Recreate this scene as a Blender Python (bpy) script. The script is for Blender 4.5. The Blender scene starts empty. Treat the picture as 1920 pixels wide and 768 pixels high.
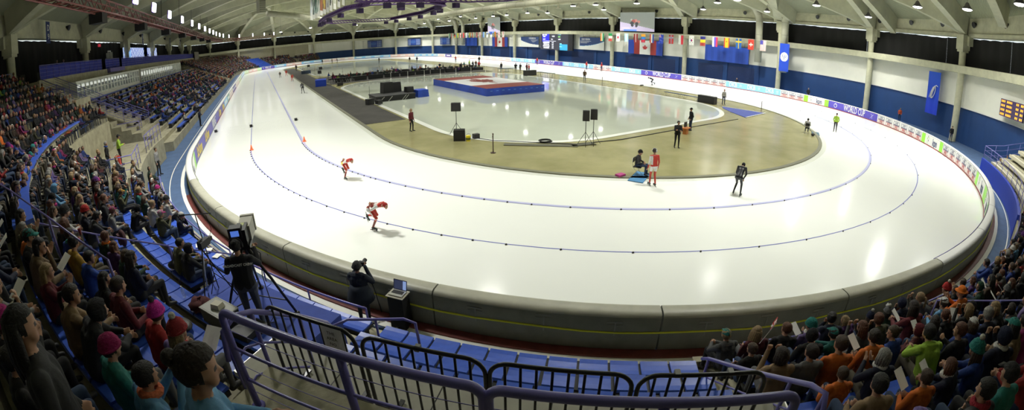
import bpy, bmesh, math, random
from math import sin, cos, pi, radians as rad, hypot, atan2, degrees
from mathutils import Vector, Matrix
import numpy as np
random.seed(7)
sc = bpy.context.scene
col = sc.collection
V = Vector
# ------------------------------------------------------------------ render look
sc.view_settings.view_transform = 'Standard'
sc.view_settings.look = 'None'
sc.view_settings.gamma = 1.0
sc.view_settings.use_curve_mapping = False
sc.view_settings.exposure = 0.22
try:
    cy = sc.cycles
    cy.use_denoising = True
    cy.max_bounces = 5; cy.diffuse_bounces = 3; cy.glossy_bounces = 3; cy.transmission_bounces = 3
    cy.transparent_max_bounces = 6
    cy.caustics_reflective = False; cy.caustics_refractive = False
    cy.sample_clamp_indirect = 6.0
    cy.use_light_tree = True
except Exception:
    pass
# ------------------------------------------------------------------ camera (fisheye lens)
CX, CY, CZ = -28.629, -30.722, 6.517
cam = bpy.data.cameras.new('camera'); co = bpy.data.objects.new('camera', cam); col.objects.link(co); sc.camera = co
cam.type = 'PANO'
cam.panorama_type = 'FISHEYE_LENS_POLYNOMIAL'
cam.sensor_width = 36; cam.sensor_height = 24; cam.sensor_fit = 'HORIZONTAL'
_s = 1920 / 36 / 1000
cam.fisheye_fov = pi
cam.fisheye_polynomial_k0 = 0
cam.fisheye_polynomial_k1 = -1.22651 * _s
cam.fisheye_polynomial_k2 = 0
cam.fisheye_polynomial_k3 = 0.0073035 * _s ** 3
cam.fisheye_polynomial_k4 = 0
cam.shift_y = -(384 - 299.2) / 768
cam.clip_start = 0.05; cam.clip_end = 600
_y, _p, _r = 0.576473, 0.281457, -0.003188
_f = V((sin(_y) * cos(_p), cos(_y) * cos(_p), -sin(_p))); _ri = V((cos(_y), -sin(_y), 0)); _up = _ri.cross(_f)
_rr = cos(_r) * _ri + sin(_r) * _up; _uu = -sin(_r) * _ri + cos(_r) * _up
_M = Matrix((_rr, _uu, -_f)).transposed().to_4x4(); _M.translation = V((CX, CY, CZ)); co.matrix_world = _M
# ------------------------------------------------------------------ materials
MATS = {}
def mat(name, c, rough=0.6, metal=0.0, var=0.0, scale=3.0, bump=0.0, bscale=20.0, emit=0.0, spec=0.5, coat=0.0, objcol=False, attr=None, alpha=1.0, var2=None):
    if name in MATS: return MATS[name]
    m = bpy.data.materials.new(name); m.use_nodes = True
    nt = m.node_tree; b = nt.nodes['Principled BSDF']; L = nt.links
    c = tuple(c) + ((1.0,) if len(c) == 3 else ())
    b.inputs['Base Color'].default_value = c
    b.inputs['Roughness'].default_value = rough
    b.inputs['Metallic'].default_value = metal
    b.inputs['Specular IOR Level'].default_value = spec
    if coat: b.inputs['Coat Weight'].default_value = coat
    src = None
    if objcol:
        oi = nt.nodes.new('ShaderNodeObjectInfo'); src = oi.outputs['Color']
    if attr:
        at = nt.nodes.new('ShaderNodeAttribute'); at.attribute_name = attr; src = at.outputs['Color']
    tc = None
    if var or bump or var2:
        tc = nt.nodes.new('ShaderNodeTexCoord')
    if var or var2:
        n = nt.nodes.new('ShaderNodeTexNoise'); n.inputs['Scale'].default_value = scale; n.inputs['Detail'].default_value = 5
        n.inputs['Roughness'].default_value = 0.6
        L.new(tc.outputs['Object'], n.inputs['Vector'])
        mx = nt.nodes.new('ShaderNodeMix'); mx.data_type = 'RGBA'
        if src: L.new(src, mx.inputs[6])
        else: mx.inputs[6].default_value = c
        if var2:
            mx.inputs[7].default_value = tuple(var2) + (1,)
        elif src:
            mm = nt.nodes.new('ShaderNodeMix'); mm.data_type = 'RGBA'; mm.blend_type = 'MULTIPLY'; mm.inputs[0].default_value = 1
            L.new(src, mm.inputs[6]); mm.inputs[7].default_value = (1 - var, 1 - var, 1 - var, 1); L.new(mm.outputs[2], mx.inputs[7])
        else:
            mx.inputs[7].default_value = tuple(x * (1 - var) for x in c[:3]) + (1,)
        r = nt.nodes.new('ShaderNodeValToRGB'); r.color_ramp.elements[0].position = .35; r.color_ramp.elements[1].position = .68
        L.new(n.outputs[0], r.inputs[0]); L.new(r.outputs[0], mx.inputs[0])
        src = mx.outputs[2]
    if src is not None: L.new(src, b.inputs['Base Color'])
    if bump:
        n2 = nt.nodes.new('ShaderNodeTexNoise'); n2.inputs['Scale'].default_value = bscale; n2.inputs['Detail'].default_value = 3
        L.new(tc.outputs['Object'], n2.inputs['Vector'])
        bp = nt.nodes.new('ShaderNodeBump'); bp.inputs['Strength'].default_value = bump; bp.inputs['Distance'].default_value = 0.02
        L.new(n2.outputs[0], bp.inputs['Height']); L.new(bp.outputs[0], b.inputs['Normal'])
    if emit:
        if src is not None: L.new(src, b.inputs['Emission Color'])
        else: b.inputs['Emission Color'].default_value = c
        b.inputs['Emission Strength'].default_value = emit
    MATS[name] = m
    return m
M_ice = mat('ice_track', (.90, .92, .875), .16, var=.03, scale=.15, spec=.35, bump=.02, bscale=1.5)
M_ice2 = mat('ice_rink', (.52, .56, .47), .06, var=.10, scale=.12, spec=.6)
M_iceb = mat('ice_rink_rim', (.85, .87, .80), .12, spec=.5)
M_conc = mat('concrete_infield', (.36, .335, .165), .22, var2=(.25, .235, .105), scale=.35, spec=.5, bump=.1, bscale=3)
M_concst = mat('concrete_stand', (.42, .39, .27), .75, var=.35, scale=2.0, bump=.25, bscale=25)
M_concw = mat('concrete_beam', (.56, .55, .39), .8, var=.22, scale=1.2, bump=.2, bscale=15)
M_concd = mat('concrete_roof_rib', (.58, .58, .42), .85, var=.18, scale=.6)
M_slab = mat('grey_deck', (.40, .39, .32), .7, var=.15, scale=6)
M_deck = mat('roof_deck', (.40, .42, .29), .75, var=.12, scale=.4)
M_track = mat('blue_track_rubber', (.075, .135, .27), .8, var=.25, scale=1.3, bump=.4, bscale=120)
M_line = mat('white_line', (.8, .8, .74), .6)
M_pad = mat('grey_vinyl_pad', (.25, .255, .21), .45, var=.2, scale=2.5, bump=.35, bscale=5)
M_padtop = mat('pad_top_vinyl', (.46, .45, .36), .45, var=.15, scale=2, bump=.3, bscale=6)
M_redk = mat('red_kickboard', (.17, .035, .03), .6, var=.3, scale=5)
M_rope = mat('yellow_cord', (.85, .85, .06), .5)
M_bluel = mat('lane_paint_blue', (.16, .17, .50), .3)
M_bluel2 = mat('lane_paint_pale', (.50, .51, .74), .3)
M_black = mat('black_plastic', (.012, .012, .013), .5)
M_blackm = mat('black_paint', (.01, .01, .011), .3, spec=.6)
M_orange = mat('orange_plastic', (.9, .2, .08), .5)
M_wallw = mat('wall_white', (.88, .87, .76), .8, var=.05, scale=.6)
M_wallbe = mat('wall_beige', (.45, .42, .30), .8, var=.1, scale=.6)
M_wallb = mat('wall_blue', (.012, .055, .19), .6, var=.12, scale=.7)
M_doorb = mat('door_blue', (.018, .040, .13), .5, var=.1, scale=2)
M_curt = mat('black_curtain', (.010, .010, .010), .95, bump=.5, bscale=2)
M_purple = mat('purple_rail_paint', (.165, .15, .46), .30, spec=.6, bump=.05, bscale=60)
M_purpled = mat('purple_truss', (.075, .02, .16), .5)
M_seat = mat('blue_seat_plastic', (.05, .125, .62), .35, var=.15, scale=8, bump=.1, bscale=9)
M_seatd = mat('blue_seat_edge', (.012, .03, .16), .5)
M_plat = mat('blue_platform_carpet', (.05, .09, .42), .8, var=.15, scale=4, bump=.3, bscale=90)
M_fascia = mat('blue_fascia', (.015, .05, .50), .5)
M_carpet = mat('dark_carpet', (.055, .052, .045), .95, var=.35, scale=.5, bump=.4, bscale=60)
M_matb = mat('blue_mat', (.03, .05, .24), .8)
M_alu = mat('aluminium', (.6, .6, .56), .35, metal=.8)
M_truss = mat('truss_maroon', (.20, .055, .05), .45, metal=.4)
M_duct = mat('duct_cream', (.50, .49, .37), .5, var=.08, scale=1)
M_lampw = mat('lamp_tube', (1, .97, 1), .3, emit=14)
M_lamph = mat('lamp_housing_violet', (.10, .03, .45), .4)
M_lampr = mat('lamp_face', (1, 1, .97), .3, emit=12)
M_winglow = mat('daylight_slit', (.85, .95, 1), .3, emit=.9)
M_cloth = mat('flag_cloth', (1, 1, 1), .8, attr='paint')
M_print = mat('printed_panel', (1, 1, 1), .45, attr='paint')
M_screen = mat('screen_lit', (1, 1, 1), .4, attr='paint', emit=.55)
M_white = mat('white_paint', (.80, .80, .76), .5)
M_paper = mat('paper_white', (.85, .84, .8), .7)
M_skin = mat('skin', (.50, .28, .18), .55, objcol=False, var=.08, scale=8)
M_jacket = mat('jacket_fabric', (1, 1, 1), .8, objcol=True, var=.35, scale=5, bump=.5, bscale=14)
M_hair = mat('hair', (1, 1, 1), .6, objcol=True, var=.4, scale=30, bump=.6, bscale=60)
M_knit = mat('knit', (1, 1, 1), .95, objcol=True, var=.25, scale=40, bump=.8, bscale=45)
M_shoe = mat('shoe', (.03, .028, .026), .6)
M_eye = mat('eye_dark', (.03, .02, .015), .3)
M_lip = mat('lip', (.42, .16, .13), .5)
M_crowd = mat('crowd_clothes', (1, 1, 1), .85, attr='paint')
M_glass = None
def trouser():
    m = bpy.data.materials.new('trouser_fabric'); m.use_nodes = True; nt = m.node_tree; b = nt.nodes['Principled BSDF']
    oi = nt.nodes.new('ShaderNodeObjectInfo'); r = nt.nodes.new('ShaderNodeValToRGB'); r.color_ramp.interpolation = 'CONSTANT'
    cs = [(0, (.012, .012, .014)), (.3, (.02, .035, .08)), (.55, (.035, .06, .12)), (.72, (.03, .03, .032)), (.86, (.10, .085, .06)), (.94, (.13, .13, .13))]
    e = r.color_ramp.elements
    while len(e) < len(cs): e.new(.5)
    for i, (p, c) in enumerate(cs): e[i].position = p; e[i].color = c + (1,)
    nt.links.new(oi.outputs['Random'], r.inputs[0]); nt.links.new(r.outputs[0], b.inputs['Base Color']); b.inputs['Roughness'].default_value = .85
    return m
M_trou = trouser()
def glassm():
    m = bpy.data.materials.new('booth_glass'); m.use_nodes = True; nt = m.node_tree; b = nt.nodes['Principled BSDF']
    b.inputs['Base Color'].default_value = (.8, .9, .88, 1); b.inputs['Roughness'].default_value = .03; b.inputs['Alpha'].default_value = .22
    return m
M_glass = glassm()
def cm(c, rough=.5, **k):
    return mat('paint_%d_%d_%d' % tuple(int(x * 255) for x in c[:3]), c, rough, **k)
# corrugation for the roof deck
def corr(m, scale=2.2):
    nt = m.node_tree; b = nt.nodes['Principled BSDF']
    tc = nt.nodes.new('ShaderNodeTexCoord'); w = nt.nodes.new('ShaderNodeTexWave'); w.bands_direction = 'Y'; w.inputs['Scale'].default_value = scale
    bp = nt.nodes.new('ShaderNodeBump'); bp.inputs['Strength'].default_value = .7; bp.inputs['Distance'].default_value = .08
    nt.links.new(tc.outputs['Object'], w.inputs['Vector']); nt.links.new(w.outputs[1], bp.inputs['Height']); nt.links.new(bp.outputs[0], b.inputs['Normal'])
corr(M_deck)
# ------------------------------------------------------------------ mesh builder
class MB:
    def __init__(s): s.v = []; s.f = []; s.m = []; s.c = []
    def add(s, vs, fs, m=0):
        o = len(s.v); s.v += [tuple(p) for p in vs]
        for f in fs: s.f.append(tuple(i + o for i in f)); s.m.append(m)
    def box(s, c, d, rz=0, m=0, M=None, taper=1.0):
        hx, hy, hz = d[0] / 2, d[1] / 2, d[2] / 2; ca, sa = cos(rz), sin(rz); vs = []
        for z in (-hz, hz):
            t = 1 if z < 0 else taper
            for x, y in ((-hx, -hy), (hx, -hy), (hx, hy), (-hx, hy)):
                x *= t; y *= t
                vs.append((c[0] + x * ca - y * sa, c[1] + x * sa + y * ca, c[2] + z))
        if M is not None: vs = [M @ V(p) for p in vs]
        s.add(vs, [(3, 2, 1, 0), (4, 5, 6, 7), (0, 1, 5, 4), (1, 2, 6, 5), (2, 3, 7, 6), (3, 0, 4, 7)], m); return s
    def beam(s, a, b, w, h, m=0, up=V((0, 0, 1)), w2=None):
        a = V(a); b = V(b); d = (b - a).normalized(); sd = d.cross(up).normalized(); u = sd.cross(d)
        w2 = w if w2 is None else w2; vs = []
        for p in (a, b):
            for x, y in ((-w / 2, 0), (w / 2, 0), (w2 / 2, h), (-w2 / 2, h)): vs.append(p + sd * x + u * y)
        s.add(vs, [(0, 1, 2, 3), (7, 6, 5, 4), (0, 4, 5, 1), (1, 5, 6, 2), (2, 6, 7, 3), (3, 7, 4, 0)], m); return s
    def tube(s, pts, r, seg=8, m=0, closed=False, cap=True):
        P = [V(p) for p in pts]; n = len(P); rs = r if isinstance(r, (list, tuple)) else [r] * n
        prev = None; rings = []
        for i in range(n):
            if closed: t = (P[(i + 1) % n] - P[i - 1]).normalized()
            else: t = ((P[min(i + 1, n - 1)] - P[max(i - 1, 0)])).normalized()
            if prev is None:
                a = V((0, 0, 1)) if abs(t.z) < .9 else V((1, 0, 0)); nx = t.cross(a).normalized()
            else:
                nx = (prev - t * prev.dot(t)); nx = nx.normalized() if nx.length > 1e-6 else t.orthogonal().normalized()
            prev = nx; ny = t.cross(nx)
            rings.append([P[i] + (nx * cos(2 * pi * k / seg) + ny * sin(2 * pi * k / seg)) * rs[i] for k in range(seg)])
        vs = [p for r_ in rings for p in r_]; fs = []
        rg = n if closed else n - 1
        for i in range(rg):
            j = (i + 1) % n
            for k in range(seg):
                k2 = (k + 1) % seg; fs.append((i * seg + k, i * seg + k2, j * seg + k2, j * seg + k))
        if cap and not closed:
            fs.append(tuple(reversed(range(seg)))); fs.append(tuple((n - 1) * seg + k for k in range(seg)))
        s.add(vs, fs, m); return s
    def lathe(s, prof, c=(0, 0, 0), seg=16, m=0, M=None):
        vs = []; fs = []
        for r, z in prof:
            for k in range(seg): vs.append(V((c[0] + r * cos(2 * pi * k / seg), c[1] + r * sin(2 * pi * k / seg), c[2] + z)))
        for i in range(len(prof) - 1):
            for k in range(seg):
                k2 = (k + 1) % seg; fs.append((i * seg + k, i * seg + k2, (i + 1) * seg + k2, (i + 1) * seg + k))
        fs.append(tuple(reversed(range(seg)))); fs.append(tuple((len(prof) - 1) * seg + k for k in range(seg)))
        if M is not None: vs = [M @ p for p in vs]
        s.add(vs, fs, m); return s
    def sph(s, c, r, seg=12, rg=8, m=0, sc_=(1, 1, 1)):
        prof = [(max(r * sin(pi * i / rg), .0005), -r * cos(pi * i / rg)) for i in range(rg + 1)]
        o = len(s.v); s.lathe(prof, (0, 0, 0), seg, m)
        for i in range(o, len(s.v)):
            p = s.v[i]; s.v[i] = (p[0] * sc_[0] + c[0], p[1] * sc_[1] + c[1], p[2] * sc_[2] + c[2])
        return s
    def prism(s, poly, z0, z1, m=0):
        n = len(poly); vs = [(x, y, z0) for x, y in poly] + [(x, y, z1) for x, y in poly]
        s.add(vs, [tuple(reversed(range(n))), tuple(range(n, 2 * n))] + [(i, (i + 1) % n, n + (i + 1) % n, n + i) for i in range(n)], m); return s
    def strip(s, A, B, m=0, flip=False):
        n = len(A); vs = list(A) + list(B)
        fs = [(i, i + 1, n + i + 1, n + i) for i in range(n - 1)]
        if flip: fs = [tuple(reversed(f)) for f in fs]
        s.add(vs, fs, m); return s
    def sweep(s, path, prof, m=0, ms=None, closed=False):
        """path: list of ((x,y), (nx,ny)); prof: closed list of (offset, z)"""
        n = len(path); k = len(prof); vs = []
        for (x, y), (nx, ny) in path:
            for o_, z in prof: vs.append((x + nx * o_, y + ny * o_, z))
        rg = n if closed else n - 1
        for i in range(rg):
            j = (i + 1) % n
            for q in range(k):
                q2 = (q + 1) % k
                s_f = (i * k + q, i * k + q2, j * k + q2, j * k + q)
                if i == 0 and q == 0: base = len(s.v)
                s.f.append(tuple(base + t for t in s_f)); s.m.append(ms[q] if ms else m)
        s.v += vs
        if not closed:
            s.f.append(tuple(base + q for q in reversed(range(k)))); s.m.append(m)
            s.f.append(tuple(base + (n - 1) * k + q for q in range(k))); s.m.append(m)
        return s
    def build(s, name, mats, parent=None, smooth=False, colors=None, recalc=True):
        me = bpy.data.meshes.new(name); me.from_pydata([tuple(p) for p in s.v], [], s.f)
        if not isinstance(mats, (list, tuple)): mats = [mats]
        for m in mats: me.materials.append(m)
        me.polygons.foreach_set('material_index', s.m)
        if recalc:
            bm = bmesh.new(); bm.from_mesh(me); bmesh.ops.recalc_face_normals(bm, faces=bm.faces); bm.to_mesh(me); bm.free()
        if smooth:
            me.polygons.foreach_set('use_smooth', [True] * len(me.polygons))
            if smooth != 'all':
                try: me.set_sharp_from_angle(angle=rad(40))
                except Exception: pass
        o = bpy.data.objects.new(name, me); col.objects.link(o)
        if parent is not None: o.parent = parent
        return o
def tag(o, label=None, cat=None, group=None, kind=None):
    if label: o['label'] = label
    if cat: o['category'] = cat
    if group: o['group'] = group
    if kind: o['kind'] = kind
    return o
def empty(name, loc=(0, 0, 0), rz=0, label=None, cat=None, group=None):
    o = bpy.data.objects.new(name, None); col.objects.link(o); o.location = loc; o.rotation_euler = (0, 0, rz); o.empty_display_size = .2
    return tag(o, label, cat, group)
def struct(name, mb, m, **k):
    o = mb.build(name, m, **k); o['kind'] = 'structure'; return o
KIDS = {}
def kids(o): return [c for c in list(bpy.data.objects) if c.parent == o]
def dup(root, loc=None, rz=None, label=None, group=None, ch=None):
    r = root.copy(); col.objects.link(r)
    if loc is not None: r.location = loc
    if rz is not None: r.rotation_euler = (0, 0, rz)
    if label: r['label'] = label
    if group: r['group'] = group
    for c, gs in ch or []:
        d = c.copy(); col.objects.link(d); d.parent = r
        for g in gs:
            e = g.copy(); col.objects.link(e); e.parent = d
    return r
def tree(root): return [(c, [g for g in kids(c)]) for c in kids(root)]
def cloth(name, w, h, fn, nx=24, ny=16, wave=.0, m=None, parent=None, thick=.004, wf=2.0):
    """panel in local XZ plane: x from -w/2..w/2, z from 0 (bottom) to h; front faces -Y; fn(u,v)->rgb, v=1 top"""
    vs = []; fs = []; cs = []
    for side in (0, 1):
        for j in range(ny + 1):
            for i in range(nx + 1):
                u = i / nx; v = j / ny
                y = wave * sin(u * wf * 2 * pi + v * 1.3) * (1.1 - v) + (thick if side else 0)
                vs.append(((u - .5) * w, y, v * h))
    N_ = (nx + 1) * (ny + 1)
    for side in (0, 1):
        for j in range(ny):
            for i in range(nx):
                a = side * N_ + j * (nx + 1) + i; q = (a, a + 1, a + nx + 2, a + nx + 1)
                fs.append(q if side == 0 else tuple(reversed(q))); cs.append(fn((i + .5) / nx, (j + .5) / ny))
    def edge(lst):
        for a, b in zip(lst[:-1], lst[1:]): fs.append((a, a + N_, b + N_, b)); cs.append(cs[0])
    edge([i for i in range(nx + 1)]); edge([ny * (nx + 1) + i for i in range(nx, -1, -1)])
    edge([j * (nx + 1) for j in range(ny, -1, -1)]); edge([j * (nx + 1) + nx for j in range(ny + 1)])
    me = bpy.data.meshes.new(name); me.from_pydata(vs, [], fs); me.materials.append(m or M_cloth)
    ca = me.color_attributes.new('paint', 'FLOAT_COLOR', 'CORNER'); d = []
    for f, c in zip(fs, cs): d += [c[0], c[1], c[2], 1.0] * len(f)
    ca.data.foreach_set('color', d)
    o = bpy.data.objects.new(name, me); col.objects.link(o)
    if parent is not None: o.parent = parent
    return o
TXT = {}
def text(s, size, m, loc, rot, parent=None, name='lettering', ex=.002, align='CENTER', sx=1.0, bold=0.0, shear=0.0):
    cu = bpy.data.curves.new(name, 'FONT'); cu.body = s; cu.size = size; cu.extrude = ex; cu.align_x = align; cu.align_y = 'CENTER'
    cu.resolution_u = 2; cu.offset = bold; cu.shear = shear
    key = (s, round(size, 3), m.name, align, bold, shear)
    if key not in TXT:
        t_ = bpy.data.objects.new('t', cu); col.objects.link(t_); cu.materials.append(m)
        me = bpy.data.meshes.new_from_object(t_.evaluated_get(bpy.context.evaluated_depsgraph_get())); me.name = name
        if not me.materials: me.materials.append(m)
        TXT[key] = me; bpy.data.objects.remove(t_)
    bpy.data.curves.remove(cu)
    o = bpy.data.objects.new(name, TXT[key]); col.objects.link(o)
    o.location = loc; o.rotation_euler = rot; o.scale = (sx, 1, 1)
    if parent is not None: o.parent = parent
    return o
# ------------------------------------------------------------------ plan geometry
BX, BY, RB, LS = .63, -.24, 34.2, 110.24
AN = pi * RB
UT = 2 * AN + 2 * LS
def Np(a, r, z=None):
    a = rad(a); p = (BX + r * cos(a), BY + r * sin(a))
    return p if z is None else (p[0], p[1], z)
def U(u, r=RB):
    """ring position: u=0 where the left straight meets the near bend, counter-clockwise; -> (xy), outward normal"""
    u = u % UT
    if u < AN:
        a = pi + u / RB; return (BX + r * cos(a), BY + r * sin(a)), (cos(a), sin(a))
    u -= AN
    if u < LS: return (BX + r, BY + u), (1, 0)
    u -= LS
    if u < AN:
        a = u / RB; return (BX + r * cos(a), BY + LS + r * sin(a)), (cos(a), sin(a))
    u -= AN
    return (BX - r, BY + LS - u), (-1, 0)
def upath(u0, u1, r=RB, step=1.0):
    n = max(1, int(abs(u1 - u0) / step)); return [U(u0 + (u1 - u0) * i / n, r) for i in range(n + 1)]
def stadium(r, x0=0, y0=0, L=110, n=48):
    pts = [(x0 + r * cos(pi + pi * i / n), y0 + r * sin(pi + pi * i / n)) for i in range(n + 1)]
    pts += [(x0 + r * cos(pi * i / n), L + r * sin(pi * i / n)) for i in range(n + 1)]
    return pts
def ringmesh(mb, outer, inner, z, m=0):
    n = len(outer); o = len(mb.v)
    mb.v += [(x, y, z) for x, y in outer] + [(x, y, z) for x, y in inner]
    for i in range(n):
        j = (i + 1) % n; mb.f.append((o + i, o + j, o + n + j, o + n + i)); mb.m.append(m)
# ================================================================== SETTING
# ---- floors
mb = MB(); ringmesh(mb, stadium(34.25, .63, -.24, 110), stadium(20.33, -.56, -1.92, 110), 0.0); struct('floor_ice_track', mb, M_ice)
mb = MB(); pts = stadium(20.36, -.56, -1.92, 110); mb.v += [(x, y, .012) for x, y in pts]; mb.f.append(tuple(range(len(pts)))); mb.m.append(0); struct('floor_concrete_infield', mb, M_conc)
mb = MB(); mb.box((-4, 45, -.06), (140, 240, .1)); struct('floor_running_track', mb, M_track)
# concrete kerb at the inner edge of the warm-up lane
mb = MB(); p = [((x, y), (0, 0)) for x, y in pts]
n_ = len(pts); path = []
for i in range(n_):
    a = V(pts[i - 1]); b = V(pts[(i + 1) % n_]); t = (b - a).normalized(); path.append((pts[i], (t.y, -t.x)))
mb.sweep(path, [(-.02, 0), (-.02, .05), (-.3, .05), (-.3, 0)], closed=True); struct('trim_1', mb, cm((.16, .16, .11), .6))
mb = MB(); mb.sweep(path, [(.02, .0), (.02, .006), (.35, .006), (.35, .0)], closed=True); struct('trim_2', mb, cm((.70, .72, .64), .25))
def rrect(x0, x1, y0, y1, r, n=12):
    P = []
    for cx, cy_, a0 in ((x1 - r, y1 - r, 0), (x0 + r, y1 - r, 90), (x0 + r, y0 + r, 180), (x1 - r, y0 + r, 270)):
        for i in range(n + 1):
            a = rad(a0 + 90 * i / n); P.append((cx + r * cos(a), cy_ + r * sin(a)))
    return P
for nm, q in (('near', (-16.9, 13.7, -11.0, 40.5)), ('far', (-16.5, 13.7, 60, 119))):
    o_ = rrect(*q, 8.5); i_ = rrect(q[0] + .5, q[1] - .5, q[2] + .5, q[3] - .5, 8)
    mb = MB(); ringmesh(mb, o_, i_, .030); struct('trim_rink_' + nm, mb, M_iceb)
    mb = MB(); mb.v += [(x, y, .026) for x, y in i_]; mb.f.append(tuple(range(len(i_)))); mb.m.append(0); struct('floor_rink_' + nm, mb, M_ice2)
# painted lane lines
def linering(name, r, x0, y0, w, m, z=.004):
    mb = MB(); ringmesh(mb, stadium(r + w / 2, x0, y0, n=80), stadium(r - w / 2, x0, y0, n=80), z); return struct(name, mb, m)
linering('trim_lane_line_inner', 26.0, 0, 0, .16, M_bluel2)
linering('trim_lane_line_inner_edge', 26.1, 0, 0, .035, M_bluel, .006)
linering('trim_lane_line_outer', 30.0, .2, .3, .055, M_bluel)
# distance lines across the outer lane
mb = MB()
for k in range(6): mb.box((-28, 6.8 + k * .9, .004), (11.6, .02, .002))
struct('trim_crossing_lines', mb, cm((.72, .73, .68), .4))
# running-track line paint
mb = MB()
for r, w in ((35.8, .06), (35.02, .22)):
    ringmesh(mb, [U(UT * i / 300, r + w / 2)[0] for i in range(300)], [U(UT * i / 300, r - w / 2)[0] for i in range(300)], .004 if r > 35.5 else .008)
struct('trim_track_line', mb, M_line)
mb = MB(); mb.sweep([((x, y), n) for (x, y), n in upath(8, 62, step=1)], [(.46, -.02), (.46, .05), (.72, .05), (.72, -.02)]); struct('trim_kickboard', mb, M_redk)
# carpets (dark walkway between straight and rinks, and across between the rinks)
mb = MB(); mb.box((-19.0, 58, .022), (3.75, 110, .02)); mb.box((-1.6, 50.2, .022), (30.6, 18.6, .02)); mb.box((-1.6, 46, .03), (0.1, 0.1, .01)); struct('floor_carpet_walkway', mb, M_carpet)
# ---- building outline
def outline(R=42.0):
    P = [(R * cos(rad(a)), R * sin(rad(a))) for a in range(-76, 0, 4)]
    P += [(R, y) for y in range(0, 111, 5)]
    P += [(R * cos(rad(a)), 110 + R * sin(rad(a))) for a in range(4, 125, 4)]
    nR = len(P)
    P += [(-36, 139.5), (-46, 131), (-50.8, 119)] + [(-52, y) for y in range(106, -26, -6)]
    P += [(-50, -42), (-36, -58), (-8, -62), (6, -55), (9.6, -47)]
    out = []
    n = len(P)
    for i in range(n):
        a = V(P[i - 1]); b = V(P[(i + 1) % n]); t = (b - a).normalized(); out.append((P[i], (t.y, -t.x)))
    return out, nR
OUT, NR = outline()
OUTC = OUT + [OUT[0]]
def iof(f):  # indices
    return f
M_bl = [M_wallb, M_wallw]
mb = MB(); mb.sweep(OUT[:NR - 4], [(1.0, -.1), (1.0, 3.8), (1.35, 3.8), (1.35, -.1)]); struct('wall_right_lower', mb, M_wallb)
mb = MB(); mb.sweep(OUT[:NR - 6], [(.9, 3.78), (.9, 8.0), (1.3, 8.0), (1.3, 3.78)]); struct('wall_right_upper', mb, M_wallw)
mb = MB(); mb.sweep(OUT[NR - 7:NR + 5], [(.86, 3.0), (.86, 8.0), (1.3, 8.0), (1.3, 3.0)]); struct('wall_far_end', mb, M_wallbe)
mb = MB(); mb.sweep(OUT[NR - 1:] + [OUT[0]], [(1.2, -.1), (1.2, 8.2), (1.6, 8.2), (1.6, -.1)]); struct('wall_left', mb, cm((.05, .05, .045), .9))
mb = MB(); mb.sweep(OUT[:NR + 4], [(-.58, 7.38), (-.68, 8.15), (-.5, 8.2), (1.3, 8.2), (1.3, 7.38)]); struct('trim_ledge_beam', mb, M_concw)
mb = MB(); mb.sweep(OUT[:NR - 4], [(.82, 3.74), (.82, 3.86), (1.1, 3.86), (1.1, 3.74)]); struct('trim_wall_band', mb, M_white)
# perimeter ring beam and daylight slit above the curtains
mb = MB(); mb.sweep(OUT, [(.55, 11.35), (.5, 13.6), (1.4, 13.6), (1.4, 11.35)], closed=True)
mb.sweep(OUT, [(.35, 11.35), (.35, 11.75), (.6, 11.75), (.6, 11.35)], closed=True)
struct('trim_ring_beam', mb, M_concw)
mb = MB(); mb.sweep(OUT, [(1.36, 8.1), (1.36, 11.5), (1.4, 11.5), (1.4, 8.1)], closed=True); struct('window_1', mb, M_winglow)
# ---- columns
CR = [(R_ := 42) and (27.2, -32.0), (37.7, -18.5), (41.6, -2.2)] + [(42, 17.7 + 19.55 * k) for k in range(6)] + [(37.9, 127.9), (27.3, 141.8), (11.4, 150.2), (-5.2, 151.4), (-21.7, 145.9)]
CL = [(-36, 139.0), (-46, 130.5), (-51.5, 118)] + [(-52, 7.2 + 19.7 * k) for k in range(6)]
random.seed(3)
def outn(x, y):
    b = min(OUT, key=lambda q: hypot(q[0][0] - x, q[0][1] - y)); return V((b[1][0], b[1][1], 0)), atan2(b[1][1], b[1][0])
colm = []
for i, (x, y) in enumerate(CR + CL):
    nv, an = outn(x, y); x += nv.x * .05; y += nv.y * .05
    mb = MB()
    mb.lathe([(.44, 0), (.44, 10.0)], (0, 0, 0), 20)
    mb.box((0, 0, 10.7), (1.2, 1.25, 1.6), taper=1.0); mb.box((.45, 0, 10.9), (.7, 1.9, 1.0)); mb.box((0, 0, 9.8), (1.0, 1.05, .3))
    o = mb.build('column', M_concw, smooth=True); o.location = (x, y, 0); o.rotation_euler = (0, 0, an); o['kind'] = 'structure'
# ---- roof
def zb(x, y):
    d = max(0, y - 103) if y > 103 else max(0, 2 - y)
    d = d / (47 if y > 50 else 47)
    rho = ((x + 5) / 47) ** 2 + d * d
    return 11.45 + 8.9 * (1 - min(rho, 1.12))
def inside(x, y, mgn=.2):
    if y > 108: return hypot(x if x > -10 else x * .92, y - 110) < 42.6 - mgn and x > -52
    if y < 0 and x > -5: return hypot(x, y) < 42.6 - mgn
    return -52.3 < x < 42.4 - mgn and y > -60
mb = MB(); nx, ny = 40, 84; idx = {}
X0, X1, Y0, Y1 = -53.5, 43.5, -60, 153.5
for j in range(ny + 1):
    for i in range(nx + 1):
        x = X0 + (X1 - X0) * i / nx; y = Y0 + (Y1 - Y0) * j / ny
        z = zb(x, y) + 2.0; idx[i, j] = len(mb.v); mb.v.append((x, y, max(z, 12.6)))
for j in range(ny):
    for i in range(nx):
        mb.f.append((idx[i, j], idx[i, j + 1], idx[i + 1, j + 1], idx[i + 1, j])); mb.m.append(0)
ceiling = struct('ceiling', mb, M_deck, recalc=False, smooth='all')
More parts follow.
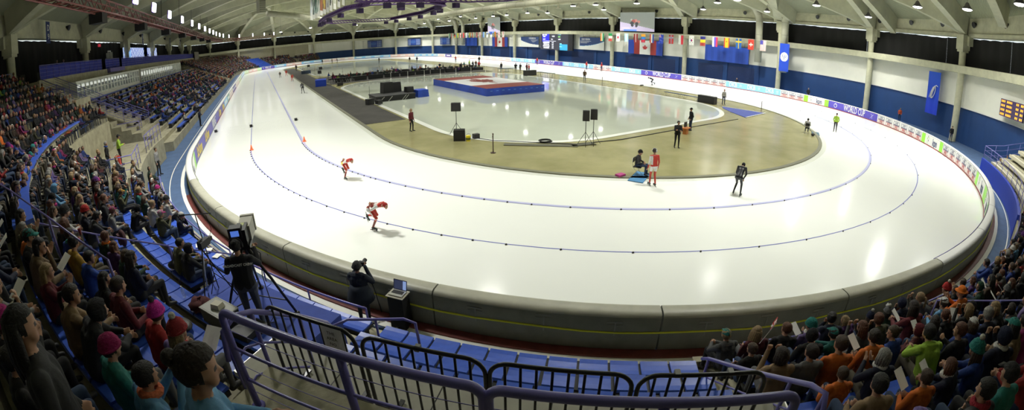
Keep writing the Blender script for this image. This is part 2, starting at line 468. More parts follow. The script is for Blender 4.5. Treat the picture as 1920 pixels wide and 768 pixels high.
def rib(x0, y0, dx, dy, L, step=3.0):
    P = []; n = int(L / step)
    for i in range(n + 1):
        x = x0 + dx * i * step; y = y0 + dy * i * step
        if not inside(x, y, 0) and i > 0: break
        P.append(V((x, y, zb(x, y))))
    if len(P) < 3: return
    mb = MB(); sd = V((-dy, dx, 0)).normalized(); vs = []
    for p in P:
        for o_, z in ((-.46, 0), (.46, 0), (.80, 2.15), (-.80, 2.15)): vs.append(p + sd * o_ + V((0, 0, z)))
    fs = []
    for i in range(len(P) - 1):
        for k in range(4): fs.append((i * 4 + k, i * 4 + (k + 1) % 4, (i + 1) * 4 + (k + 1) % 4, (i + 1) * 4 + k))
    fs += [(3, 2, 1, 0), tuple((len(P) - 1) * 4 + k for k in range(4))]
    mb.add(vs, fs); o = struct('roof_beam', mb, M_concd); return o
kk = .33; nrm = hypot(1, kk)
for k in range(-2, 8):
    y = 7.2 + 19.7 * k
    if y < 112:
        rib(-51.9, y, 1 / nrm, kk / nrm, 105); rib(-51.9, y, 1 / nrm, -kk / nrm, 105)
for k in range(6, 8):
    y = 17.7 + 19.55 * k
for k in range(0, 6):
    y = 17.7 + 19.55 * k
    if k >= 4: rib(41.9, y, -1 / nrm, kk / nrm, 105)
for (x, y) in CR[:3] + CR[9:] + CL[:3]:
    cx_, cy_ = -5, (100 if y > 50 else 12)
    a = atan2(cy_ - y, cx_ - x)
    for s in (-.42, .42): rib(x, y, cos(a + s), sin(a + s), 46)
# ---- left: high side deck edge, balcony and stands handled below
# curtains: one per bay
def bay_curtain(i0, i1, top0=11.44, bot=8.15, off=1.18):
    segs = []; P = []
    pts_ = OUTC[i0:i1 + 1]
    for (a, na), (b, nb) in zip(pts_[:-1], pts_[1:]):
        d = hypot(b[0] - a[0], b[1] - a[1]); n = max(2, int(d / .45))
        for k in range(n): t = k / n; P.append((a[0] + (b[0] - a[0]) * t, a[1] + (b[1] - a[1]) * t, na[0] * (1 - t) + nb[0] * t, na[1] * (1 - t) + nb[1] * t))
    P.append((pts_[-1][0][0], pts_[-1][0][1], pts_[-1][1][0], pts_[-1][1][1]))
    A = []; B = []
    for k, (x, y, nx_, ny_) in enumerate(P):
        w = off + .07 * sin(k * 1.7) + .05 * sin(k * .53); sag = .06 * abs(sin(k * pi / 4)) + .10 * sin(k * .11 + i0)
        A.append((x + nx_ * w, y + ny_ * w, bot)); B.append((x + nx_ * w, y + ny_ * w, top0 - .12 - abs(sag)))
    mb = MB(); mb.strip(A, B); C_ = [(x + .02, y, z) for x, y, z in A]
    return mb
random.seed(5)
cuts = [0, 4, 8, 13, 19, 23, 27, 32, 36, 40, 44, 48, 52, 56, 60, 64, 68, 71, 76, 80, 84, 88, 92, 96]
cuts = [c for c in cuts if c < len(OUTC)] + [len(OUTC) - 1]
for a, b in zip(cuts[:-1], cuts[1:]):
    low = 8.15 if a < NR + 2 else (6.9 if a < NR + 6 else 7.0)
    o = bay_curtain(a, b, bot=low).build('blackout_curtain', M_curt, smooth='all')
    lab = 'black curtain with a gathered top edge hung in a window bay'
    tag(o, lab, 'curtain', 'black curtains closing the high window bays')
# ---- wall doors on the right side (recessed roller doors in the blue wall)
di = 1
for y0, y1 in ((3, 8.5), (9.5, 15), (20.5, 26), (27.5, 34), (44, 52), (62, 69), (72, 76), (80.5, 86), (92, 97), (101, 106)):
    mb = MB(); mb.box((42.98, (y0 + y1) / 2, 1.55), (.06, y1 - y0, 3.1))
    for k in range(12): mb.box((42.93, (y0 + y1) / 2, .2 + k * .25), (.05, y1 - y0 - .1, .03))
    struct('door_%d' % di, mb, M_doorb); di += 1
    mb = MB(); mb.box((42.9, y0 - .5, 1.9), (.12, .9, 3.75)); struct('trim_door_pier', mb, M_wallb)
# panel seams on white wall
# ================================================================== STANDS (concrete steps)
def stair_profile(a0, a1, ks, rise_fn, n=None, name='floor_stand'):
    n = n or max(2, int(abs(a1 - a0) / 1.5)); mb = MB()
    r0 = 36.15 + .8 * ks[0]
    prof = [(r0, -.1)]
    for k in ks: prof += [(36.15 + .8 * k, rise_fn(k)), (36.95 + .8 * k, rise_fn(k))]
    prof += [(prof[-1][0], -.1)]
    pr = []; 
    for q in prof:
        if not pr or pr[-1] != q: pr.append(q)
    path = []
    for i in range(n + 1):
        a = a0 + (a1 - a0) * i / n; path.append(((BX, BY), (cos(rad(a)), sin(rad(a)))))
    mb.sweep(path, pr)
    return struct(name, mb, M_concst)
def zk(k): return .85 + .43 * k if k <= 6 else .85 + .43 * 6 + .38 * (k - 6)
stair_profile(194, 220.6, range(0, 6), zk); stair_profile(220.6, 221.9, range(4, 6), zk, name='floor_stand_steps')
stair_profile(178, 223.4, range(6, 17), zk, name='floor_stand_upper')
stair_profile(220.3, 229.7, range(0, 3), zk, name='floor_stand_centre')
stair_profile(229.7, 262, range(0, 17), zk, name='floor_stand_right')
stair_profile(262, 286, range(0, 6), zk, name='floor_stand_end')
# landing slab of the centre section (grey deck) and the camera landing
def sector(a0, a1, r0, r1, z0, z1, m, name, n=14, **k):
    mb = MB(); path = [((BX, BY), (cos(rad(a0 + (a1 - a0) * i / n)), sin(rad(a0 + (a1 - a0) * i / n)))) for i in range(n + 1)]
    mb.sweep(path, [(r0, z0), (r0, z1), (r1, z1), (r1, z0)])
    return mb.build(name, m, **k)
o = sector(220.75, 229.6, 39.12, 39.95, 2.2, 3.06, M_slab, 'floor_grey_deck'); o['kind'] = 'structure'
o = sector(220.7, 229.65, 39.08, 39.97, 2.16, 3.04, M_alu, 'trim_deck_edge'); o['kind'] = 'structure'
mb = MB()
for a in (222.5, 224.2, 225.9, 227.6):
    mb.beam(Np(a, 39.14, 3.058), Np(a, 39.9, 3.058), .012, .005)
struct('trim_deck_joint', mb, M_black)
o = sector(221.9, 223.4, 39.97, 40.95, 2.4, 3.5, M_concst, 'floor_camera_landing'); o['kind'] = 'structure'
o = sector(223.4, 229.9, 39.97, 43.6, 2.4, 3.5, M_concst, 'floor_camera_landing'); o['kind'] = 'structure'
# blue camera platform
o = sector(214.95, 219.9, 37.25, 38.78, 1.05, 2.0, M_plat, 'floor_camera_platform'); o['kind'] = 'structure'
# mid cross-aisle wall with blue cap in the left stand
o = sector(186, 213, 41.15, 41.4, 2.5, 4.24, M_concst, 'wall_cross_aisle'); o['kind'] = 'structure'
o = sector(186, 213.2, 41.05, 41.55, 4.24, 4.32, M_seat, 'trim_blue_ledge'); o['kind'] = 'structure'
# right stand: low blue fascia and end
o = sector(262, 287, 35.95, 36.15, 0, 1.25, M_fascia, 'wall_right_stand_fascia', smooth=True); o['kind'] = 'structure'
o = sector(229.7, 262, 36.0, 36.15, 0, 1.0, M_concst, 'wall_right_stand_front', smooth=True); o['kind'] = 'structure'
o = sector(193.5, 212.3, 36.0, 36.15, 0, 1.0, M_concst, 'wall_left_stand_front', smooth=True); o['kind'] = 'structure'
# left straight stand (x from -37 to -46.6, y 14..74 and beyond) with .36 m steps
def zl(k): return .7 + .36 * k
def lstand(y0, y1, ks, name):
    mb = MB(); prof = [(36.9 + .85 * ks[0], -.1)]
    for k in ks: prof += [(36.9 + .85 * k, zl(k)), (37.75 + .85 * k, zl(k))]
    prof += [(prof[-1][0], -.1)]
    mb.sweep([((BX, y0), (-1, 0)), ((BX, y1), (-1, 0))], prof)
    return struct(name, mb, M_concst)
lstand(4.5, 78, range(0, 12), 'floor_stand_straight')
lstand(80, 110, range(0, 17), 'floor_stand_far')
def farstand(a0, a1, ks, name):
    mb = MB(); prof = [(36.9 + .85 * ks[0], -.1)]
    for k in ks: prof += [(36.9 + .85 * k, zl(k)), (37.75 + .85 * k, zl(k))]
    prof += [(prof[-1][0], -.1)]
    mb.sweep([((BX, BY + LS), (cos(rad(a0 + (a1 - a0) * i / 20)), sin(rad(a0 + (a1 - a0) * i / 20)))) for i in range(21)], prof)
    return struct(name, mb, M_concst)
farstand(180, 135, range(0, 15), 'floor_stand_far_bend'); farstand(133.5, 112, range(0, 8), 'floor_stand_far_bend'); farstand(110.5, 96, range(0, 6), 'floor_stand_far_bend')

mb = MB(); mb.sweep(upath(45, 420, step=1.2), [(-.035, .012), (-.035, .085), (-.012, .085), (-.012, .012)]); struct('trim_board_foot', mb, cm((.30, .04, .05), .5))
# ================================================================== CRASH PADS AND ADVERTS
PUR = (.075, .055, .42); LBL = (.26, .56, .85); GRN = (.28, .72, .04); WHT = (.80, .80, .78); DKB_ = (.06, .06, .30)
m_pur = cm(PUR, .4); m_lbl = cm(LBL, .4); m_grn = cm(GRN, .4); m_wht = cm(WHT, .4); m_navy = cm((.015, .03, .14), .4); m_yel = cm((.75, .58, .08), .4)
m_redt = cm((.5, .06, .06), .4); m_yell = cm((.75, .7, .05), .4); m_pink = cm((.78, .55, .52), .4); m_ltg = cm((.55, .78, .45), .4); m_teal = cm((.15, .35, .35), .4)
def curved(mb, u0, u1, r0, r1, z0, z1, m=0):
    prof = [(r0 - RB, z0), (r0 - RB, z1), (r1 - RB, z1), (r1 - RB, z0)]
    mb.sweep(upath(u0, u1, step=.8), prof, m); return mb
def padprof(w=.44, h=1.02):
    return [(0, .0), (0, h - .09), (.05, h - .02), (.12, h), (w - .12, h), (w - .04, h - .03), (w, h - .1), (w, .05), (w - .02, 0)]
def utext(s, u, r, z, size, m, parent, sx=.8, bold=.0, shear=0):
    # letters follow the curve of the ring, face inwards and read towards decreasing u
    t_ = text(s, size, m, (0, 0, 0), (0, 0, 0), None, sx=1, bold=bold, ex=.004, shear=shear); src = t_.data; bpy.data.objects.remove(t_)
    me = src.copy(); me.name = 'lettering'
    for v in me.vertices:
        (x, y), n = U(u - v.co.x * sx, r - v.co.z); v.co = (x, y, z + v.co.y)
    o = bpy.data.objects.new('lettering', me); col.objects.link(o); o.parent = parent; return o
def skater_mark(u, r, z, m, parent):
    (x, y), (nx, ny) = U(u, r); tx, ty = ny, -nx; mb = MB()
    for (a, b), (c, d) in (((-.3, -.3), (.05, .05)), ((.05, .05), (.3, .2)), ((.05, .05), (.1, -.3)), ((.1, .1), (-.2, .22))):
        mb.beam((x + tx * a, y + ty * a, z + b), (x + tx * c, y + ty * c, z + d), .02, .06, up=V((nx, ny, 0)))
    return mb.build('skater_emblem', m, parent)
def pad(u0, u1, kind, label, group=None):
    e = empty('crash_pad', (*U((u0 + u1) / 2, RB + .22)[0], 0), 0, label, 'crash pad', group)
    ox, oy = e.location.x, e.location.y
    inv = Matrix.Translation((-ox, -oy, 0))
    def B(mb, name, m, parent=e, **k):
        o = mb.build(name, m, parent, **k)
        if parent is e: o.matrix_parent_inverse = Matrix.Identity(4); o.location = (-ox, -oy, 0)
        return o
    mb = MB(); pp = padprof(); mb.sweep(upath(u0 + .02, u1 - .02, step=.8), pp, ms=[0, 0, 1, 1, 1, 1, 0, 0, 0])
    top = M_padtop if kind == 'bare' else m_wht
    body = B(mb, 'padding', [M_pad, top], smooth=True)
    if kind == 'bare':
        for t in (.2, .5, .8):
            mb = MB()
            u = u0 + (u1 - u0) * t; (x, y), (nx, ny) = U(u, RB + .45); tx, ty = -ny, nx; z = .84 if t == .5 else .78
            mb.beam((x - tx * .17, y - ty * .17, z), (x + tx * .17, y + ty * .17, z), .012, .03)
            mb.beam((x - tx * .17, y - ty * .17, z - .07), (x + tx * .17, y + ty * .17, z - .07), .012, .012)
            mb.beam((x, y, .42), (x, y, .80), .010, .03, up=V((tx, ty, 0)))
            B(mb, 'strap', cm((.3, .3, .26), .6))
        return e
    def ban(m, a=u0, b=u1, name='advert_banner'):
        mb = MB(); curved(mb, a, b, RB - .012, RB, .10, .97); return B(mb, name, m, smooth=True)
    um = (u0 + u1) / 2; L = u1 - u0
    if kind == 'world':
        b = ban(m_pur); utext('WORLD CUP', um - .2, RB - .03, .53, 1.12, m_wht, b, sx=.62 * min(1, L / 9), bold=.012)
        (x, y), n = U(um + L * .36, RB - .03); mb = MB(); tx, ty = -n[1], n[0]
        P = [V((x + tx * .26 * cos(t), y + ty * .26 * cos(t), .53 + .26 * sin(t))) for t in [2 * pi * i / 16 for i in range(16)]]
        mb.tube(P, .03, 5, closed=True); mb.tube([P[2], P[6], P[10]], .03, 5); mb.build('globe_emblem', m_wht, b)
        skater_mark(um - L * .38, RB - .03, .53, m_wht, b)
    elif kind[:3] == 'DKB':
        b = ban(m_lbl); n = int(kind[3:])
        for i in range(n):
            u = u1 - L * (i + .5) / n
            utext('DKB', u + .3, RB - .03, .53, .95, m_wht, b, sx=.8, bold=.015)
            (x, y), nn = U(u - L / n * .33, RB - .03); mb = MB(); tx, ty = -nn[1], nn[0]
            for z in (.38, .53, .68): mb.beam((x - tx * .2, y - ty * .2, z), (x + tx * .2, y + ty * .2, z), .01, .05)
            mb.build('bar_emblem', m_wht, b)
    elif kind[:3] == 'box':
        b = ban(m_wht); n = int(kind[3:])
        for i in range(n):
            u = u1 - L * (i + .5) / n; w = L / n * .78
            mb = MB()
            for z0, z1, mm in ((.56, .90, 0), (.14, .46, 1)):
                for (ua, ub, za, zb_) in ((u - w / 2, u + w / 2, z0, z0 + .03), (u - w / 2, u + w / 2, z1 - .03, z1), (u - w / 2, u - w / 2 + .04, z0, z1), (u + w / 2 - .04, u + w / 2, z0, z1)):
                    curved(mb, ua, ub, RB - .022, RB - .012, za, zb_, mm)
            curved(mb, u - w / 2, u + w / 2, RB - .022, RB - .012, .485, .53, 2)
            fr = mb.build('logo_frame', [m_navy, m_redt, m_navy], b)
            utext('L O I', u, RB - .03, .73, .26, m_navy, fr, sx=1.0, bold=.006)
            utext('HOLZ', u, RB - .03, .30, .26, m_redt, fr, sx=.9, bold=.006)
    elif kind == 'kpn':
        b = ban(m_wht)
        for a_, b_ in ((u1 - .75, u1), (u0, u0 + .75)):
            mb = MB(); curved(mb, a_, b_, RB - .022, RB - .012, .10, .97); mb.build('green_band', m_grn, b)
        utext('kpn', um - .55, RB - .03, .50, .95, m_navy, b, sx=.75, bold=.008)
        (x, y), nn = U(um + 1.0, RB - .03); tx, ty = -nn[1], nn[0]; mb = MB()
        for k_, (a_, c_) in enumerate(((0, .3), (-.2, .18), (.18, .12), (-.05, -.05), (.12, -.22))):
            mb.beam((x + tx * a_, y + ty * a_, .5 + c_ - .05), (x + tx * (a_ + .06), y + ty * (a_ + .06), .5 + c_ + .08), .01, .08, m=k_ % 3)
        mb.build('crown_emblem', [m_navy, m_ltg, m_grn], b)
    elif kind == 'yellow':
        b = ban(m_pur)
        utext('St.Kamp', um, RB - .03, .52, 1.0, m_yel, b, sx=min(.9, L / 4.6), bold=.02, shear=.3)
    elif kind == 'isu':
        b = ban(m_pur); utext('VIKING', um, RB - .03, .53, 1.1, m_wht, b, sx=.95, bold=.01)
    else:
        c = {'light': m_lbl, 'white': m_wht, 'pink': m_pink, 'green': m_ltg, 'purple': m_pur, 'teal': m_teal}[kind]
        b = ban(c)
        if L > 3:
            n = int(L / 3.2)
            for i in range(n):
                u = u1 - L * (i + .5) / n; mb = MB(); w = L / n * .6
                mm = m_wht if kind in ('light', 'purple', 'teal') else (m_pink if kind == 'white' else m_wht)
                curved(mb, u - w / 2, u + w / 2, RB - .022, RB - .012, .35, .72); mb.build('advert_block', mm, b)
    return e
ADV = [(2.0, 9.0, 'kpn', 'white and green kpn advert pad at the start of the near bend'),
 (39.5, 45.0, 'purple', 'purple advert pad on the bend next to the bare grey pads'),
 (45.0, 50.0, 'yellow', 'purple advert pad with yellow script on the bend by the pale bleachers'),
 (50.0, 54.4, 'kpn', 'lower of two neighbouring kpn advert pads on the bend by the pale bleachers'),
 (54.4, 59.2, 'kpn', 'upper of two neighbouring kpn advert pads, just below the red and blue framed logos'),
 (59.2, 69.2, 'box6', 'white advert pad with six framed logo pairs between two kpn pads'),
 (69.2, 74.1, 'kpn', 'kpn advert pad in front of the foot of a concrete column'),
 (74.1, 83.5, 'box6', 'white advert pad with six framed logo pairs, adjoining the largest WORLD CUP pad'),
 (83.5, 93.0, 'world', 'largest purple WORLD CUP advert pad on the bend by the blue wall'),
 (93.0, 97.6, 'kpn', 'kpn advert pad beside three framed logos'),
 (97.6, 101.9, 'box3', 'white advert pad with three framed logo pairs next to the light blue DKB pads'),
 (101.9, 111.9, 'DKB3', 'light blue pad with three DKB logos, largest of the DKB pads'),
 (111.9, 120.9, 'box6', 'white advert pad with six framed logo pairs below the large empty blue wall panel'),
 (120.9, 130.2, 'world', 'purple WORLD CUP advert pad behind the dark skater on the back straight'),
 (130.2, 138.0, 'DKB2', 'light blue pad with two DKB logos beside the second WORLD CUP pad'),
 (138.0, 143.4, 'box3', 'white advert pad behind the two officials in red jackets'),
 (143.4, 153.4, 'DKB3', 'light blue pad with three DKB logos beneath the OUR VISION board'),
 (153.4, 164.0, 'world', 'purple WORLD CUP advert pad under the big scoreboard'),
 (164.0, 174.7, 'DKB3', 'smallest light blue pad with three DKB logos, beneath the OUR MISSION board'),
 (174.7, 193.0, 'white', 'long white advert pad beneath the farther flag on blue backing'),
 (193.0, 212.0, 'white', 'long white advert pad behind the crew table on the far straight'),
 (212.0, 217.0, 'purple', 'small purple advert pad by the lime green jacket on the far straight'),
 (217.0, 223.0, 'white', 'white advert pad beyond the purple one at the far bend'),
 (223.0, 236.0, 'light', 'light blue advert pad under the middle record board'),
 (236.0, 247.0, 'pink', 'pale pink advert pad on the far bend between two light blue ones'),
 (247.0, 262.0, 'light', 'light blue advert pad below the record board by the bleachers'),
 (262.0, 275.0, 'white', 'white advert pad at the end of the far bleachers'),
 (275.0, 284.0, 'light', 'light blue advert pad in front of the far bleachers'),
 (284.0, 291.0, 'pink', 'pale pink advert pad in front of the far bleachers'),
 (291.0, 297.0, 'light', 'light blue advert pad next to the WORLD CUP pad below empty blue seats'),
 (297.0, 304.5, 'world', 'purple WORLD CUP advert pad below the block of empty blue seats'),
 (304.5, 307.5, 'green', 'green advert pad beside the WORLD CUP pad below empty blue seats'),
 (307.5, 315.0, 'pink', 'pale pink advert pad at the corner where the booth-side straight ends'),
 (315.0, 322.0, 'green', 'pale green advert pad at the far corner of the booth-side straight'),
 (322.0, 345.0, 'light', 'blue framed advert pad far down the booth-side straight'),
 (345.0, 360.0, 'green', 'pale green advert pad far down the booth-side straight'),
 (360.0, 376.0, 'white', 'white advert pad beside the people in red far down the booth-side straight'),
 (376.0, 387.0, 'purple', 'dark diamond framed advert pad on the booth-side straight'),
 (387.0, 397.0, 'white', 'white advert pad beside the yellow sign on the booth-side straight'),
 (397.0, 402.0, 'teal', 'dark green and yellow advert pad on the booth-side straight'),
 (402.0, 408.0, 'light', 'light blue advert pad on the booth-side straight near the yellow bag'),
 (408.0, 412.5, 'yellow', 'small purple advert pad with yellow script on the booth-side straight'),
 (412.5, 418.5, 'yellow', 'purple advert pad with yellow script just beyond the white lettered one'),
 (418.5, 427.0, 'isu', 'purple advert pad with tall white lettering beside the standing coach'),
 (427.0, 431.6, 'yellow', 'purple advert pad with yellow script just before the white lettered one'),
 (431.6, 437.4, 'yellow', 'purple advert pad with yellow script, adjoining the kpn pad, on the booth-side straight')]
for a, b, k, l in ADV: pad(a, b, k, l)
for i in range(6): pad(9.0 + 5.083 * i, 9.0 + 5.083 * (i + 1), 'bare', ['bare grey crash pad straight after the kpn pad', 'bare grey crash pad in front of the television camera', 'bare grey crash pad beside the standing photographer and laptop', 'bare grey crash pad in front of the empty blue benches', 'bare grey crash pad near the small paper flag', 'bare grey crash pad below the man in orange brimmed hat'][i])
o = MB().tube([(*U(6 + i * .8, RB + .455)[0], .53 + .02 * sin(i * 1.3)) for i in range(66)], .022, 6).build('safety_cord', M_rope); tag(o, 'thin yellow cord stretched along the back of the grey crash pads', 'cord')
# ================================================================== LANE MARKERS, CONES, TIMING BOXES
def marker(proto=[None]):
    if proto[0] is None:
        o = MB().box((0, 0, .022), (.07, .05, .045), taper=.7).build('lane_marker', M_black); proto[0] = o; return o
    o = proto[0].copy(); col.objects.link(o); return o
angs = [180 + k * 1.15 for k in range(1, 22)] + [205 + k * 2.2 for k in range(0, 9)] + [226 + 4.4 * k for k in range(0, 10)] + [270 + 6.6 * k for k in range(1, 10)]
for ri, (r, x0, y0) in enumerate(((26.12, 0, 0), (30.06, .2, .3))):
    for a in angs:
        o = marker(); o.location = (x0 + r * cos(rad(a)), y0 + r * sin(rad(a)), 0.004)
        tag(o, 'small black rubber marker block on the %s lane line' % ('inner' if ri == 0 else 'outer'), 'lane marker', 'black blocks along the %s lane line' % ('inner' if ri == 0 else 'outer'))
for (x, y, l) in ((-25.9, 0.05, 'orange traffic cone on the inner lane line at the start of the bend'), (-29.74, -.05, 'orange traffic cone on the outer lane line at the start of the bend')):
    e = empty('traffic_cone', (x, y, .008), 0, l, 'cone')
    MB().lathe([(.11, .02), (.10, .05), (.03, .34), (.02, .35)], seg=14).build('cone_body', M_orange, e, smooth=True); MB().box((0, 0, .01), (.28, .28, .02)).build('base', M_orange, e)
for (x, y, l) in ((-29.85, 9.66, 'small dark timing box on the outer lane line of the booth-side straight'), (-25.63, 9.6, 'small dark timing box on the inner lane line of the booth-side straight'), (-33.2, 9.75, 'small dark timing sensor on the ice beside the purple advert pads')):
    e = empty('timing_box', (x, y, .008), 0, l, 'timing box')
    MB().box((0, 0, .11), (.26, .2, .22)).build('housing', M_black, e); MB().box((.17, 0, .08), (.1, .14, .1)).build('lens', M_alu, e)
# ================================================================== SEATS (numbered rows of moulded blue pads)
def seatmesh(w=.5, d=.38, name='seat'):
    mb = MB(); h = .05; nx = 4
    # slightly dished moulded pad
    vs = []; fs = []
    prof = [(-d / 2, 0), (-d / 2 + .015, h), (-d * .2, h * .72), (d * .15, h * .72), (d / 2 - .02, h), (d / 2, h * .55), (d / 2, 0)]
    for x in (-w / 2 + .006, w / 2 - .006):
        for y, z in prof: vs.append((x, y, z))
    n = len(prof)
    for i in range(n): fs.append((i, (i + 1) % n, n + (i + 1) % n, n + i))
    fs += [tuple(reversed(range(n))), tuple(range(n, 2 * n))]
    mb.add(vs, fs); return mb.build(name, [M_seat])
SEAT = seatmesh(); col.objects.unlink(SEAT)
def bench_arc(a0, a1, k, zf, label, group=None, z_extra=0.0, pitch=.515):
    r = 36.58 + .8 * k; z = zf(k) + .37
    e = empty('seat_row', (*Np((a0 + a1) / 2, r), zf(k)), 0, label, 'seat row', group)
    o_ = V(e.location)
    mb = MB(); n = 10; path = [((BX - o_.x, BY - o_.y), (cos(rad(a0 + (a1 - a0) * i / n)), sin(rad(a0 + (a1 - a0) * i / n)))) for i in range(n + 1)]
    mb.sweep(path, [(r - .17, .30), (r - .17, .36), (r + .17, .36), (r + .17, .30)]); mb.build('rail', M_black, e)
    mb = MB(); mb.sweep(path, [(r - .02, .0), (r - .02, .31), (r + .02, .31), (r + .02, .0)]); mb.build('bracket', M_black, e)
    n = int((a1 - a0) * pi / 180 * r / pitch)
    for i in range(n):
        a = a0 + (a1 - a0) * (i + .5) / n; x, y = Np(a, r); s = SEAT.copy(); col.objects.link(s); s.name = 'seat'; s.parent = e
        s.location = (x - o_.x, y - o_.y, .365); s.rotation_euler = (0, 0, rad(a) - pi / 2)
    return e
for k, l in ((0, 'empty blue seat row beside the running track in front of the black barriers'), (1, 'empty blue seat row, middle one of three in front of the black barriers'), (2, 'empty blue seat row directly below the grey deck and black barriers')):
    bench_arc(220.4, 229.6, k, lambda q: .85 + .43 * q, l)
names = ['front', 'second', 'third', 'fourth', 'fifth', 'sixth', 'seventh', 'eighth', 'ninth']
for k in range(0, 9):
    if k < 3: bench_arc(194, (219.9, 214.8, 214.8)[k], k, zk, 'blue seat row, %s from the track, next to the camera platform' % names[k])
    elif k < 6: bench_arc(194, (220.4, 221.4, 221.5)[k - 3], k, zk, 'blue seat row, %s from the track, ending beside the purple handrail' % names[k])
    else:
        bench_arc(213.6, 223.2, k, zk, 'blue seat row, %s from the track, under the crowd by the guardrail' % names[k])
        if k < 8: bench_arc(183, 212.6, k, zk, 'blue seat row, %s from the track, above the blue ledge' % names[k])
for k in range(0, 5): bench_arc(230.3, 258, k, zk, 'blue seat row, %s from the track behind the painted banner' % names[k])
# pale empty bleachers at the right end
for k in range(0, 5):
    r = 36.7 + .8 * k; n = 12; a0, a1 = 264, 285.5
    mb = MB(); mb.sweep([((BX, BY), (cos(rad(a0 + (a1 - a0) * i / n)), sin(rad(a0 + (a1 - a0) * i / n)))) for i in range(n + 1)], [(r - .18, zk(k) + .2), (r - .18, zk(k) + .42), (r + .2, zk(k) + .42), (r + .2, zk(k) + .2)])
    o = mb.build('bench', M_concst if 0 else cm((.55, .52, .40), .6)); tag(o, 'pale empty end bench above the blue fascia, %s from the track' % names[k], 'bench')
# straight-side benches (blue edge, pale plank)
def bench_line(y0, y1, k, label, group):
    x = BX - (37.15 + .85 * k); z = zl(k); mb = MB()
    mb.box((x, (y0 + y1) / 2, z + .40), (.40, y1 - y0, .04), m=0); mb.box((x + .22, (y0 + y1) / 2, z + .37), (.05, y1 - y0, .12), m=1)
    n = int((y1 - y0) / 2.5)
    for i in range(n + 1): mb.box((x, y0 + (y1 - y0) * i / n, z + .19), (.3, .06, .38), m=2)
    o = mb.build('bench', [M_seat if k % 1 == 0 else M_seat, M_seatd, M_black]); tag(o, label, 'bench', group); return o
secs = [(9.5, 22), (23.5, 38), (39.5, 54), (55.5, 72)]
sn = ['the block beside the concrete platform', 'the block under the first glass booth', 'the block under the second glass booth', 'the block below the drapes']
for si, (a, b) in enumerate(secs):
    for k in range(0, 11):
        bench_line(a + (0 if k else -.5), b, k, 'blue bench, %s row of %s' % ((names + ['tenth', 'eleventh'])[k], sn[si]), 'blue benches under the glass booths')
# grey steps between the blocks
mb = MB()
for k in range(0, 11):
    for y in (22.75, 38.75, 54.75): mb.box((BX - (37.1 + .85 * k), y, zl(k) + .09), (.35, 1.3, .18))
struct('floor_aisle_steps', mb, M_concst)
# ================================================================== RAILINGS
def rail_thing(label, parts, name='railing', cat='railing', m=M_purple, group=None):
    """parts: list of (partname, list of (pts, r))"""
    e = empty(name, (0, 0, 0), 0, label, cat, group)
    for pn, tubes in parts:
        mb = MB()
        for pts, r in tubes: mb.tube(pts, r, 10)
        mb.build(pn, m, e, smooth='all')
    return e
def arc(a0, a1, r, z, n=14): return [Np(a0 + (a1 - a0) * i / n, r, z) for i in range(n + 1)]
def arcz(a0, a1, r, z0, z1, n=14): return [Np(a0 + (a1 - a0) * i / n, r, z0 + (z1 - z0) * i / n) for i in range(n + 1)]
# foreground rail (left piece): rounded loops at both ends
zt = 4.60; rr_ = 40.48; zf = 3.5
A0, A1 = 222.45, 225.3
def bend(a_s, s, r, z, rad_=.10, drop=.9):
    """rounded end going down"""
    P = []
    for i in range(7):
        t = i / 6 * pi / 2; P.append(Np(a_s + s * rad_ * sin(t) / r * 180 / pi, r, z - rad_ * (1 - cos(t))))
    return P
top = list(reversed([Np(A0 - .12, rr_, zf)] and bend(A0, -1, rr_, zt))) 
lend = [Np(A0 - .10 / rr_ * 57.3, rr_, zf), Np(A0 - .10 / rr_ * 57.3, rr_, zt - .1)]
P = lend + list(reversed(bend(A0, -1, rr_, zt)))[1:] + arc(A0, A1, rr_, zt)[1:] + bend(A1, 1, rr_, zt)[1:] + [Np(A1 + .10 / rr_ * 57.3, rr_, zf)]
rail_thing('thick purple steel guardrail with rounded ends ending in a loop by the handrail', [
    ('top_rail', [(P, .035)]),
    ('post', [([Np(224.05, rr_, zf), Np(224.05, rr_, zt)], .034)]),
    ('mid_rail', [(arc(A0 - .12, A1 + .1, rr_, 4.22), .015)]), ('lower_rail', [(arc(A0 - .12, A1 + .1, rr_, 3.86), .015)]),
    ('cable', [(arc(A0 - .12, A1 + .1, rr_, z), .0035) for z in (4.42, 4.03, 3.72)]),
    ('foot_plate', [([Np(A0 - .14, rr_, zf), Np(A0 - .14, rr_, zf + .012)], .07)])])
A2, A3 = 225.62, 228.05
P = [Np(A2 - .14, rr_, zf), Np(A2 - .14, rr_, zt - .1)] + list(reversed(bend(A2, -1, rr_, zt)))[1:] + arc(A2, A3, rr_, zt)[1:] + bend(A3, 1, rr_, zt)[1:] + [Np(A3 + .14, rr_, zf)]
rail_thing('thick purple steel guardrail in front of the blue benches and painted banner', [
    ('top_rail', [(P, .035)]), ('post', [([Np(226.95, rr_, zf), Np(226.95, rr_, zt)], .034)]),
    ('mid_rail', [(arc(A2 - .1, A3 + .1, rr_, 4.22), .015)]), ('lower_rail', [(arc(A2 - .1, A3 + .1, rr_, 3.86), .015)]),
    ('cable', [(arc(A2 - .1, A3 + .1, rr_, z), .0035) for z in (4.42, 4.03)])])
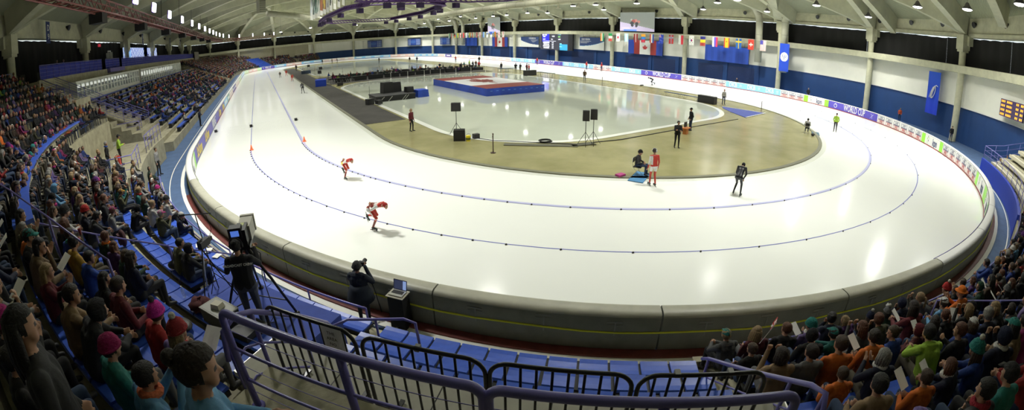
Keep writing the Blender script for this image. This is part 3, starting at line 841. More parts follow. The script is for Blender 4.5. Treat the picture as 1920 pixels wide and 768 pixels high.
# handrails going down beside the deck, left and right
def down_rail(a, rs, zs, label, side=1):
    P = [Np(a, r, z) for r, z in zip(rs, zs)]
    low = [p[:2] + (p[2] - .38,) for p in P[1:]]; low2 = [p[:2] + (p[2] - .75,) for p in P[1:]]
    posts = [([p[:2] + (p[2] - 1.02,), p], .024) for p in P[1::2]]
    rail_thing(label, [('top_rail', [(P, .029)]), ('mid_rail', [(low, .014)]), ('lower_rail', [(low2, .014)])] + [('post', [q]) for q in posts])
down_rail(221.9, [40.42, 40.36, 40.18, 39.97, 39.65, 39.36, 38.95, 38.85], [3.9, 4.2, 4.27, 4.19, 3.97, 3.75, 3.38, 3.2], 'purple handrail running down the steps between the free seats and the grey deck')
down_rail(229.4, [40.05, 39.85, 39.62, 39.29, 38.46, 37.15, 36.9], [3.5, 3.86, 3.75, 3.51, 2.9, 1.97, 1.75], 'pale purple handrail sloping down between the grey deck and the crowd')
rail_thing('purple rail with square end beside the laptop stand', [('top_rail', [([Np(219.9, 37.9, 1.6), Np(219.9, 37.6, 1.95), Np(220.2, 37.3, 1.98), Np(221.6, 36.9, 1.98), Np(221.9, 36.85, 1.9), Np(221.95, 36.85, 1.3)], .026)]), ('post', [([Np(220.9, 37.1, 1.1), Np(220.9, 37.1, 1.98)], .022)])])
# track-side rails on posts
def track_rail(a0, a1, z, r, label, zb_=1.0):
    n = max(2, int((a1 - a0) / 2.6))
    posts = [('post', [([Np(a0 + (a1 - a0) * i / n, r, zb_ - .9), Np(a0 + (a1 - a0) * i / n, r, z)], .022)]) for i in range(n + 1)]
    rail_thing(label, [('top_rail', [(arc(a0, a1, r, z, 24), .026)]), ('mid_rail', [(arc(a0, a1, r, z - .33, 24), .014)]), ('lower_rail', [(arc(a0, a1, r, z - .62, 24), .014)])] + posts)
track_rail(193.6, 211.2, 1.36, 36.1, 'purple track-side rail below the crowd by the concrete platform', 1.0)
track_rail(211.4, 219.4, 1.33, 36.15, 'purple rail along the track below the blue camera platform', 1.0)
track_rail(231.2, 239, 1.36, 36.1, 'purple track-side rail carrying the hand-painted banner', 1.0)
track_rail(239.6, 262, 1.36, 36.1, 'purple track-side rail in front of the crowd beyond the painted banner', 1.0)
track_rail(262.5, 287, 2.2, 36.1, 'purple guardrail above the bright blue fascia of the pale bleachers', 1.6)
rail_thing('purple guardrail returning to the wall at the end of the pale bleachers', [('top_rail', [([Np(287, 36.1, 2.2), Np(287.3, 38, 2.5), Np(287.5, 40.5, 3.2)], .024)]), ('mid_rail', [([Np(287, 36.1, 1.8), Np(287.3, 38, 2.1), Np(287.5, 40.5, 2.8)], .014), ([Np(287, 36.1, 1.4), Np(287.3, 38, 1.7), Np(287.5, 40.5, 2.4)], .014)])] + [('post', [([Np(287.2, r, z - 1.0), Np(287.2, r, z)], .02)]) for r, z in ((37.2, 2.36), (38.4, 2.55), (39.6, 2.9))])
# aisle handrails between blocks in the crowd
def aisle(a, k0, k1, label, m=M_purple):
    P = [Np(a, 36.6 + .8 * k, zk(k) + .95) for k in range(k0, k1 + 1)]
    rail_thing(label, [('top_rail', [(P, .018)])] + [('post', [([p[:2] + (p[2] - .95,), p], .022)]) for p in P[::2]])
aisle(213.0, 2, 6, 'thin purple aisle handrail beside the empty folding seats')
aisle(213.1, 0, 2, 'short purple aisle handrail above the camera platform steps')
aisle(239.4, 0, 6, 'thin purple aisle handrail crossing the crowd beyond the painted banner')
def long_rail(pts, label, r=.018, ph=.95, every=1):
    rail_thing(label, [('top_rail', [(pts, r)])] + [('post', [([(p[0], p[1], p[2] - ph), p], .024)]) for p in pts[::every]])
long_rail([(-36.4, -20.6, 5.0), (-34.6, -22.0, 4.75), (-32.9, -23.5, 4.5), (-31.3, -24.9, 4.15)], 'long thin purple rail with tall posts crossing the crowd above the television crew')
# ---------------- crowd control barriers
def barrier(a0, a1, label, paper=False):
    e = empty('crowd_barrier', (0, 0, 0), 0, label, 'barrier')
    r = 39.72; z0, z1 = 3.13, 4.1; rd = .16
    P = [Np(a0, r, z0)] + [Np(a0, r, z1 - rd)]
    P = [Np(a0, r, z0), Np(a0, r, z1 - rd)]
    w = rd / r * 57.3
    for i in range(1, 7):
        t = i / 6 * pi / 2; P.append(Np(a0 + w * (1 - cos(t)), r, z1 - rd + rd * sin(t)))
    P += [Np(a0 + w + (a1 - a0 - 2 * w) * i / 6, r, z1) for i in range(1, 7)]
    for i in range(1, 7):
        t = i / 6 * pi / 2; P.append(Np(a1 - w + w * sin(t), r, z1 - rd + rd * cos(t)))
    P += [Np(a1, r, z0), ]
    mb = MB().tube(P, .020, 10); mb.tube([Np(a0, r, z0 + .03), Np((a0 + a1) / 2, r, z0 + .03), Np(a1, r, z0 + .03)], .017, 8); mb.build('frame', M_blackm, e, smooth='all')
    n = int(round((a1 - a0) * pi / 180 * r / .125))
    for i in range(1, n):
        a = a0 + (a1 - a0) * i / n; ztop = z1 - .01 if w < (a - a0) and (a1 - a) > w else z1 - .03
        MB().tube([Np(a, r, z0 + .03), Np(a, r, ztop)], .0125, 7).build('bar', M_blackm, e, smooth='all')
    for a in (a0 + .25, a1 - .25):
        MB().beam(Np(a, r - .22, z0 - .05), Np(a, r + .22, z0 - .05), .05, .02).build('foot', M_blackm, e)
    return e
barrier(221.75, 223.4, 'black steel crowd barrier with a paper notice tied on')
barrier(223.5, 225.15, 'black steel crowd barrier next to the one with the paper notice')
barrier(225.2, 226.85, 'black steel crowd barrier between the tagged one and the taped one')
barrier(226.92, 228.5, 'black steel crowd barrier with two silver tape patches')
def facing(a): return rad(a) + pi / 2
x, y, z = Np(223.05, 39.74, 3.78)
e = empty('paper_notice', (x, y, z), rad(223.05) + pi / 2, 'creased white paper notice reading NO ENTRY tied to a black barrier', 'notice')
cloth('sheet', .24, .32, lambda u, v: (.9, .9, .86), 8, 8, .006, M_print, e)
for i, s in enumerate(('THE', 'AREA', 'NO', 'ENTRY')): text(s, .05, M_black, (0, -.012, .26 - .065 * i), (pi / 2, 0, 0), e, ex=.0005)
for a, r_, z_, l in ((224.3, 39.70, 4.09, 'small grey tag on the top of the second black barrier'), (227.35, 39.70, 4.10, 'small silver tape patch on a black barrier, beside the curved end'), (228.0, 39.70, 4.10, 'small silver tape patch on a black barrier, near the pale handrail')):
    tag(MB().box((0, 0, 0), (.06, .045, .045)).build('tape_patch', cm((.3, .3, .27), .5)), l, 'tape'); o = bpy.data.objects[-1] if 0 else None
    t_ = [q for q in bpy.data.objects if q.name.startswith('tape_patch')][-1]; t_.location = Np(a, r_, z_); t_.rotation_euler = (0, 0, rad(a))
# banner painted by hand on the right rail
x, y, z = Np(233.0, 36.0, .72)
e = empty('painted_banner', (x, y, z), rad(233.0) + pi / 2, 'white hand-painted banner tied to the purple rail in front of the orange jackets', 'banner')
cloth('sheet', 3.6, .55, lambda u, v: (.42, .05, .05) if v > .8 else (.74, .73, .68), 40, 10, .03, M_print, e, wf=3)
for s, xx in (('Go sy', -1.1), ('lls', -.15), ('ey', .7)): text(s, .3, M_black, (xx, .02, .2), (pi / 2, 0, pi), e, ex=.001) if 0 else text(s, .3, M_black, (xx, -.045, .2), (pi / 2, 0, 0), e, ex=.001)
# ================================================================== WALL BOARDS, FLAGS, BANNERS
LEAF = [(0, 1), (.1, .8), (.22, .86), (.17, .5), (.36, .68), (.4, .58), (.62, .62), (.55, .42), (.64, .35), (.32, .08), (.35, -.04), (.03, .0), (.04, -.35), (-.04, -.35), (-.03, .0), (-.35, -.04), (-.32, .08), (-.64, .35), (-.55, .42), (-.62, .62), (-.4, .58), (-.36, .68), (-.17, .5), (-.22, .86), (-.1, .8)]
def inpoly(x, y, P):
    c = False; j = len(P) - 1
    for i in range(len(P)):
        if (P[i][1] > y) != (P[j][1] > y) and x < (P[j][0] - P[i][0]) * (y - P[i][1]) / (P[j][1] - P[i][1]) + P[i][0]: c = not c
        j = i
    return c
def leaf(u, v, cx, cy_, s, asp=1.0): return inpoly((u - cx) * asp / s, (v - cy_) / s, LEAF)
RED = (.42, .03, .025); WH = (.78, .78, .72); BLU = (.03, .06, .40); NV = (.012, .03, .13); GN = (.02, .28, .08); YL = (.80, .55, .02); BK = (.012, .012, .014); SKY = (.35, .6, .8)
def board(name, label, cat, y0, y1, z0, z1, fn, x=42.25, nx=48, ny=30, m=None, thick=.14, hang=True, group=None):
    """flat board on the curved wall, facing -x; u runs from the far end (larger y) to the near end"""
    e = empty(name, (x, (y0 + y1) / 2, z0), -pi / 2, label, cat, group)
    cloth('face', abs(y1 - y0), z1 - z0, fn, nx, ny, 0, m or M_print, e, thick=.02)
    MB().box((0, thick / 2 + .03, (z1 - z0) / 2), (abs(y1 - y0), thick, z1 - z0)).build('case', M_black, e)
    if hang:
        for t in (-.35, -.1, .15, .4): MB().box((t * abs(y1 - y0), .08, (z1 - z0) + .35), (.03, .03, .7)).build('hanger', M_black, e)
    return e
def mission(u, v): return NV if v > .35 + .35 * (1 - u) ** 1.6 * .6 + (0.12 if u < .3 else 0) * (1 - u) else WH
def vision(u, v): return (.02, .05, .16) if v > .30 + .42 * u ** 2.2 else (WH if v < .27 + .42 * u ** 2.2 else SKY)
e = board('wall_board', 'white and navy wall board headed OUR MISSION, on the far side of the scoreboard', 'board', 73.4, 64.9, 3.8, 6.65, lambda u, v: (.02, .05, .16) if v > .24 + .42 * (1 - u) ** 2.2 else WH)
text('OUR MISSION', .62, M_white, (1.35, -.05, 2.4), (pi / 2, 0, 0), e, sx=.85, bold=.01)
for i in range(4): MB().box((2.2 - .12 * i, -.03, 1.95 - .2 * i), (3.4 - .8 * i + .24 * 0, .01, .05)).build('small_print', M_white, e)
e = board('wall_board', 'white and navy wall board headed OUR VISION, on the near side of the scoreboard', 'board', 48.3, 40.0, 3.8, 6.7, vision)
text('OUR VISION', .62, M_white, (-2.0, -.05, 2.42), (pi / 2, 0, 0), e, sx=.85, bold=.01)
for i in range(3): MB().box((-2.0 - .35 * i, -.03, 2.0 - .22 * i), (3.7 - .7 * i, .01, .06)).build('small_print', M_white, e)
def score(u, v):
    if .06 < u < .30 and v > .5: return (.02, .02, .7)
    if .62 < u < .85 and v < .38: return (.03, .30, .55)
    if u > .88: return (.01, .01, .012)
    return (.03, .03, .045)
e = board('scoreboard', 'large black electronic scoreboard with white, blue and green result lines', 'scoreboard', 63.1, 50.1, 3.3, 7.45, score, x=41.5, m=M_screen, hang=False, thick=.4)
me_ = mat('led_white', (.9, .9, 1), .4, emit=1.4); mg_ = mat('led_green', (.3, .9, .2), .4, emit=1.2); mc_ = mat('led_cyan', (.3, .8, 1), .4, emit=1.2); my_ = mat('led_amber', (1, .45, .03), .4, emit=1.6)
for s, xx, zz, mm, sz in (('MEN 1500', -4.6, 3.85, me_, .46), ('PAIR 7', -4.7, 3.40, me_, .42), ('1:45.8', -1.0, 3.5, me_, .5), ('HEAT 1', -4.7, 2.7, me_, .38), ('51.2', -1.5, 2.72, me_, .42), ('DISTANCE', 1.4, 3.9, mc_, .36), ('+0.45', 1.4, 3.35, mg_, .42), ('LANE', 1.5, 2.75, me_, .38), ('1 MORRISON', -3.9, 1.85, me_, .34), ('2 BUCKO', -4.2, 1.4, me_, .34), ('3 KRAMER', -4.1, .95, me_, .34), ('4 VERWEIJ', -4.0, .5, me_, .34), ('44.12', -1.2, 1.85, me_, .34), ('44.57', -1.2, 1.4, me_, .34), ('44.80', -1.2, .95, me_, .34), ('45.02', -1.2, .5, me_, .34), ('13:05', 2.0, 1.6, mc_, .4), ('LAP 2', 2.0, .9, mc_, .4)):
    pass
for s, xx, zz, mm, sz in (('MEN 1500', -4.6, 3.85, me_, .46), ('PAIR 7', -4.7, 3.40, me_, .42), ('1:45.8', -1.0, 3.5, me_, .5), ('HEAT 1', -4.7, 2.7, me_, .38), ('51.2', -1.5, 2.72, me_, .42), ('+0.45', 1.4, 3.35, mg_, .42), ('1   2   3', 1.5, 3.9, mc_, .36), ('LANE', 1.5, 2.75, me_, .38), ('44.12', -1.2, 1.85, me_, .34), ('44.57', -1.2, 1.4, me_, .34), ('44.80', -1.2, .95, me_, .34), ('45.02', -1.2, .5, me_, .34), ('13:05', 2.0, 1.6, mc_, .4), ('LAP 2', 2.0, .9, mc_, .4)):
    text(s, sz, mm, (xx, -.04, zz), (pi / 2, 0, 0), e, sx=.95, bold=.008, align='LEFT' if 0 else 'CENTER')
for i in range(4): MB().box((-3.9, -.03, 1.85 - .45 * i), (2.6 - .3 * (i % 2), .01, .26)).build('name_line', me_, e)
MB().box((-2.6, -.03, 2.25), (5.4, .01, .06)).build('divider', me_, e)
# flags on blue backing and plain panels
def canada(u, v):
    if u < .18 or u > .82: return (.02, .06, .38)
    w = (u - .18) / .64
    if w < .26 or w > .74: return (.33, .035, .03)
    return (.40, .03, .03) if leaf(w, v, .5, .36, .33, 1.9) else WH
e = board('wall_flag', 'large red and white maple leaf flag on a blue board, nearer of the two', 'flag', 32.6, 23.3, 3.6, 6.55, canada, nx=90, ny=44, hang=True)
e = board('wall_flag', 'large red and white maple leaf flag on a blue board, farther of the two', 'flag', 89.6, 80.6, 3.6, 6.55, canada, nx=90, ny=44, hang=True)
pan = lambda u, v: (.02, .07, .42) if int(u * 14) % 2 else (.016, .06, .36)
board('wall_panel', 'large plain blue wall panel hanging near the air duct', 'panel', 13.2, 4.0, 3.7, 6.55, pan)
board('wall_panel', 'smaller looking plain blue wall panel beyond the farther maple leaf flag', 'panel', 108.6, 99.8, 3.7, 6.5, pan)
def record(u, v):
    if v > .88 or v < .06 or u < .04 or u > .96: return (.02, .04, .13)
    if (u < .22 or u > .66) and int(v * 14) % 2 and int(u * 40) % 5: return (.28, .34, .46)
    if hypot(u - .42, (v - .5)) < .2 and int((u + v) * 18) % 2: return (.06, .16, .42)
    return (.02, .055, .26)
def offboard(name, label, cat, x0, y0, x1, y1, z0, z1, fn, nx=48, ny=30, m=None, frame=True):
    """board between two plan points (left point first as seen from the ice)"""
    cx_, cy_ = (x0 + x1) / 2, (y0 + y1) / 2; w = hypot(x1 - x0, y1 - y0)
    e = empty(name, (cx_, cy_, z0), atan2(y1 - y0, x1 - x0), label, cat)
    cloth('face', w, z1 - z0, fn, nx, ny, 0, m or M_print, e, thick=.02)
    if frame: MB().box((0, .12, (z1 - z0) / 2), (w, .14, z1 - z0)).build('case', M_black, e)
    return e
offboard('record_board', 'blue board of track records on the far white wall, beside the bleachers', 'board', 16.9, 148.0, 22.4, 145.2, 4.1, 7.0, record)
offboard('record_board', 'blue board of track records on the far white wall, middle of three', 'board', 31.2, 138.1, 35.0, 133.4, 4.1, 7.0, record)
offboard('record_board', 'blue board of track records on the far white wall, beside the bent duct', 'board', 39.5, 124.3, 41.2, 118.9, 4.1, 6.9, record)
# projection screens hung at the beam
def video(u, v):
    if v < .5 - .38 * u + (0.0): c = (.50, .44, .60)
    else: c = (.22, .24, .22)
    for cx_, cy_, r, cc in ((.36, .42, .055, (.05, .05, .06)), (.37, .30, .04, (.05, .05, .06)), (.50, .40, .05, (.05, .05, .06)), (.49, .27, .035, (.05, .05, .06)), (.40, .52, .06, (.35, .10, .09)), (.47, .56, .05, (.5, .22, .2)), (.56, .50, .035, (.5, .2, .18)), (.34, .6, .03, (.4, .42, .4))):
        if ((u - cx_) / r) ** 2 + ((v - cy_) / (r * 1.7)) ** 2 < 1: return cc
    if v < .10 and .12 < u < .5: return (.12, .25, .7)
    if .12 < v < .2 and .05 < u < .3: return (.6, .5, .6)
    return c
e = board('projection_screen', 'grey projection screen showing a crouching skater above the maple leaf flag', 'screen', 33.9, 24.5, 8.35, 12.3, video, x=40.9, m=M_screen, nx=70, ny=44, hang=False, thick=.05)
e = board('projection_screen', 'narrow-looking grey projection screen farther along, above the farther flag', 'screen', 90.0, 82.6, 7.9, 12.7, video, x=40.9, m=M_screen, nx=60, ny=40, hang=False, thick=.05)
# vertical banners
def isu(u, v):
    d = hypot((u - .5) * 1.75, (v - .52) * 4.4)
    if d < .72: return (.80, .80, .80)
    return (.012, .06, .50)
e = empty('vertical_banner', (39.8, -3.75, 3.5), -pi / 2 - .06, 'tall blue banner with a white ISU roundel hanging by the air duct', 'banner')
cloth('fabric', 1.75, 4.4, isu, 40, 80, .02, M_cloth, e)
for s, xx, zz in (('I', -.26, 2.42), ('S', -.02, 2.1), ('U', .24, 2.38)): text(s, .62, cm((.02, .05, .35), .6), (xx, -.06, zz), (pi / 2, 0, 0), e, sx=.9)
x0_, y0_, x1_, y1_ = 31.2, -27.6, 29.7, -29.3
e = empty('vertical_banner', (30.4, -28.7, 2.1), atan2(y1_ - y0_, x1_ - x0_), 'tall bright blue banner with a white looping pen-stroke emblem on the curved wall', 'banner')
cloth('fabric', 2.2, 4.9, lambda u, v: (.012, .045 + .03 * v, .58 - .06 * v), 20, 40, .05, M_cloth, e)
mb = MB(); P = []
for i in range(26):
    t = i / 25 * 2 * pi; P.append((.10 + .36 * cos(t + .9) + .24 * sin(t + .6), -.1, 2.55 + .72 * sin(t + .9)))
mb.tube(P, .05, 6); mb.tube([(.25, -.1, 3.2), (.55, -.1, 3.4), (.85, -.1, 3.25)], .05, 6)
for k in range(4): mb.tube([(-.62 + .16 * k, -.1, 1.85), (-.3 + .12 * k, -.1, 2.6), (.02 + .1 * k, -.1, 3.15)], .035, 6)
mb.build('emblem', m_wht, e, smooth='all')
def led(u, v):
    r = (v * 4) % 1; rr = int(v * 4)
    if .25 < r < .8:
        for a, b in ((.03, .2), (.28, .5), (.66, .8), (.84, .97)):
            if a < u < b and int(u * 46 + rr * 3) % 3: return (1, .42, .02)
    return (.03, .02, .05)
offboard('led_results_board', 'amber figured results board high on the wall above the pale bleachers', 'scoreboard', 20.7, -36.6, 16.6, -38.6, 4.3, 5.85, led, nx=90, ny=32, m=mat('led_panel', (1, 1, 1), .4, attr='paint', emit=1.0))
# ---- line of national flags
def vt(*cs): return lambda u, v: cs[min(len(cs) - 1, int(u * len(cs)))]
def hz(*cs): return lambda u, v: cs[min(len(cs) - 1, int((1 - v) * len(cs)))]
def nordic(bg, cr, in_=None, w=.13):
    def f(u, v):
        if abs(u - .5) < w / 1.2 * .6 + .03 or abs(v - .66) < w * .5 + .01:
            if in_ and (abs(u - .5) < .06 or abs(v - .66) < .035): return in_
            return cr
        return bg
    return f
FL = [('orange, white and green', vt((.85, .35, .05), WH, GN)), ('green, white and red', hz(GN, WH, (.6, .08, .06))), ('white with a red disc', lambda u, v: (.6, .03, .08) if hypot((u - .5), (v - .5) * 1.6) < .25 else WH),
      ('pale blue and white', vt((.45, .68, .78), WH, (.45, .68, .78))), ('dark red with a white stripe', vt((.22, .02, .02), (.22, .02, .02), WH, (.22, .02, .02), (.22, .02, .02))), ('red, blue and orange', hz((.75, .35, .03), (.03, .2, .6), (.5, .03, .06))),
      ('red, white and blue upright striped', vt((.55, .09, .05), WH, (.03, .07, .35))), ('blue with white stars', lambda u, v: (.6, .3, .4) if (v > .62 and u < .5 and (abs(u - .25) < .08 or abs(v - .8) < .05)) else (WH if (int(u * 12) * 7 + int(v * 16) * 5) % 23 == 0 else (.02, .05, .42))),
      ('red with a white and blue cross', nordic((.42, .03, .03), WH, (.05, .06, .3))), ('white and red', vt(WH, (.55, .03, .05))), ('white with a red and blue disc', lambda u, v: ((.5, .03, .06) if u > .5 else (.03, .05, .3)) if hypot((u - .5), (v - .5) * 1.6) < .22 else ((.05, .05, .05) if hypot(abs(u - .5) - .28, (abs(v - .5) - .22) * 1.6) < .07 else WH)),
      ('navy, yellow and red', hz((.02, .02, .16), YL, (.38, .05, .04))), ('white, blue and red upright striped', vt(WH, (.10, .07, .55), (.5, .03, .08))), ('red and yellow with a small crest', lambda u, v: (.5, .06, .03) if u < .2 or u > .82 else ((.5, .12, .02) if hypot(u - .5, (v - .6) * 1.6) < .12 else YL)),
      ('blue with a yellow cross', nordic((.02, .12, .42), YL)), ('red with a white cross', lambda u, v: WH if (abs(u - .5) < .09 and abs(v - .5) < .2) or (abs(v - .5) < .055 and abs(u - .5) < .32) else (.6, .05, .03)), ('red striped with blue corner', lambda u, v: (.08, .07, .4) if u < .5 and v > .6 else (((.6, .25, .25) if int(u * 11) % 2 else WH)))]
FY = [38.4, 35.9, 33.6, 31.2, 28.6, 26.6, 24.4, 22.0, 19.6, 17.3, 14.9, 12.4, 9.8, 7.4, 5.0, 2.6, .3]
for i, ((d, fn), y) in enumerate(zip(FL, FY)):
    z = 7.75 + .35 * (38.4 - y) / 38.4
    e = cloth('hanging_flag', 1.12, 1.75, fn, 24, 32, .07, M_cloth, None, wf=.9); e.location = (40.0, y, z - 1.75); e.rotation_euler = (0, 0, -pi / 2)
    tag(e, '%s flag on the nearer flag line' % d, 'flag', 'national flags hanging on the near line')
FL2 = ['white and green', 'red and white', 'black, red and gold', 'green and yellow', 'white with a red leaf', 'red', 'white with blue', 'green, yellow and red', 'red and pale green', 'grey and red', 'pale pink', 'blue and pale blue', 'white with a blue cross', 'blue over white', 'black, gold and red', 'white with pink leaf', 'red and white stripe']
CF = [vt(WH, GN), vt(RED, WH), hz(BK, (.5, .03, .03), YL), vt(GN, YL), lambda u, v: RED if u < .2 or u > .8 or hypot(u - .5, v - .5) < .18 else WH, vt(RED, (.5, .05, .05)), vt(WH, WH, (.1, .2, .5)), vt(GN, YL, RED), vt(RED, (.4, .6, .4)), vt((.3, .3, .3), RED), hz((.7, .45, .45), (.6, .3, .3)), vt((.05, .12, .5), SKY), nordic(WH, (.05, .12, .4)), hz((.03, .08, .4), WH), vt(BK, YL, RED), lambda u, v: (.6, .1, .15) if leaf(u, v, .5, .35, .4, 1) else (.75, .6, .6), vt(WH, RED, WH)]
for i, (d, fn) in enumerate(zip(FL2, CF)):
    y = 117 - i * 2.35
    e = cloth('hanging_flag', 1.12, 1.75, fn, 12, 16, .07, M_cloth, None, wf=.9); e.location = (40.0, y, 8.25 - 1.75); e.rotation_euler = (0, 0, -pi / 2)
    tag(e, '%s flag on the farther flag line' % d, 'flag', 'national flags hanging on the far line')
o = MB().tube([(40.0, 41 - i * 4.2, 7.72 + .035 * i) for i in range(11)], .02, 5).build('flag_line', M_white); tag(o, 'thin line carrying the nearer row of national flags', 'rope')
o = MB().tube([(40.0, 118 - i * 4.2, 8.27) for i in range(10)], .02, 5).build('flag_line', M_white); tag(o, 'thin line carrying the farther row of national flags', 'rope')
# ================================================================== DUCTS
def duct(pts, r, label, ring=3.0):
    e = empty('air_duct', (0, 0, 0), 0, label, 'duct'); MB().tube(pts, r, 18).build('pipe', M_duct, e, smooth='all')
    mb = MB(); L = 0
    for a, b in zip(pts[:-1], pts[1:]):
        a = V(a); b = V(b); n = max(1, int((b - a).length / ring))
        for i in range(n):
            p = a + (b - a) * (i / n); d = (b - a).normalized(); MB().tube([p - d * .03, p + d * .03], r + .025, 18).build('seam_ring', cm((.33, .32, .24), .6), e, smooth='all')
    return e
D1 = [(15.5, 8 + 6 * i, 12.35 - .0 * i) for i in range(14)] + [(14.5, 95, 12.4), (11, 101, 12.6), (5, 104, 12.9), (-3, 101, 13.3), (-11, 92, 13.8), (-20, 75, 14.1), (-26, 64, 14.2)]
e = duct(D1, .62, 'very long cream air duct hung high across the hall')
mb = MB()
for i in range(18):
    y = 14 + i * 4.8; MB().box((15.5, y, 11.5), (.25, .25, .5)).box((15.5, y, 11.2), (.9, .5, .1)).build('diffuser', M_duct, e)
def elbow(x, y, zt_, zbot, r, dx, dy, label):
    P = [(x + dx * 5, y + dy * 5, zt_ + 1.4), (x + dx * 2.6, y + dy * 2.6, zt_ + .9), (x + dx * 1.1, y + dy * 1.1, zt_ + .1), (x + dx * .3, y + dy * .3, zt_ - 1.0), (x, y, zt_ - 2.2), (x, y, zbot)]
    return duct(P, r, label, 2.0)
elbow(41.0, 1.6, 13.4, 4.4, .62, -.9, .5, 'cream vertical duct bending down the wall, beside the blue ISU banner')
elbow(41.3, -3.1, 17.5, 3.25, .62, -.6, -.1, 'cream straight vertical duct directly behind the blue ISU banner')
elbow(40.6, 112.2, 12.6, 4.2, .62, -.95, -.4, 'cream vertical duct bending down the far wall, by the record board')
elbow(41.0, 107.6, 13.0, 4.0, .62, -.95, .2, 'cream vertical duct bending down the far wall, by the first small flags')
e = empty('duct_riser', (-27.5, 62, 14.2), .5, 'square vertical duct riser with louvres where the long duct ends', 'duct')
MB().box((0, 0, 3.2), (1.5, 1.3, 6.4)).build('shaft', M_duct, e)
mb = MB()
for i in range(14): mb.box((0, -.68, .3 + i * .42), (1.4, .1, .12))
mb.build('louvre_slats', cm((.22, .22, .18), .6), e)
# ================================================================== PURPLE SPEAKER RINGS
def ring(pts, label, boxes):
    e = empty('speaker_truss', (0, 0, 0), 0, label, 'truss')
    P = [V(p) for p in pts]
    mb = MB()
    for o_, z in ((.35, .3), (-.35, .3), (.35, -.3), (-.35, -.3)):
        Q = []
        c = sum(P, V()) / len(P)
        for p in P: d = (p - c); d.z = 0; d.normalize(); Q.append(p + d * o_ + V((0, 0, z)))
        mb.tube(Q, .09, 6, closed=True)
    mb.build('chords', M_purpled, e)
    mb = MB(); n = len(P)
    for i in range(n):
        a = P[i]; b = P[(i + 1) % n]; k = max(2, int((b - a).length / .8))
        for j in range(k):
            p = a + (b - a) * (j / k); q = a + (b - a) * ((j + 1) / k)
            mb.beam(p + V((0, 0, -.3)), q + V((0, 0, .25)), .34, .08)
            mb.beam(p + V((0, 0, .2)), q + V((0, 0, .2)), .62, .08)
    mb.build('lattice', M_purpled, e)
    for t in boxes:
        i = int(t) % n; f = t - int(t); p = P[i] + (P[(i + 1) % n] - P[i]) * f
        MB().box((p.x, p.y, p.z - .85), (.9, .7, .75), .3).build('loudspeaker', mat('speaker_violet', (.03, .012, .07), .5), e)
    for t in (0, 1, 2, 3, 4, 5):
        if t < n: p = P[t]; MB().tube([p + V((0, 0, .3)), (p.x, p.y, zb(p.x, p.y) + 1.9)], .03, 5).build('hoist_cable', M_black, e)
    return e
ring([(-13.2, 77, 12.2), (-14.2, 60, 12.2), (-14.2, 40, 12.2), (-12.0, 32, 12.2), (-3, 31, 12.2), (1.2, 35, 12.2), (5.6, 55, 12.2), (6.0, 80, 12.2), (1, 84, 12.2), (-9, 82, 12.2)], 'purple oval lattice truss carrying loudspeakers, farther and fully seen one', [0.1, .3, .6, 1.2, 1.8, 2.6, 3.5, 4.5, 5.2, 5.5, 6.1, 6.4, 6.8, 7.2, 8.4])
ring([(-15.5, 26, 12.2), (-15, 4, 12.2), (-12, -4, 12.2), (0, -4, 12.2), (6, 4, 12.2), (6, 24, 12.2), (1.5, 27.6, 12.2), (-8, 27.2, 12.2), (-13, 27, 12.2)], 'purple lattice truss whose edge is cut off by the top of the view', [6.2, 6.8, 7.2, 7.6])
# hanging championship banners above the truss
bc = [((.55, .6, .65), WH), ((.10, .12, .12), (.5, .6, .55)), ((.5, .6, .58), (.10, .25, .18)), (WH, (.35, .45, .4)), ((.25, .09, .04), (.35, .14, .06)), ((.25, .10, .05), (.6, .5, .1)), (WH, (.4, .4, .42)), ((.08, .09, .08), WH), ((.5, .52, .4), WH), ((.1, .1, .1), (.6, .6, .56)), (WH, (.5, .5, .5))]
for i, (c1, c2) in enumerate(bc):
    y = 68 - i * 3.3; x = -16.2 + .07 * i
    e = empty('hanging_banner', (x, y, 12.3 + .0 * i), -pi / 2 - .35, 'narrow %s event banner hung in the row above the purple truss, number of its place counted by colour' % 'a', 'banner')
    e['label'] = '%s tall narrow banner hung above the purple truss' % ['white and silver', 'black and grey', 'grey-green patterned', 'white with pale green', 'rust brown patterned', 'brown with a yellow patch', 'white with grey streaks', 'black and white streaked', 'pale olive and white', 'dark grey streaked', 'plain white'][i]
    e['group'] = 'event banners hung in the roof'
    cloth('fabric', 2.7, 6.0, lambda u, v, c1=c1, c2=c2, i=i: (.6, .42, .05) if i == 5 and .3 < v < .5 and .2 < u < .9 else (WH if v < .16 else (c1 if sin(u * 9 + v * 7 + i) + .5 * sin(v * 23 + i * 2) > -.1 else c2)), 14, 26, .05, M_cloth, e, wf=1)
# ================================================================== LAMPS
LW = (1, 1, .93)
def hanging_lamp(x, y, z, label, group, power=0):
    e = empty('hanging_lamp', (x, y, z), 0, label, 'lamp', group)
    MB().lathe([(.10, .55), (.16, .5), (.30, .25), (.52, .02), (.52, -.02)], seg=16).build('shade', cm((.12, .11, .12), .5), e, smooth=True)
    MB().lathe([(.02, -.02), (.47, -.02), (.47, -.05), (.3, -.12), (.02, -.14)], seg=16).build('lamp_lens', M_lampr, e, smooth=True)
    MB().tube([(0, 0, .5), (0, 0, max(1.2, zb(x, y) + 1.9 - z))], .02, 5).build('cord', M_black, e)
    if power:
        l = bpy.data.lights.new('lamp_light', 'AREA'); l.shape = 'DISK'; l.size = .9; l.energy = power; l.color = LW; l.spread = rad(150)
        lo = bpy.data.objects.new('lamp_light', l); col.objects.link(lo); lo.parent = e; lo.location = (0, 0, -.2)
    return e
gl = 'round pendant lamps hung along the right roof edge'
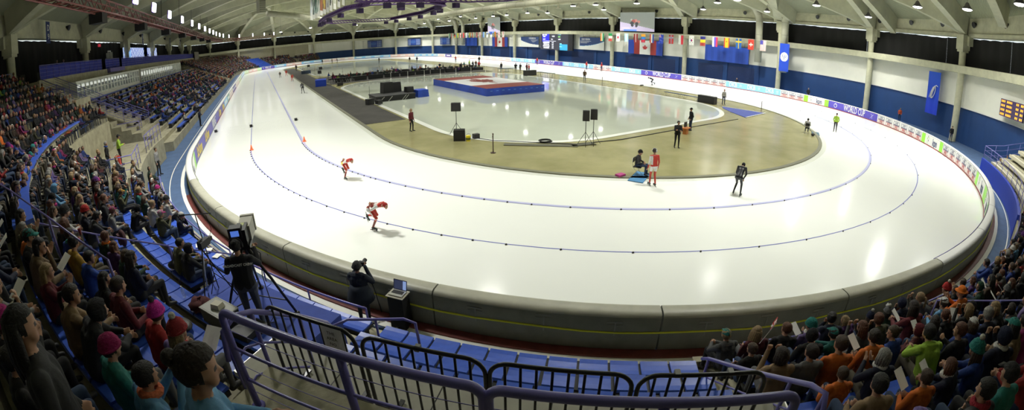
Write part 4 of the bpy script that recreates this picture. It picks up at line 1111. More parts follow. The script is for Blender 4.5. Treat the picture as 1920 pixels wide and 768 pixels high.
LL = [(36, 10), (25.5, 16), (35, 33), (25, 25), (25.5, 1), (36, 53), (33, 57), (25, 31), (20, 39), (34, 68), (34, 75), (35, 87), (26, 79), (35, 106), (25, 93), (33, 124), (17, 103), (5, 116), (-11, 113), (-20, 127), (22, -4), (36, -2), (24, -14), (32, -19), (17, -27), (14, -32), (7, -36)]
for x, y in LL: hanging_lamp(x, y, 12.5, 'round pendant lamp with a glowing face hung under the roof edge', gl, 600)
# light truss over the booth-side straight
e = empty('lighting_truss', (0, 0, 0), 0, 'long dark red lattice truss over the booth-side straight', 'truss')
TP = [(-40.3, -14, 11.2), (-40.3, 10, 11.2), (-40.6, 45, 11.2), (-41, 80, 11.2), (-40, 112, 11.3), (-34, 124, 11.4), (-22, 131, 11.5)]
mb = MB()
for dx, dz in ((.45, .4), (-.45, .4), (.45, -.4), (-.45, -.4)): mb.tube([(x + dx, y, z + dz) for x, y, z in TP], .06, 6)
mb.build('chords', M_truss, e)
mb = MB()
for a, b in zip(TP[:-1], TP[1:]):
    a = V(a); b = V(b); n = int((b - a).length / 1.0)
    for i in range(n):
        p = a + (b - a) * (i / n); q = a + (b - a) * ((i + 1) / n); s = 1 if i % 2 else -1
        for dx in (.45, -.45): mb.beam(p + V((dx, 0, -.4 * s)), q + V((dx, 0, .4 * s)), .05, .05)
        mb.beam(p + V((.45 * s, 0, -.4)), q + V((-.45 * s, 0, -.4)), .05, .05); mb.beam(p + V((.45, 0, -.4)), p + V((-.45, 0, -.4)), .05, .05)
mb.build('lattice', M_truss, e)
for i in range(7):
    y = -2 + 13 * i; MB().tube([(-40.4, y, 11.6), (-40.4, y, zb(-40, y) + 2)], .03, 5).build('hoist_cable', M_black, e)
    MB().box((-40.7, y + 4, 10.5), (1.1, 1.2, .7)).build('loudspeaker', M_black, e)
FXY = [(-39.2, 7.5), (-39.4, 15.5), (-39.5, 24.5), (-39.4, 33.5), (-39.2, 42), (-39.2, 51), (-39.2, 60), (-39.2, 69), (-39.2, 77), (-39.2, 85), (-39, 93), (-38.6, 101), (-37.5, 110), (-34.5, 117), (-30, 122), (-26, 126), (-22.5, 129)]
for i, (x, y) in enumerate(FXY):
    g = empty('tube_light', (x, y, 12.25), 0, 'bright angled tube floodlight fixed above the dark red truss', 'light', 'tube floodlights on the long truss')
    for dy, tl in ((-.85, .25), (0, .45), (.85, .2)):
        tl *= .6; dy *= .6; h = MB().beam((-.1, dy - tl, -.45), (-.1, dy + tl, .45), .34, .1, up=V((1, 0, 0))).build('housing', M_lamph, g)
        MB().tube([(.06, dy - tl * .9, -.42), (.06, dy + tl * .9, .42)], .105, 8).build('glowing_tube', M_lampw, h, smooth='all')
# added area lights without fixtures, in rows across the hall, brightening the ice
def ice_light(x, y, z=None, p=1500, size=2.4, spread=125):
    z = z or 12.6
    l = bpy.data.lights.new('ice_fill', 'AREA'); l.shape = 'RECTANGLE'; l.size = size; l.size_y = size * .6; l.energy = p; l.color = (1, .995, .93); l.spread = rad(spread)
    o = bpy.data.objects.new('ice_fill', l); col.objects.link(o); o.location = (x, y, z); return o
PW = 1150
for y in range(-24, 140, 13):
    for x in (-30, -10, 10, 30):
        if inside(x, y, 4) and not (y < 0 and hypot(x, y) > 35) and not (hypot(x - CX, y - CY) < 12): ice_light(x, y, zb(x, y) - .6 + .0, PW * ((1.35 if x < -20 else .82) if y < -8 else .70))
# small dark wall speakers on the ring beam
for i in range(0, len(OUT), 2):
    (x, y), (nx_, ny_) = OUT[i]
    if y < -30 and x < 5: continue
    e = empty('wall_speaker', (x + nx_ * .3, y + ny_ * .3, 12.7), atan2(ny_, nx_), 'small dark cone loudspeaker mounted on the ring beam', 'speaker', 'cone loudspeakers on the ring beam')
    MB().lathe([(.34, -.25), (.30, -.1), (.12, .2), (.1, .3)], seg=12, M=Matrix.Rotation(rad(70), 4, 'Y')).build('horn', M_black, e, smooth=True); MB().box((.25, 0, .1), (.35, .08, .08)).build('bracket', M_black, e)
# ================================================================== LEFT BUILDING SIDE
# balcony (broadcast deck) with blue mesh railing
mb = MB(); mb.box((-50.3, 59, 6.75), (3.8, 106, .85)); mb.box((-48.45, 59, 6.75), (.18, 106.2, .95)); struct('floor_balcony', mb, M_concst)
def mesh_rail(y0, y1, label):
    e = empty('balcony_railing', (-48.5, (y0 + y1) / 2, 7.2), 0, label, 'railing'); L = y1 - y0; mb = MB()
    mb.tube([(0, -L / 2, 1.2), (0, L / 2, 1.2)], .035, 6)
    n = int(L / 1.4)
    for i in range(n + 1): mb.tube([(0, -L / 2 + L * i / n, 0), (0, -L / 2 + L * i / n, 1.2)], .022, 5)
    for z in (.3, .6, .9): mb.tube([(0.01, -L / 2, z), (0.01, L / 2, z)], .014, 5)
    mb.build('rails', M_purple, e); MB().box((-.05, 0, .58), (.02, L, 1.1)).build('infill_panel', mat('blue_mesh_infill', (.012, .022, .30), .7), e)
mesh_rail(6.5, 23.5, 'blue mesh balcony railing below the two standing men'); mesh_rail(25, 31, 'short blue balcony railing beside the small control desk'); mesh_rail(32.2, 112, 'very long blue mesh balcony railing in front of the lit screen')
mb = MB(); mb.box((-49.4, 28.3, 7.0), (3.0, 6.5, .5)); o = mb.build('control_desk', mat('desk_violet', (.14, .11, .33), .6)); tag(o, 'low violet desk riser at the gap in the balcony', 'desk')
for i in range(5):
    y = 25.8 + i * 1.2; o = MB().box((-49.2 + .3 * (i % 2), y, 7.5), (.3, .45, .4)).build('desk_monitor', M_black); tag(o, 'small dark monitor standing on the violet desk riser', 'monitor', 'monitors on the violet desk')
# lower gallery wall under the balcony
mb = MB(); mb.box((-48.9, 60, 3.2), (.3, 104, 6.5)); struct('wall_gallery', mb, cm((.12, .115, .085), .9))
# glazed press booths
def booth(y0, y1, zb0, zt0, n, label, x=-46.9):
    e = empty('glass_booth', (x, (y0 + y1) / 2, zb0), 0, label, 'booth'); L = y1 - y0; H = zt0 - zb0; mw = mat('booth_white', (.85, .85, .76), .6)
    mb = MB(); mb.box((-.95, 0, H + .06), (2.0, L + .3, .16)); mb.box((-.95, 0, -.12), (2.0, L + .3, .24)); mb.box((-.95, -L / 2, H / 2), (1.9, .1, H)); mb.box((-.95, L / 2, H / 2), (1.9, .1, H)); mb.box((-1.85, 0, H / 2), (.1, L, H)); mb.build('body', mw, e)
    mb = MB()
    for i in range(n + 1): mb.box((0.02, -L / 2 + L * i / n, H / 2), (.12, .12, H))
    mb.box((.02, 0, H), (.14, L, .16)); mb.box((.02, 0, .02), (.14, L, .14)); mb.box((.02, 0, H * .48), (.1, L, .07)); mb.build('window_frame', mw, e)
    MB().box((0, 0, H / 2), (.02, L, H)).build('glass', M_glass, e)
    mb = MB(); mb.box((-.6, 0, .55), (.7, L - .4, .06))
    for i in range(n): mb.box((-1.3, -L / 2 + L * (i + .5) / n, .55), (.5, L / n * .5, .9))
    mb.build('interior_desk', cm((.06, .06, .06), .7), e)
    mb = MB(); mb.box((-1.78, 0, H * .7), (.04, L * .96, H * .3)); mb.build('glowing_back_wall', mat('booth_wall_glow', (.7, .72, .66), .5, emit=.8), e)  # back wall emits by itself, standing in for interior light falling on it
    l_ = bpy.data.lights.new('booth_lamp', 'AREA'); l_.shape = 'RECTANGLE'; l_.size = .5; l_.size_y = L * .8; l_.energy = 60; lo_ = bpy.data.objects.new('booth_lamp', l_); col.objects.link(lo_); lo_.parent = e; lo_.location = (-.8, 0, H - .1)
    for i in range(n + 1):
        y = -L / 2 + L * i / n; MB().beam((-.1, y, -.2), (-1.7, y, -1.9), .07, .07).tube([(-.08, y, -.25), (-.08, y, -1.9)], .035, 5).build('support_bracket', cm((.10, .10, .10), .5), e)
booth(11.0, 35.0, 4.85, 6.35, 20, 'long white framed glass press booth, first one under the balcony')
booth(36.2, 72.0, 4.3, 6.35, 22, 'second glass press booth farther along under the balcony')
# drapes and post
e = empty('drape', (-48.0, 108.5, 3.6), 0, 'tall pale grey drape hanging at the far end of the balcony', 'curtain')
mb = MB(); A = []; B_ = []
for i in range(40): a = i / 39; A.append((.35 * sin(a * 40), -4 + 8 * a, 0)); B_.append((.3 * sin(a * 40), -4 + 8 * a, 5.2))
mb.strip(A, B_); mb.build('fabric', cm((.30, .27, .24), .9), e, smooth='all'); mb = MB(); mb.tube([(0, -4.2, 5.25), (0, 4.2, 5.25)], .05, 6); mb.build('rail', M_black, e)
# lit video wall behind the balcony, and bluish light patches
def stripes(u, v):
    if .0 < u < .66: return (.75, .85, 1) if int(u * 26 + v * 5.5) % 2 == 0 else (.01, .04, .42)
    if u < .80: return (.25, .45, .85)
    return (.01, .04, .42) if int(u * 60 + v * 8) % 2 == 0 else (.6, .75, 1)
for (y0, y1, l) in ((45.5, 60, 'lit blue video wall with white diagonal stripes behind the balcony, larger part'), (63, 72, 'smaller lit blue striped video wall at the end of the balcony')):
    e = empty('video_wall', (-52.3, (y0 + y1) / 2, 8.0), pi / 2, l, 'screen'); cloth('screen', y1 - y0, 2.4, (lambda u, v: stripes(1 - u, v)) if y0 < 60 else (lambda u, v: (.75, .85, 1) if int(u * 22 + v * 4) % 2 else (.01, .04, .42)), 80, 30, 0, mat('video_wall_face', (1, 1, 1), .4, attr='paint', emit=.8), e, thick=.1)
    MB().box((0, .1, 1.2), (y1 - y0 + .2, .1, 2.6)).build('frame', M_black, e)
e = empty('exit_sign', (-51.6, 31.5, 10.4), pi / 2, 'small red glowing exit sign above the balcony', 'sign'); MB().box((0, 0, .15), (.9, .12, .35)).build('case', mat('exit_red', (.35, .01, .03), .4, emit=.8), e); text('EXIT', .28, M_white, (0, -.08, .15), (pi / 2, 0, 0), e)
# zone banners under the ring beam
for y, s, l in ((14.3, 'D\n9', 'narrow blue banner lettered D and 9 under the ring beam'), (56, 'B\n7', 'narrow blue banner lettered B and 7 above the video wall'), (84, 'A\n5', 'narrow blue banner lettered A and 5 under the ring beam'), (99, 'R\n4', 'narrow blue banner lettered R and 4 near the end of the balcony'), (108, 'L\n3', 'last narrow blue banner lettered L and 3')):
    e = empty('zone_banner', (-51.3, y, 10.7), pi / 2, l, 'banner'); cloth('fabric', 1.0, 2.1, lambda u, v: (.02, .035, .13), 4, 6, .02, M_cloth, e)
    for i, c in enumerate(s.split('\n')): text(c, .85, M_white, (0, -.06, 1.45 - .85 * i), (pi / 2, 0, 0), e)
# glass doors and white door frame behind the balcony
e = empty('balcony_door', (-51.9, 36.6, 7.2), pi / 2, 'open white door frame at the back of the balcony', 'door')
MB().box((-.6, 0, 1.3), (.15, .15, 2.6)).box((.6, 0, 1.3), (.15, .15, 2.6)).box((0, 0, 2.6), (1.35, .15, .15)).build('frame', M_white, e); MB().box((.9, .3, 1.25), (.08, 1.1, 2.4)).build('leaf', M_white, e)
# ---- vomitory platform, curved concrete wall and stairs
o = sector(176.5, 192.8, 37.15, 41.2, 0, 1.5, M_concst, 'floor_platform', n=18); o['kind'] = 'structure'
mb = MB()  # ramp/passage floor and wall going back
mb.box((-44.0, 3.3, 1.4), (6.5, 5.4, .2)); struct('floor_passage', mb, M_slab)
mb = MB(); mb.add([(-39.5, 6.2, 1.4), (-48.5, 6.2, 1.4), (-48.5, 6.2, 6.2), (-39.5, 6.2, 2.0), (-39.5, 6.6, 1.4), (-48.5, 6.6, 1.4), (-48.5, 6.6, 6.2), (-39.5, 6.6, 2.0)], [(0, 1, 2, 3), (7, 6, 5, 4), (3, 2, 6, 7), (0, 3, 7, 4), (1, 0, 4, 5), (2, 1, 5, 6)]); struct('wall_stair_side', mb, cm((.16, .145, .095), .85))
mb = MB()
for i in range(22): mb.box((-39.4 - .42 * i, 7.9, 1.6 + .215 * i), (.44, 2.4, .22)); mb.box((-39.4 - .42 * i, 7.9, 1.3 + .215 * i), (.10, 2.4, .5))
struct('floor_stairs', mb, M_concst)
mb = MB(); mb.box((-45.6, -.6, 4.2), (5.2, .5, 2.0)); mb.box((-43.0, 1.9, 3.3), (.3, 5, 3.9)); struct('wall_vomitory', mb, M_concst)
mb = MB(); mb.box((-49.9, 4.0, 5.7), (4.4, 9.5, .5)); struct('floor_upper_landing', mb, M_concst)
def plain_rail(pts, h, label, nm='railing', lows=(.35, .68), step=1.5):
    e = empty(nm, (0, 0, 0), 0, label, 'railing'); up = V((0, 0, h)); P = [V(p) + up for p in pts]
    MB().tube(P, .028, 8).build('top_rail', M_purple, e, smooth='all')
    for l in lows: MB().tube([p - V((0, 0, l)) for p in P], .016, 6).build('mid_rail', M_purple, e, smooth='all')
    for a, b in zip(P[:-1], P[1:]):
        n = max(1, int((b - a).length / step))
        for i in range(n): p = a + (b - a) * i / n; MB().tube([p - up, p], .022, 6).build('post', M_purple, e, smooth='all')
    MB().tube([P[-1] - up, P[-1]], .022, 6).build('post', M_purple, e, smooth='all'); return e
plain_rail([Np(a, 37.3, 1.5) for a in (176.6, 178, 179.5, 181, 182.5, 184)] , 1.05, 'curved purple railing round the front of the concrete platform')
plain_rail([Np(192.6, 39.3, 1.5), Np(192.6, 37.4, 1.5), Np(190.2, 37.3, 1.5), Np(188.2, 37.3, 1.5)], 1.05, 'purple railing corner round the two men and the camera on the platform')
plain_rail([(-39.2, 6.3, 1.9), (-48.4, 6.3, 6.3)], 1.0, 'purple railing up the near side of the concrete stairs', lows=(.2, .4, .6, .8))
plain_rail([(-39.2, 9.2, 1.9), (-48.4, 9.2, 6.3)], 1.0, 'purple railing up the far side of the concrete stairs', lows=(.2, .4, .6, .8))
plain_rail([(-39.3, 5.9, 1.5), (-41.5, 6.0, 1.5), (-43.5, 5.9, 1.6)], 1.05, 'purple railing along the passage wall behind the platform')
plain_rail([(-43.2, .2, 5.15), (-45.2, 2.2, 5.25), (-47.9, 5.2, 5.4), (-47.9, 8.5, 5.6)], 1.05, 'purple railing on top of the curved concrete vomitory wall', lows=(.25, .5, .75))
plain_rail([Np(190.5, 44, 3.4), Np(190.8, 42, 2.8), Np(191.5, 40, 1.9), Np(192.0, 39.3, 1.5)], 1.0, 'purple railing sloping down beside the standing woman with long fair hair')
plain_rail([(-52, -4, 7.0), (-51.5, 2, 7.0), (-51.3, 6, 7.1)], 1.2, 'dark purple railing at the top of the stand near the first column', lows=(.6,))
# orange bench / plank leaning by the track
e = empty('long_bench', (-35.9, -9.6, 0), rad(76), 'narrow orange topped bench at the foot of the concrete platform', 'bench')
MB().box((0, 0, .42), (3.2, .42, .06)).build('seat', cm((.75, .16, .05), .5), e)
for s in (-1.3, 1.3): MB().box((s, 0, .2), (.06, .4, .4)).build('leg', M_black, e)
MB().box((0, .3, .3), (3.4, .05, .5)).build('side_board', M_concst, e)
e = empty('fire_box', Np(188.6, 38.6, 1.5), 0, 'small red box standing on the platform between the two men', 'box'); MB().box((0, 0, .35), (.3, .25, .7)).build('case', cm((.5, .04, .03), .5), e); MB().tube([(-.1, 0, .7), (0, 0, .8), (.1, 0, .7)], .015, 6).build('handle', M_black, e)
# blue cloth block of empty far seats
mb = MB()
for k in range(0, 9):
    r = 37.3 + .85 * k
    for a in (150, 152, 154, 156, 158):
        mb.box((*Np(0, 0), 0), (0, 0, 0)) if 0 else mb.box((BX + r * cos(rad(a - 18)), BY + LS + r * sin(rad(a - 18)), zl(k) + .4), (.5, 1.25, .5), rad(a - 18))
o = mb.build('seat_block', M_seat); tag(o, 'block of empty blue seats in the far bend stand above the far WORLD CUP pad', 'seats')
# ================================================================== PEOPLE
def capsule(mb, a, b, ra, rb, seg=10, sq=1.0):
    a = V(a); b = V(b); d = b - a; L = d.length
    if L < 1e-5: d = V((0, 0, 1)); b = a + d * .001
    d = d.normalized(); n = d.orthogonal().normalized(); m = d.cross(n); rings = []
    for i in range(4):
        t = (i / 4) * pi / 2; rings.append((a - d * ra * cos(t), ra * sin(t)))
    rings.append((a, ra)); rings.append((b, rb))
    for i in range(1, 5):
        t = i / 4 * pi / 2; rings.append((b + d * rb * sin(t), rb * cos(t)))
    vs = []; fs = []
    for c, r in rings:
        for k in range(seg): vs.append(c + (n * cos(2 * pi * k / seg) + m * sin(2 * pi * k / seg)) * max(r, .0005))
    for i in range(len(rings) - 1):
        for k in range(seg): fs.append((i * seg + k, i * seg + (k + 1) % seg, (i + 1) * seg + (k + 1) % seg, (i + 1) * seg + k))
    fs.append(tuple(reversed(range(seg)))); fs.append(tuple((len(rings) - 1) * seg + k for k in range(seg)))
    mb.add(vs, fs)
SK, JK, TR, SH, EY, LP, X1, X2 = 0, 1, 2, 3, 4, 5, 6, 7
def figure(name, J, voxel=.011, jr=1.0, mats=None, zones=None, head=1.0, fingers=True, curl=.5, skirt=0.0, bare_hands=True, suit=False):
    """J: joints dict (metres, facing +Y). One continuous skin: capsules fused by a voxel remesh."""
    B = []   # (a, b, ra, rb, zone)
    g = lambda k: V(J[k])
    def c(a, b, ra, rb, z): B.append((V(a), V(b), ra, rb, z))
    pel, ch, nk = g('pelvis'), g('chest'), g('neck')
    T = JK
    sw = .9 if suit else 1.0
    mid = (pel + ch) / 2
    sl, sr = g('shL'), g('shR'); hl, hr = g('hipL'), g('hipR')
    ax = (sr - sl).normalized()
    for s in (-1, 1):
        c(ch + ax * .07 * s, mid + ax * .06 * s, .125 * jr * sw, .115 * jr * sw, T)
        c(mid + ax * .06 * s, pel + ax * .07 * s, .115 * jr * sw, .12 * jr * sw, T)
    c(sl * .72 + sr * .28, sr * .72 + sl * .28, .085 * jr, .085 * jr, T)
    c(ch, nk * .7 + ch * .3, .115 * jr * sw, .07 * jr, T)
    c(nk, g('head') + (nk - g('head')) * .3, .052, .050, SK)
    c(hl, hr, .115 * sw, .115 * sw, TR if not skirt else T)
    for s in 'LR':
        c(g('sh' + s), g('el' + s), .066 * jr, .050 * jr, T); c(g('el' + s), g('wr' + s), .049 * jr, .034 * jr, T)
        c(g('hip' + s), g('kn' + s), .092 * sw, .062 * sw, TR); c(g('kn' + s), g('an' + s), .060 * sw, .042 * sw, TR)
        an = g('an' + s); toe = g('toe' + s); hd = (toe - an); hd.z = 0; hd = hd.normalized() if hd.length > .01 else V((0, 1, 0))
        dn = V(J.get('dn' + s, (0, 0, -1)))
        c(an + dn * .045 - hd * .03, an + dn * .05 + hd * .06, .042, .042, SH); c(an + dn * .05 + hd * .06, toe, .042, .032, SH)
        # hand
        w = g('wr' + s); d = (w - g('el' + s)).normalized()
        if 'hd' + s in J: d = V(J['hd' + s]).normalized()
        side = V(J.get('hs' + s, (1 if s == 'L' else -1, 0, 0))); side = (side - d * side.dot(d)).normalized(); pn = d.cross(side) * (1 if s == 'R' else -1)
        HZ = SK if bare_hands else X1
        c(w, w + d * .03, .026, .026, HZ)
        if fingers:
            for k, o in enumerate((-.026, -.009, .009, .026)):
                base = w + d * .085 + side * o; c(w + d * .025 + side * o * .7, base, .017, .0135, HZ)
                fl = (.034, .040, .038, .030)[k]; b1 = base + (d * cos(curl) + pn * sin(curl)) * fl; b2 = b1 + (d * cos(curl * 2.2) + pn * sin(curl * 2.2)) * fl * .8
                c(base, b1, .0100, .0092, HZ); c(b1, b2, .0092, .008, HZ)
            t0 = w + d * .03 + side * .024; t1 = t0 + (d * .7 + side * .75).normalized() * .036; t2 = t1 + (d * .9 + side * .25 + pn * .4).normalized() * .030
            c(t0, t1, .0135, .011, HZ); c(t1, t2, .011, .009, HZ)
        else:
            c(w + d * .03, w + d * .09, .034, .028, HZ)
    H = g('head'); f = V(J.get('look', (0, 1, 0))).normalized(); u0 = V(J.get('hup', (0, 0, 1))); r = f.cross(u0).normalized(); u = r.cross(f)
    P = lambda x, y, z: H + (r * x + f * y + u * z) * head
    c(P(0, -.028, .035), P(0, .012, .03), .083 * head, .080 * head, SK); c(P(0, .02, .0), P(0, .045, -.06), .066 * head, .040 * head, SK)
    c(P(-.03, .05, -.045), P(.03, .05, -.045), .030 * head, .030 * head, SK)
    c(P(0, .078, .01), P(0, .100, -.018), .012 * head, .015 * head, SK)
    for s in (-1, 1):
        c(P(.078 * s, -.005, .012), P(.084 * s, -.015, -.012), .016 * head, .012 * head, SK); c(P(.018 * s, .078, .038), P(.045 * s, .068, .038), .012 * head, .012 * head, SK)
        c(P(.035 * s, .058, -.012), P(.04 * s, .045, -.03), .024 * head, .022 * head, SK)
    mb = MB()
    for a, b, ra, rb, z in B: capsule(mb, a, b, ra, rb)
    if skirt:
        pass
    tmp = mb.build('tmp', M_skin, recalc=False)
    rm = tmp.modifiers.new('r', 'REMESH'); rm.mode = 'VOXEL'; rm.voxel_size = voxel; rm.adaptivity = 0.0
    sm = tmp.modifiers.new('s', 'SMOOTH'); sm.factor = .5; sm.iterations = 2
    dg = bpy.context.evaluated_depsgraph_get(); ev = tmp.evaluated_get(dg); me = bpy.data.meshes.new_from_object(ev); me.name = name
    tm = tmp.data; bpy.data.objects.remove(tmp); bpy.data.meshes.remove(tm)
    me.materials.clear()
    for m in (mats or [M_skin, M_jacket, M_trou, M_shoe, M_eye, M_lip]): me.materials.append(m)
    n = len(me.polygons); ce = np.empty(n * 3); me.polygons.foreach_get('center', ce); ce = ce.reshape(-1, 3)
    best = np.full(n, 1e9); zi = np.zeros(n, int)
    for a, b, ra, rb, z in B:
        a = np.array(a); b = np.array(b); ab = b - a; t = np.clip(((ce - a) @ ab) / max(ab @ ab, 1e-9), 0, 1)
        d = np.linalg.norm(ce - (a + t[:, None] * ab), axis=1) - (ra + (rb - ra) * t)
        k = d < best; best[k] = d[k]; zi[k] = z
    for s in (-1, 1):
        e = np.array(P(.031 * s, .084, .018)); zi[np.linalg.norm(ce - e, axis=1) < .0155 * head] = EY
    rel = (ce - np.array(H)) @ np.array([list(r), list(f), list(u)]).T / head
    zi[(abs(rel[:, 0]) < .024) & (rel[:, 1] > .06) & (abs(rel[:, 2] + .052) < .008)] = LP
    if zones: zi = zones(ce, zi, J)
    me.polygons.foreach_set('material_index', zi.astype(np.int32)); me.polygons.foreach_set('use_smooth', [True] * n); me.update()
    me['hx'] = 0
    o = bpy.data.objects.new(name, me)
    return o, (H, r, f, u, head)
def headframe(hf):
    H, r, f, u, s = hf
    M = Matrix((r, f, u)).transposed().to_4x4() @ Matrix.Scale(s, 4); M.translation = H; return M
# hair and hats in head space
def cap_shell(name, keep, r=.106, sx=.93, sy=1.08, sz=1.02, cz=.032, cy_=-.012, noise=.004, extra=None, seg=20, rg=14, m=None):
    mb = MB(); rnd = random.Random(len(name) * 7 + 3); vs = []; fs = []
    for i in range(rg + 1):
        for k in range(seg):
            t = pi * i / rg; a = 2 * pi * k / seg; q = r + rnd.uniform(-noise, noise)
            vs.append((q * sx * sin(t) * sin(a), cy_ + q * sy * sin(t) * cos(a), cz + q * sz * cos(t)))
    for i in range(rg):
        for k in range(seg):
            f = (i * seg + k, (i + 1) * seg + k, (i + 1) * seg + (k + 1) % seg, i * seg + (k + 1) % seg)
            c = sum((V(vs[j]) for j in f), V()) / 4
            if keep(c.x, c.y, c.z): fs.append(f)
    mb.add(vs, fs)
    if extra: extra(mb)
    o = mb.build(name, m or M_hair, smooth='all', recalc=False); me = o.data; bpy.data.objects.remove(o)
    bm = bmesh.new(); bm.from_mesh(me); bmesh.ops.delete(bm, geom=[v for v in bm.verts if not v.link_faces], context='VERTS'); bmesh.ops.recalc_face_normals(bm, faces=bm.faces); bm.to_mesh(me); bm.free()
    for p in me.polygons: p.use_smooth = True
    return me
hairline = lambda x, y, z: (z > .075 - .0 * y) if y > .055 else (z > .045 - (.0) if y > .03 else (z > -.015 if y > -.03 else z > -.055))
def ex_long(mb):
    for k in range(9):
        a = -1.25 + 2.5 * k / 8; x = .085 * sin(a); y = -.02 - .085 * cos(a)
        mb.tube([(x * .9, y * .9, .07), (x * 1.1, y * 1.08, -.04), (x * 1.2, y * 1.2, -.14), (x * 1.1, y * 1.3, -.25 - .02 * (k % 3))], [.03, .032, .03, .008], 7)
def ex_bob(mb):
    for k in range(9):
        a = -1.5 + 3.0 * k / 8; x = .088 * sin(a); y = -.015 - .08 * cos(a)
        mb.tube([(x * .9, y * .9, .07), (x * 1.12, y * 1.1, -.03), (x * 1.1, y * 1.1, -.10)], [.03, .03, .012], 7)
def ex_pony(mb): mb.tube([(0, -.10, .06), (0, -.15, .05), (0, -.17, -.04), (0, -.155, -.14), (0, -.15, -.19)], [.02, .03, .03, .022, .005], 8)
def ex_bun(mb): mb.sph((0, -.115, .085), .042, 10, 8)
HAIR = {}
HAIR['short'] = cap_shell('short_hair', hairline, extra=None)
HAIR['long'] = cap_shell('long_hair', hairline, r=.103, extra=ex_long)
HAIR['bob'] = cap_shell('chin_hair', hairline, r=.103, extra=ex_bob)
HAIR['ponytail'] = cap_shell('pony_hair', hairline, extra=ex_pony)
HAIR['bun'] = cap_shell('bun_hair', hairline, extra=ex_bun)
beanie_keep = lambda x, y, z: z > .045 + .0 * y if y > 0 else z > .02
def ex_rim(mb):
    P = [(.108 * sin(a), -.012 + .120 * cos(a), .048 + (-.012 * (1 - cos(a)))) for a in [2 * pi * i / 20 for i in range(20)]]
    mb.tube(P, .016, 7, closed=True)
def ex_pom(mb): ex_rim(mb); mb.sph((0, -.03, .19), .012, 8, 6)
def ex_visor(mb):
    mb.add([(-.07, .075, .062), (.07, .075, .062), (.06, .155, .05), (-.06, .155, .05), (-.07, .075, .052), (.07, .075, .052), (.06, .155, .042), (-.06, .155, .042)], [(0, 1, 2, 3), (7, 6, 5, 4), (0, 4, 5, 1), (1, 5, 6, 2), (2, 6, 7, 3), (3, 7, 4, 0)])
def ex_brim(mb): mb.lathe([(.098, .05), (.155, .04), (.16, .046), (.10, .062)], (0, -.01, 0), 24)
def ex_phones(mb):
    P = [(.112 * sin(a), -.01, .035 + .108 * cos(a)) for a in [-1.6 + 3.2 * i / 12 for i in range(13)]]
    mb.tube(P, .012, 7)
    for s in (-1, 1): mb.lathe([(.042, -.02), (.045, .012), (.03, .02)], seg=14, M=Matrix.Translation((.10 * s, -.01, .02)) @ Matrix.Rotation(pi / 2 * s, 4, 'Y'))
HAIR['beanie'] = cap_shell('knit_hat', beanie_keep, r=.118, sz=1.2, extra=ex_rim, m=M_knit)
HAIR['pompom'] = cap_shell('knit_hat_pompom', beanie_keep, r=.120, sz=1.2, extra=ex_pom, m=M_knit)
HAIR['cap'] = cap_shell('cap', lambda x, y, z: z > .055, r=.106, extra=ex_visor, m=M_knit)
HAIR['hat'] = cap_shell('brim_hat', lambda x, y, z: z > .055, r=.106, sz=1.2, extra=ex_brim, m=M_knit)
HAIR['hood'] = cap_shell('hood', lambda x, y, z: y < .065 or z > .10, r=.118, cz=.022, m=M_knit)
HAIR['suit_hood'] = cap_shell('hood_tight', lambda x, y, z: (y < .035 and z > -.09) or z > .075, r=.0945, cz=.032, m=M_knit, noise=0)
HAIR['headset'] = cap_shell('headset', lambda x, y, z: False, extra=ex_phones, m=M_knit)
HAIR['scarf'] = (lambda: (lambda o: (o.data, bpy.data.objects.remove(o))[0])(MB().tube([(.085 * sin(a), -.015 + .085 * cos(a), -.125 - .01 * cos(a)) for a in [2 * pi * i / 16 for i in range(16)]], .036, 8, closed=True).build('scarf', M_knit, smooth='all')))()
HNAME = {'short': 'hair', 'long': 'hair', 'bob': 'hair', 'ponytail': 'hair', 'bun': 'hair', 'beanie': 'knit_hat', 'pompom': 'knit_hat', 'cap': 'cap', 'hat': 'brim_hat', 'hood': 'hood', 'suit_hood': 'hood', 'headset': 'headset', 'scarf': 'scarf'}
HAIR['pom'] = (lambda o: (o.data, bpy.data.objects.remove(o))[0])(MB().sph((0, -.03, .20), .042, 14, 10).build('pompom', M_knit, smooth='all'))
HNAME['pom'] = 'pompom'
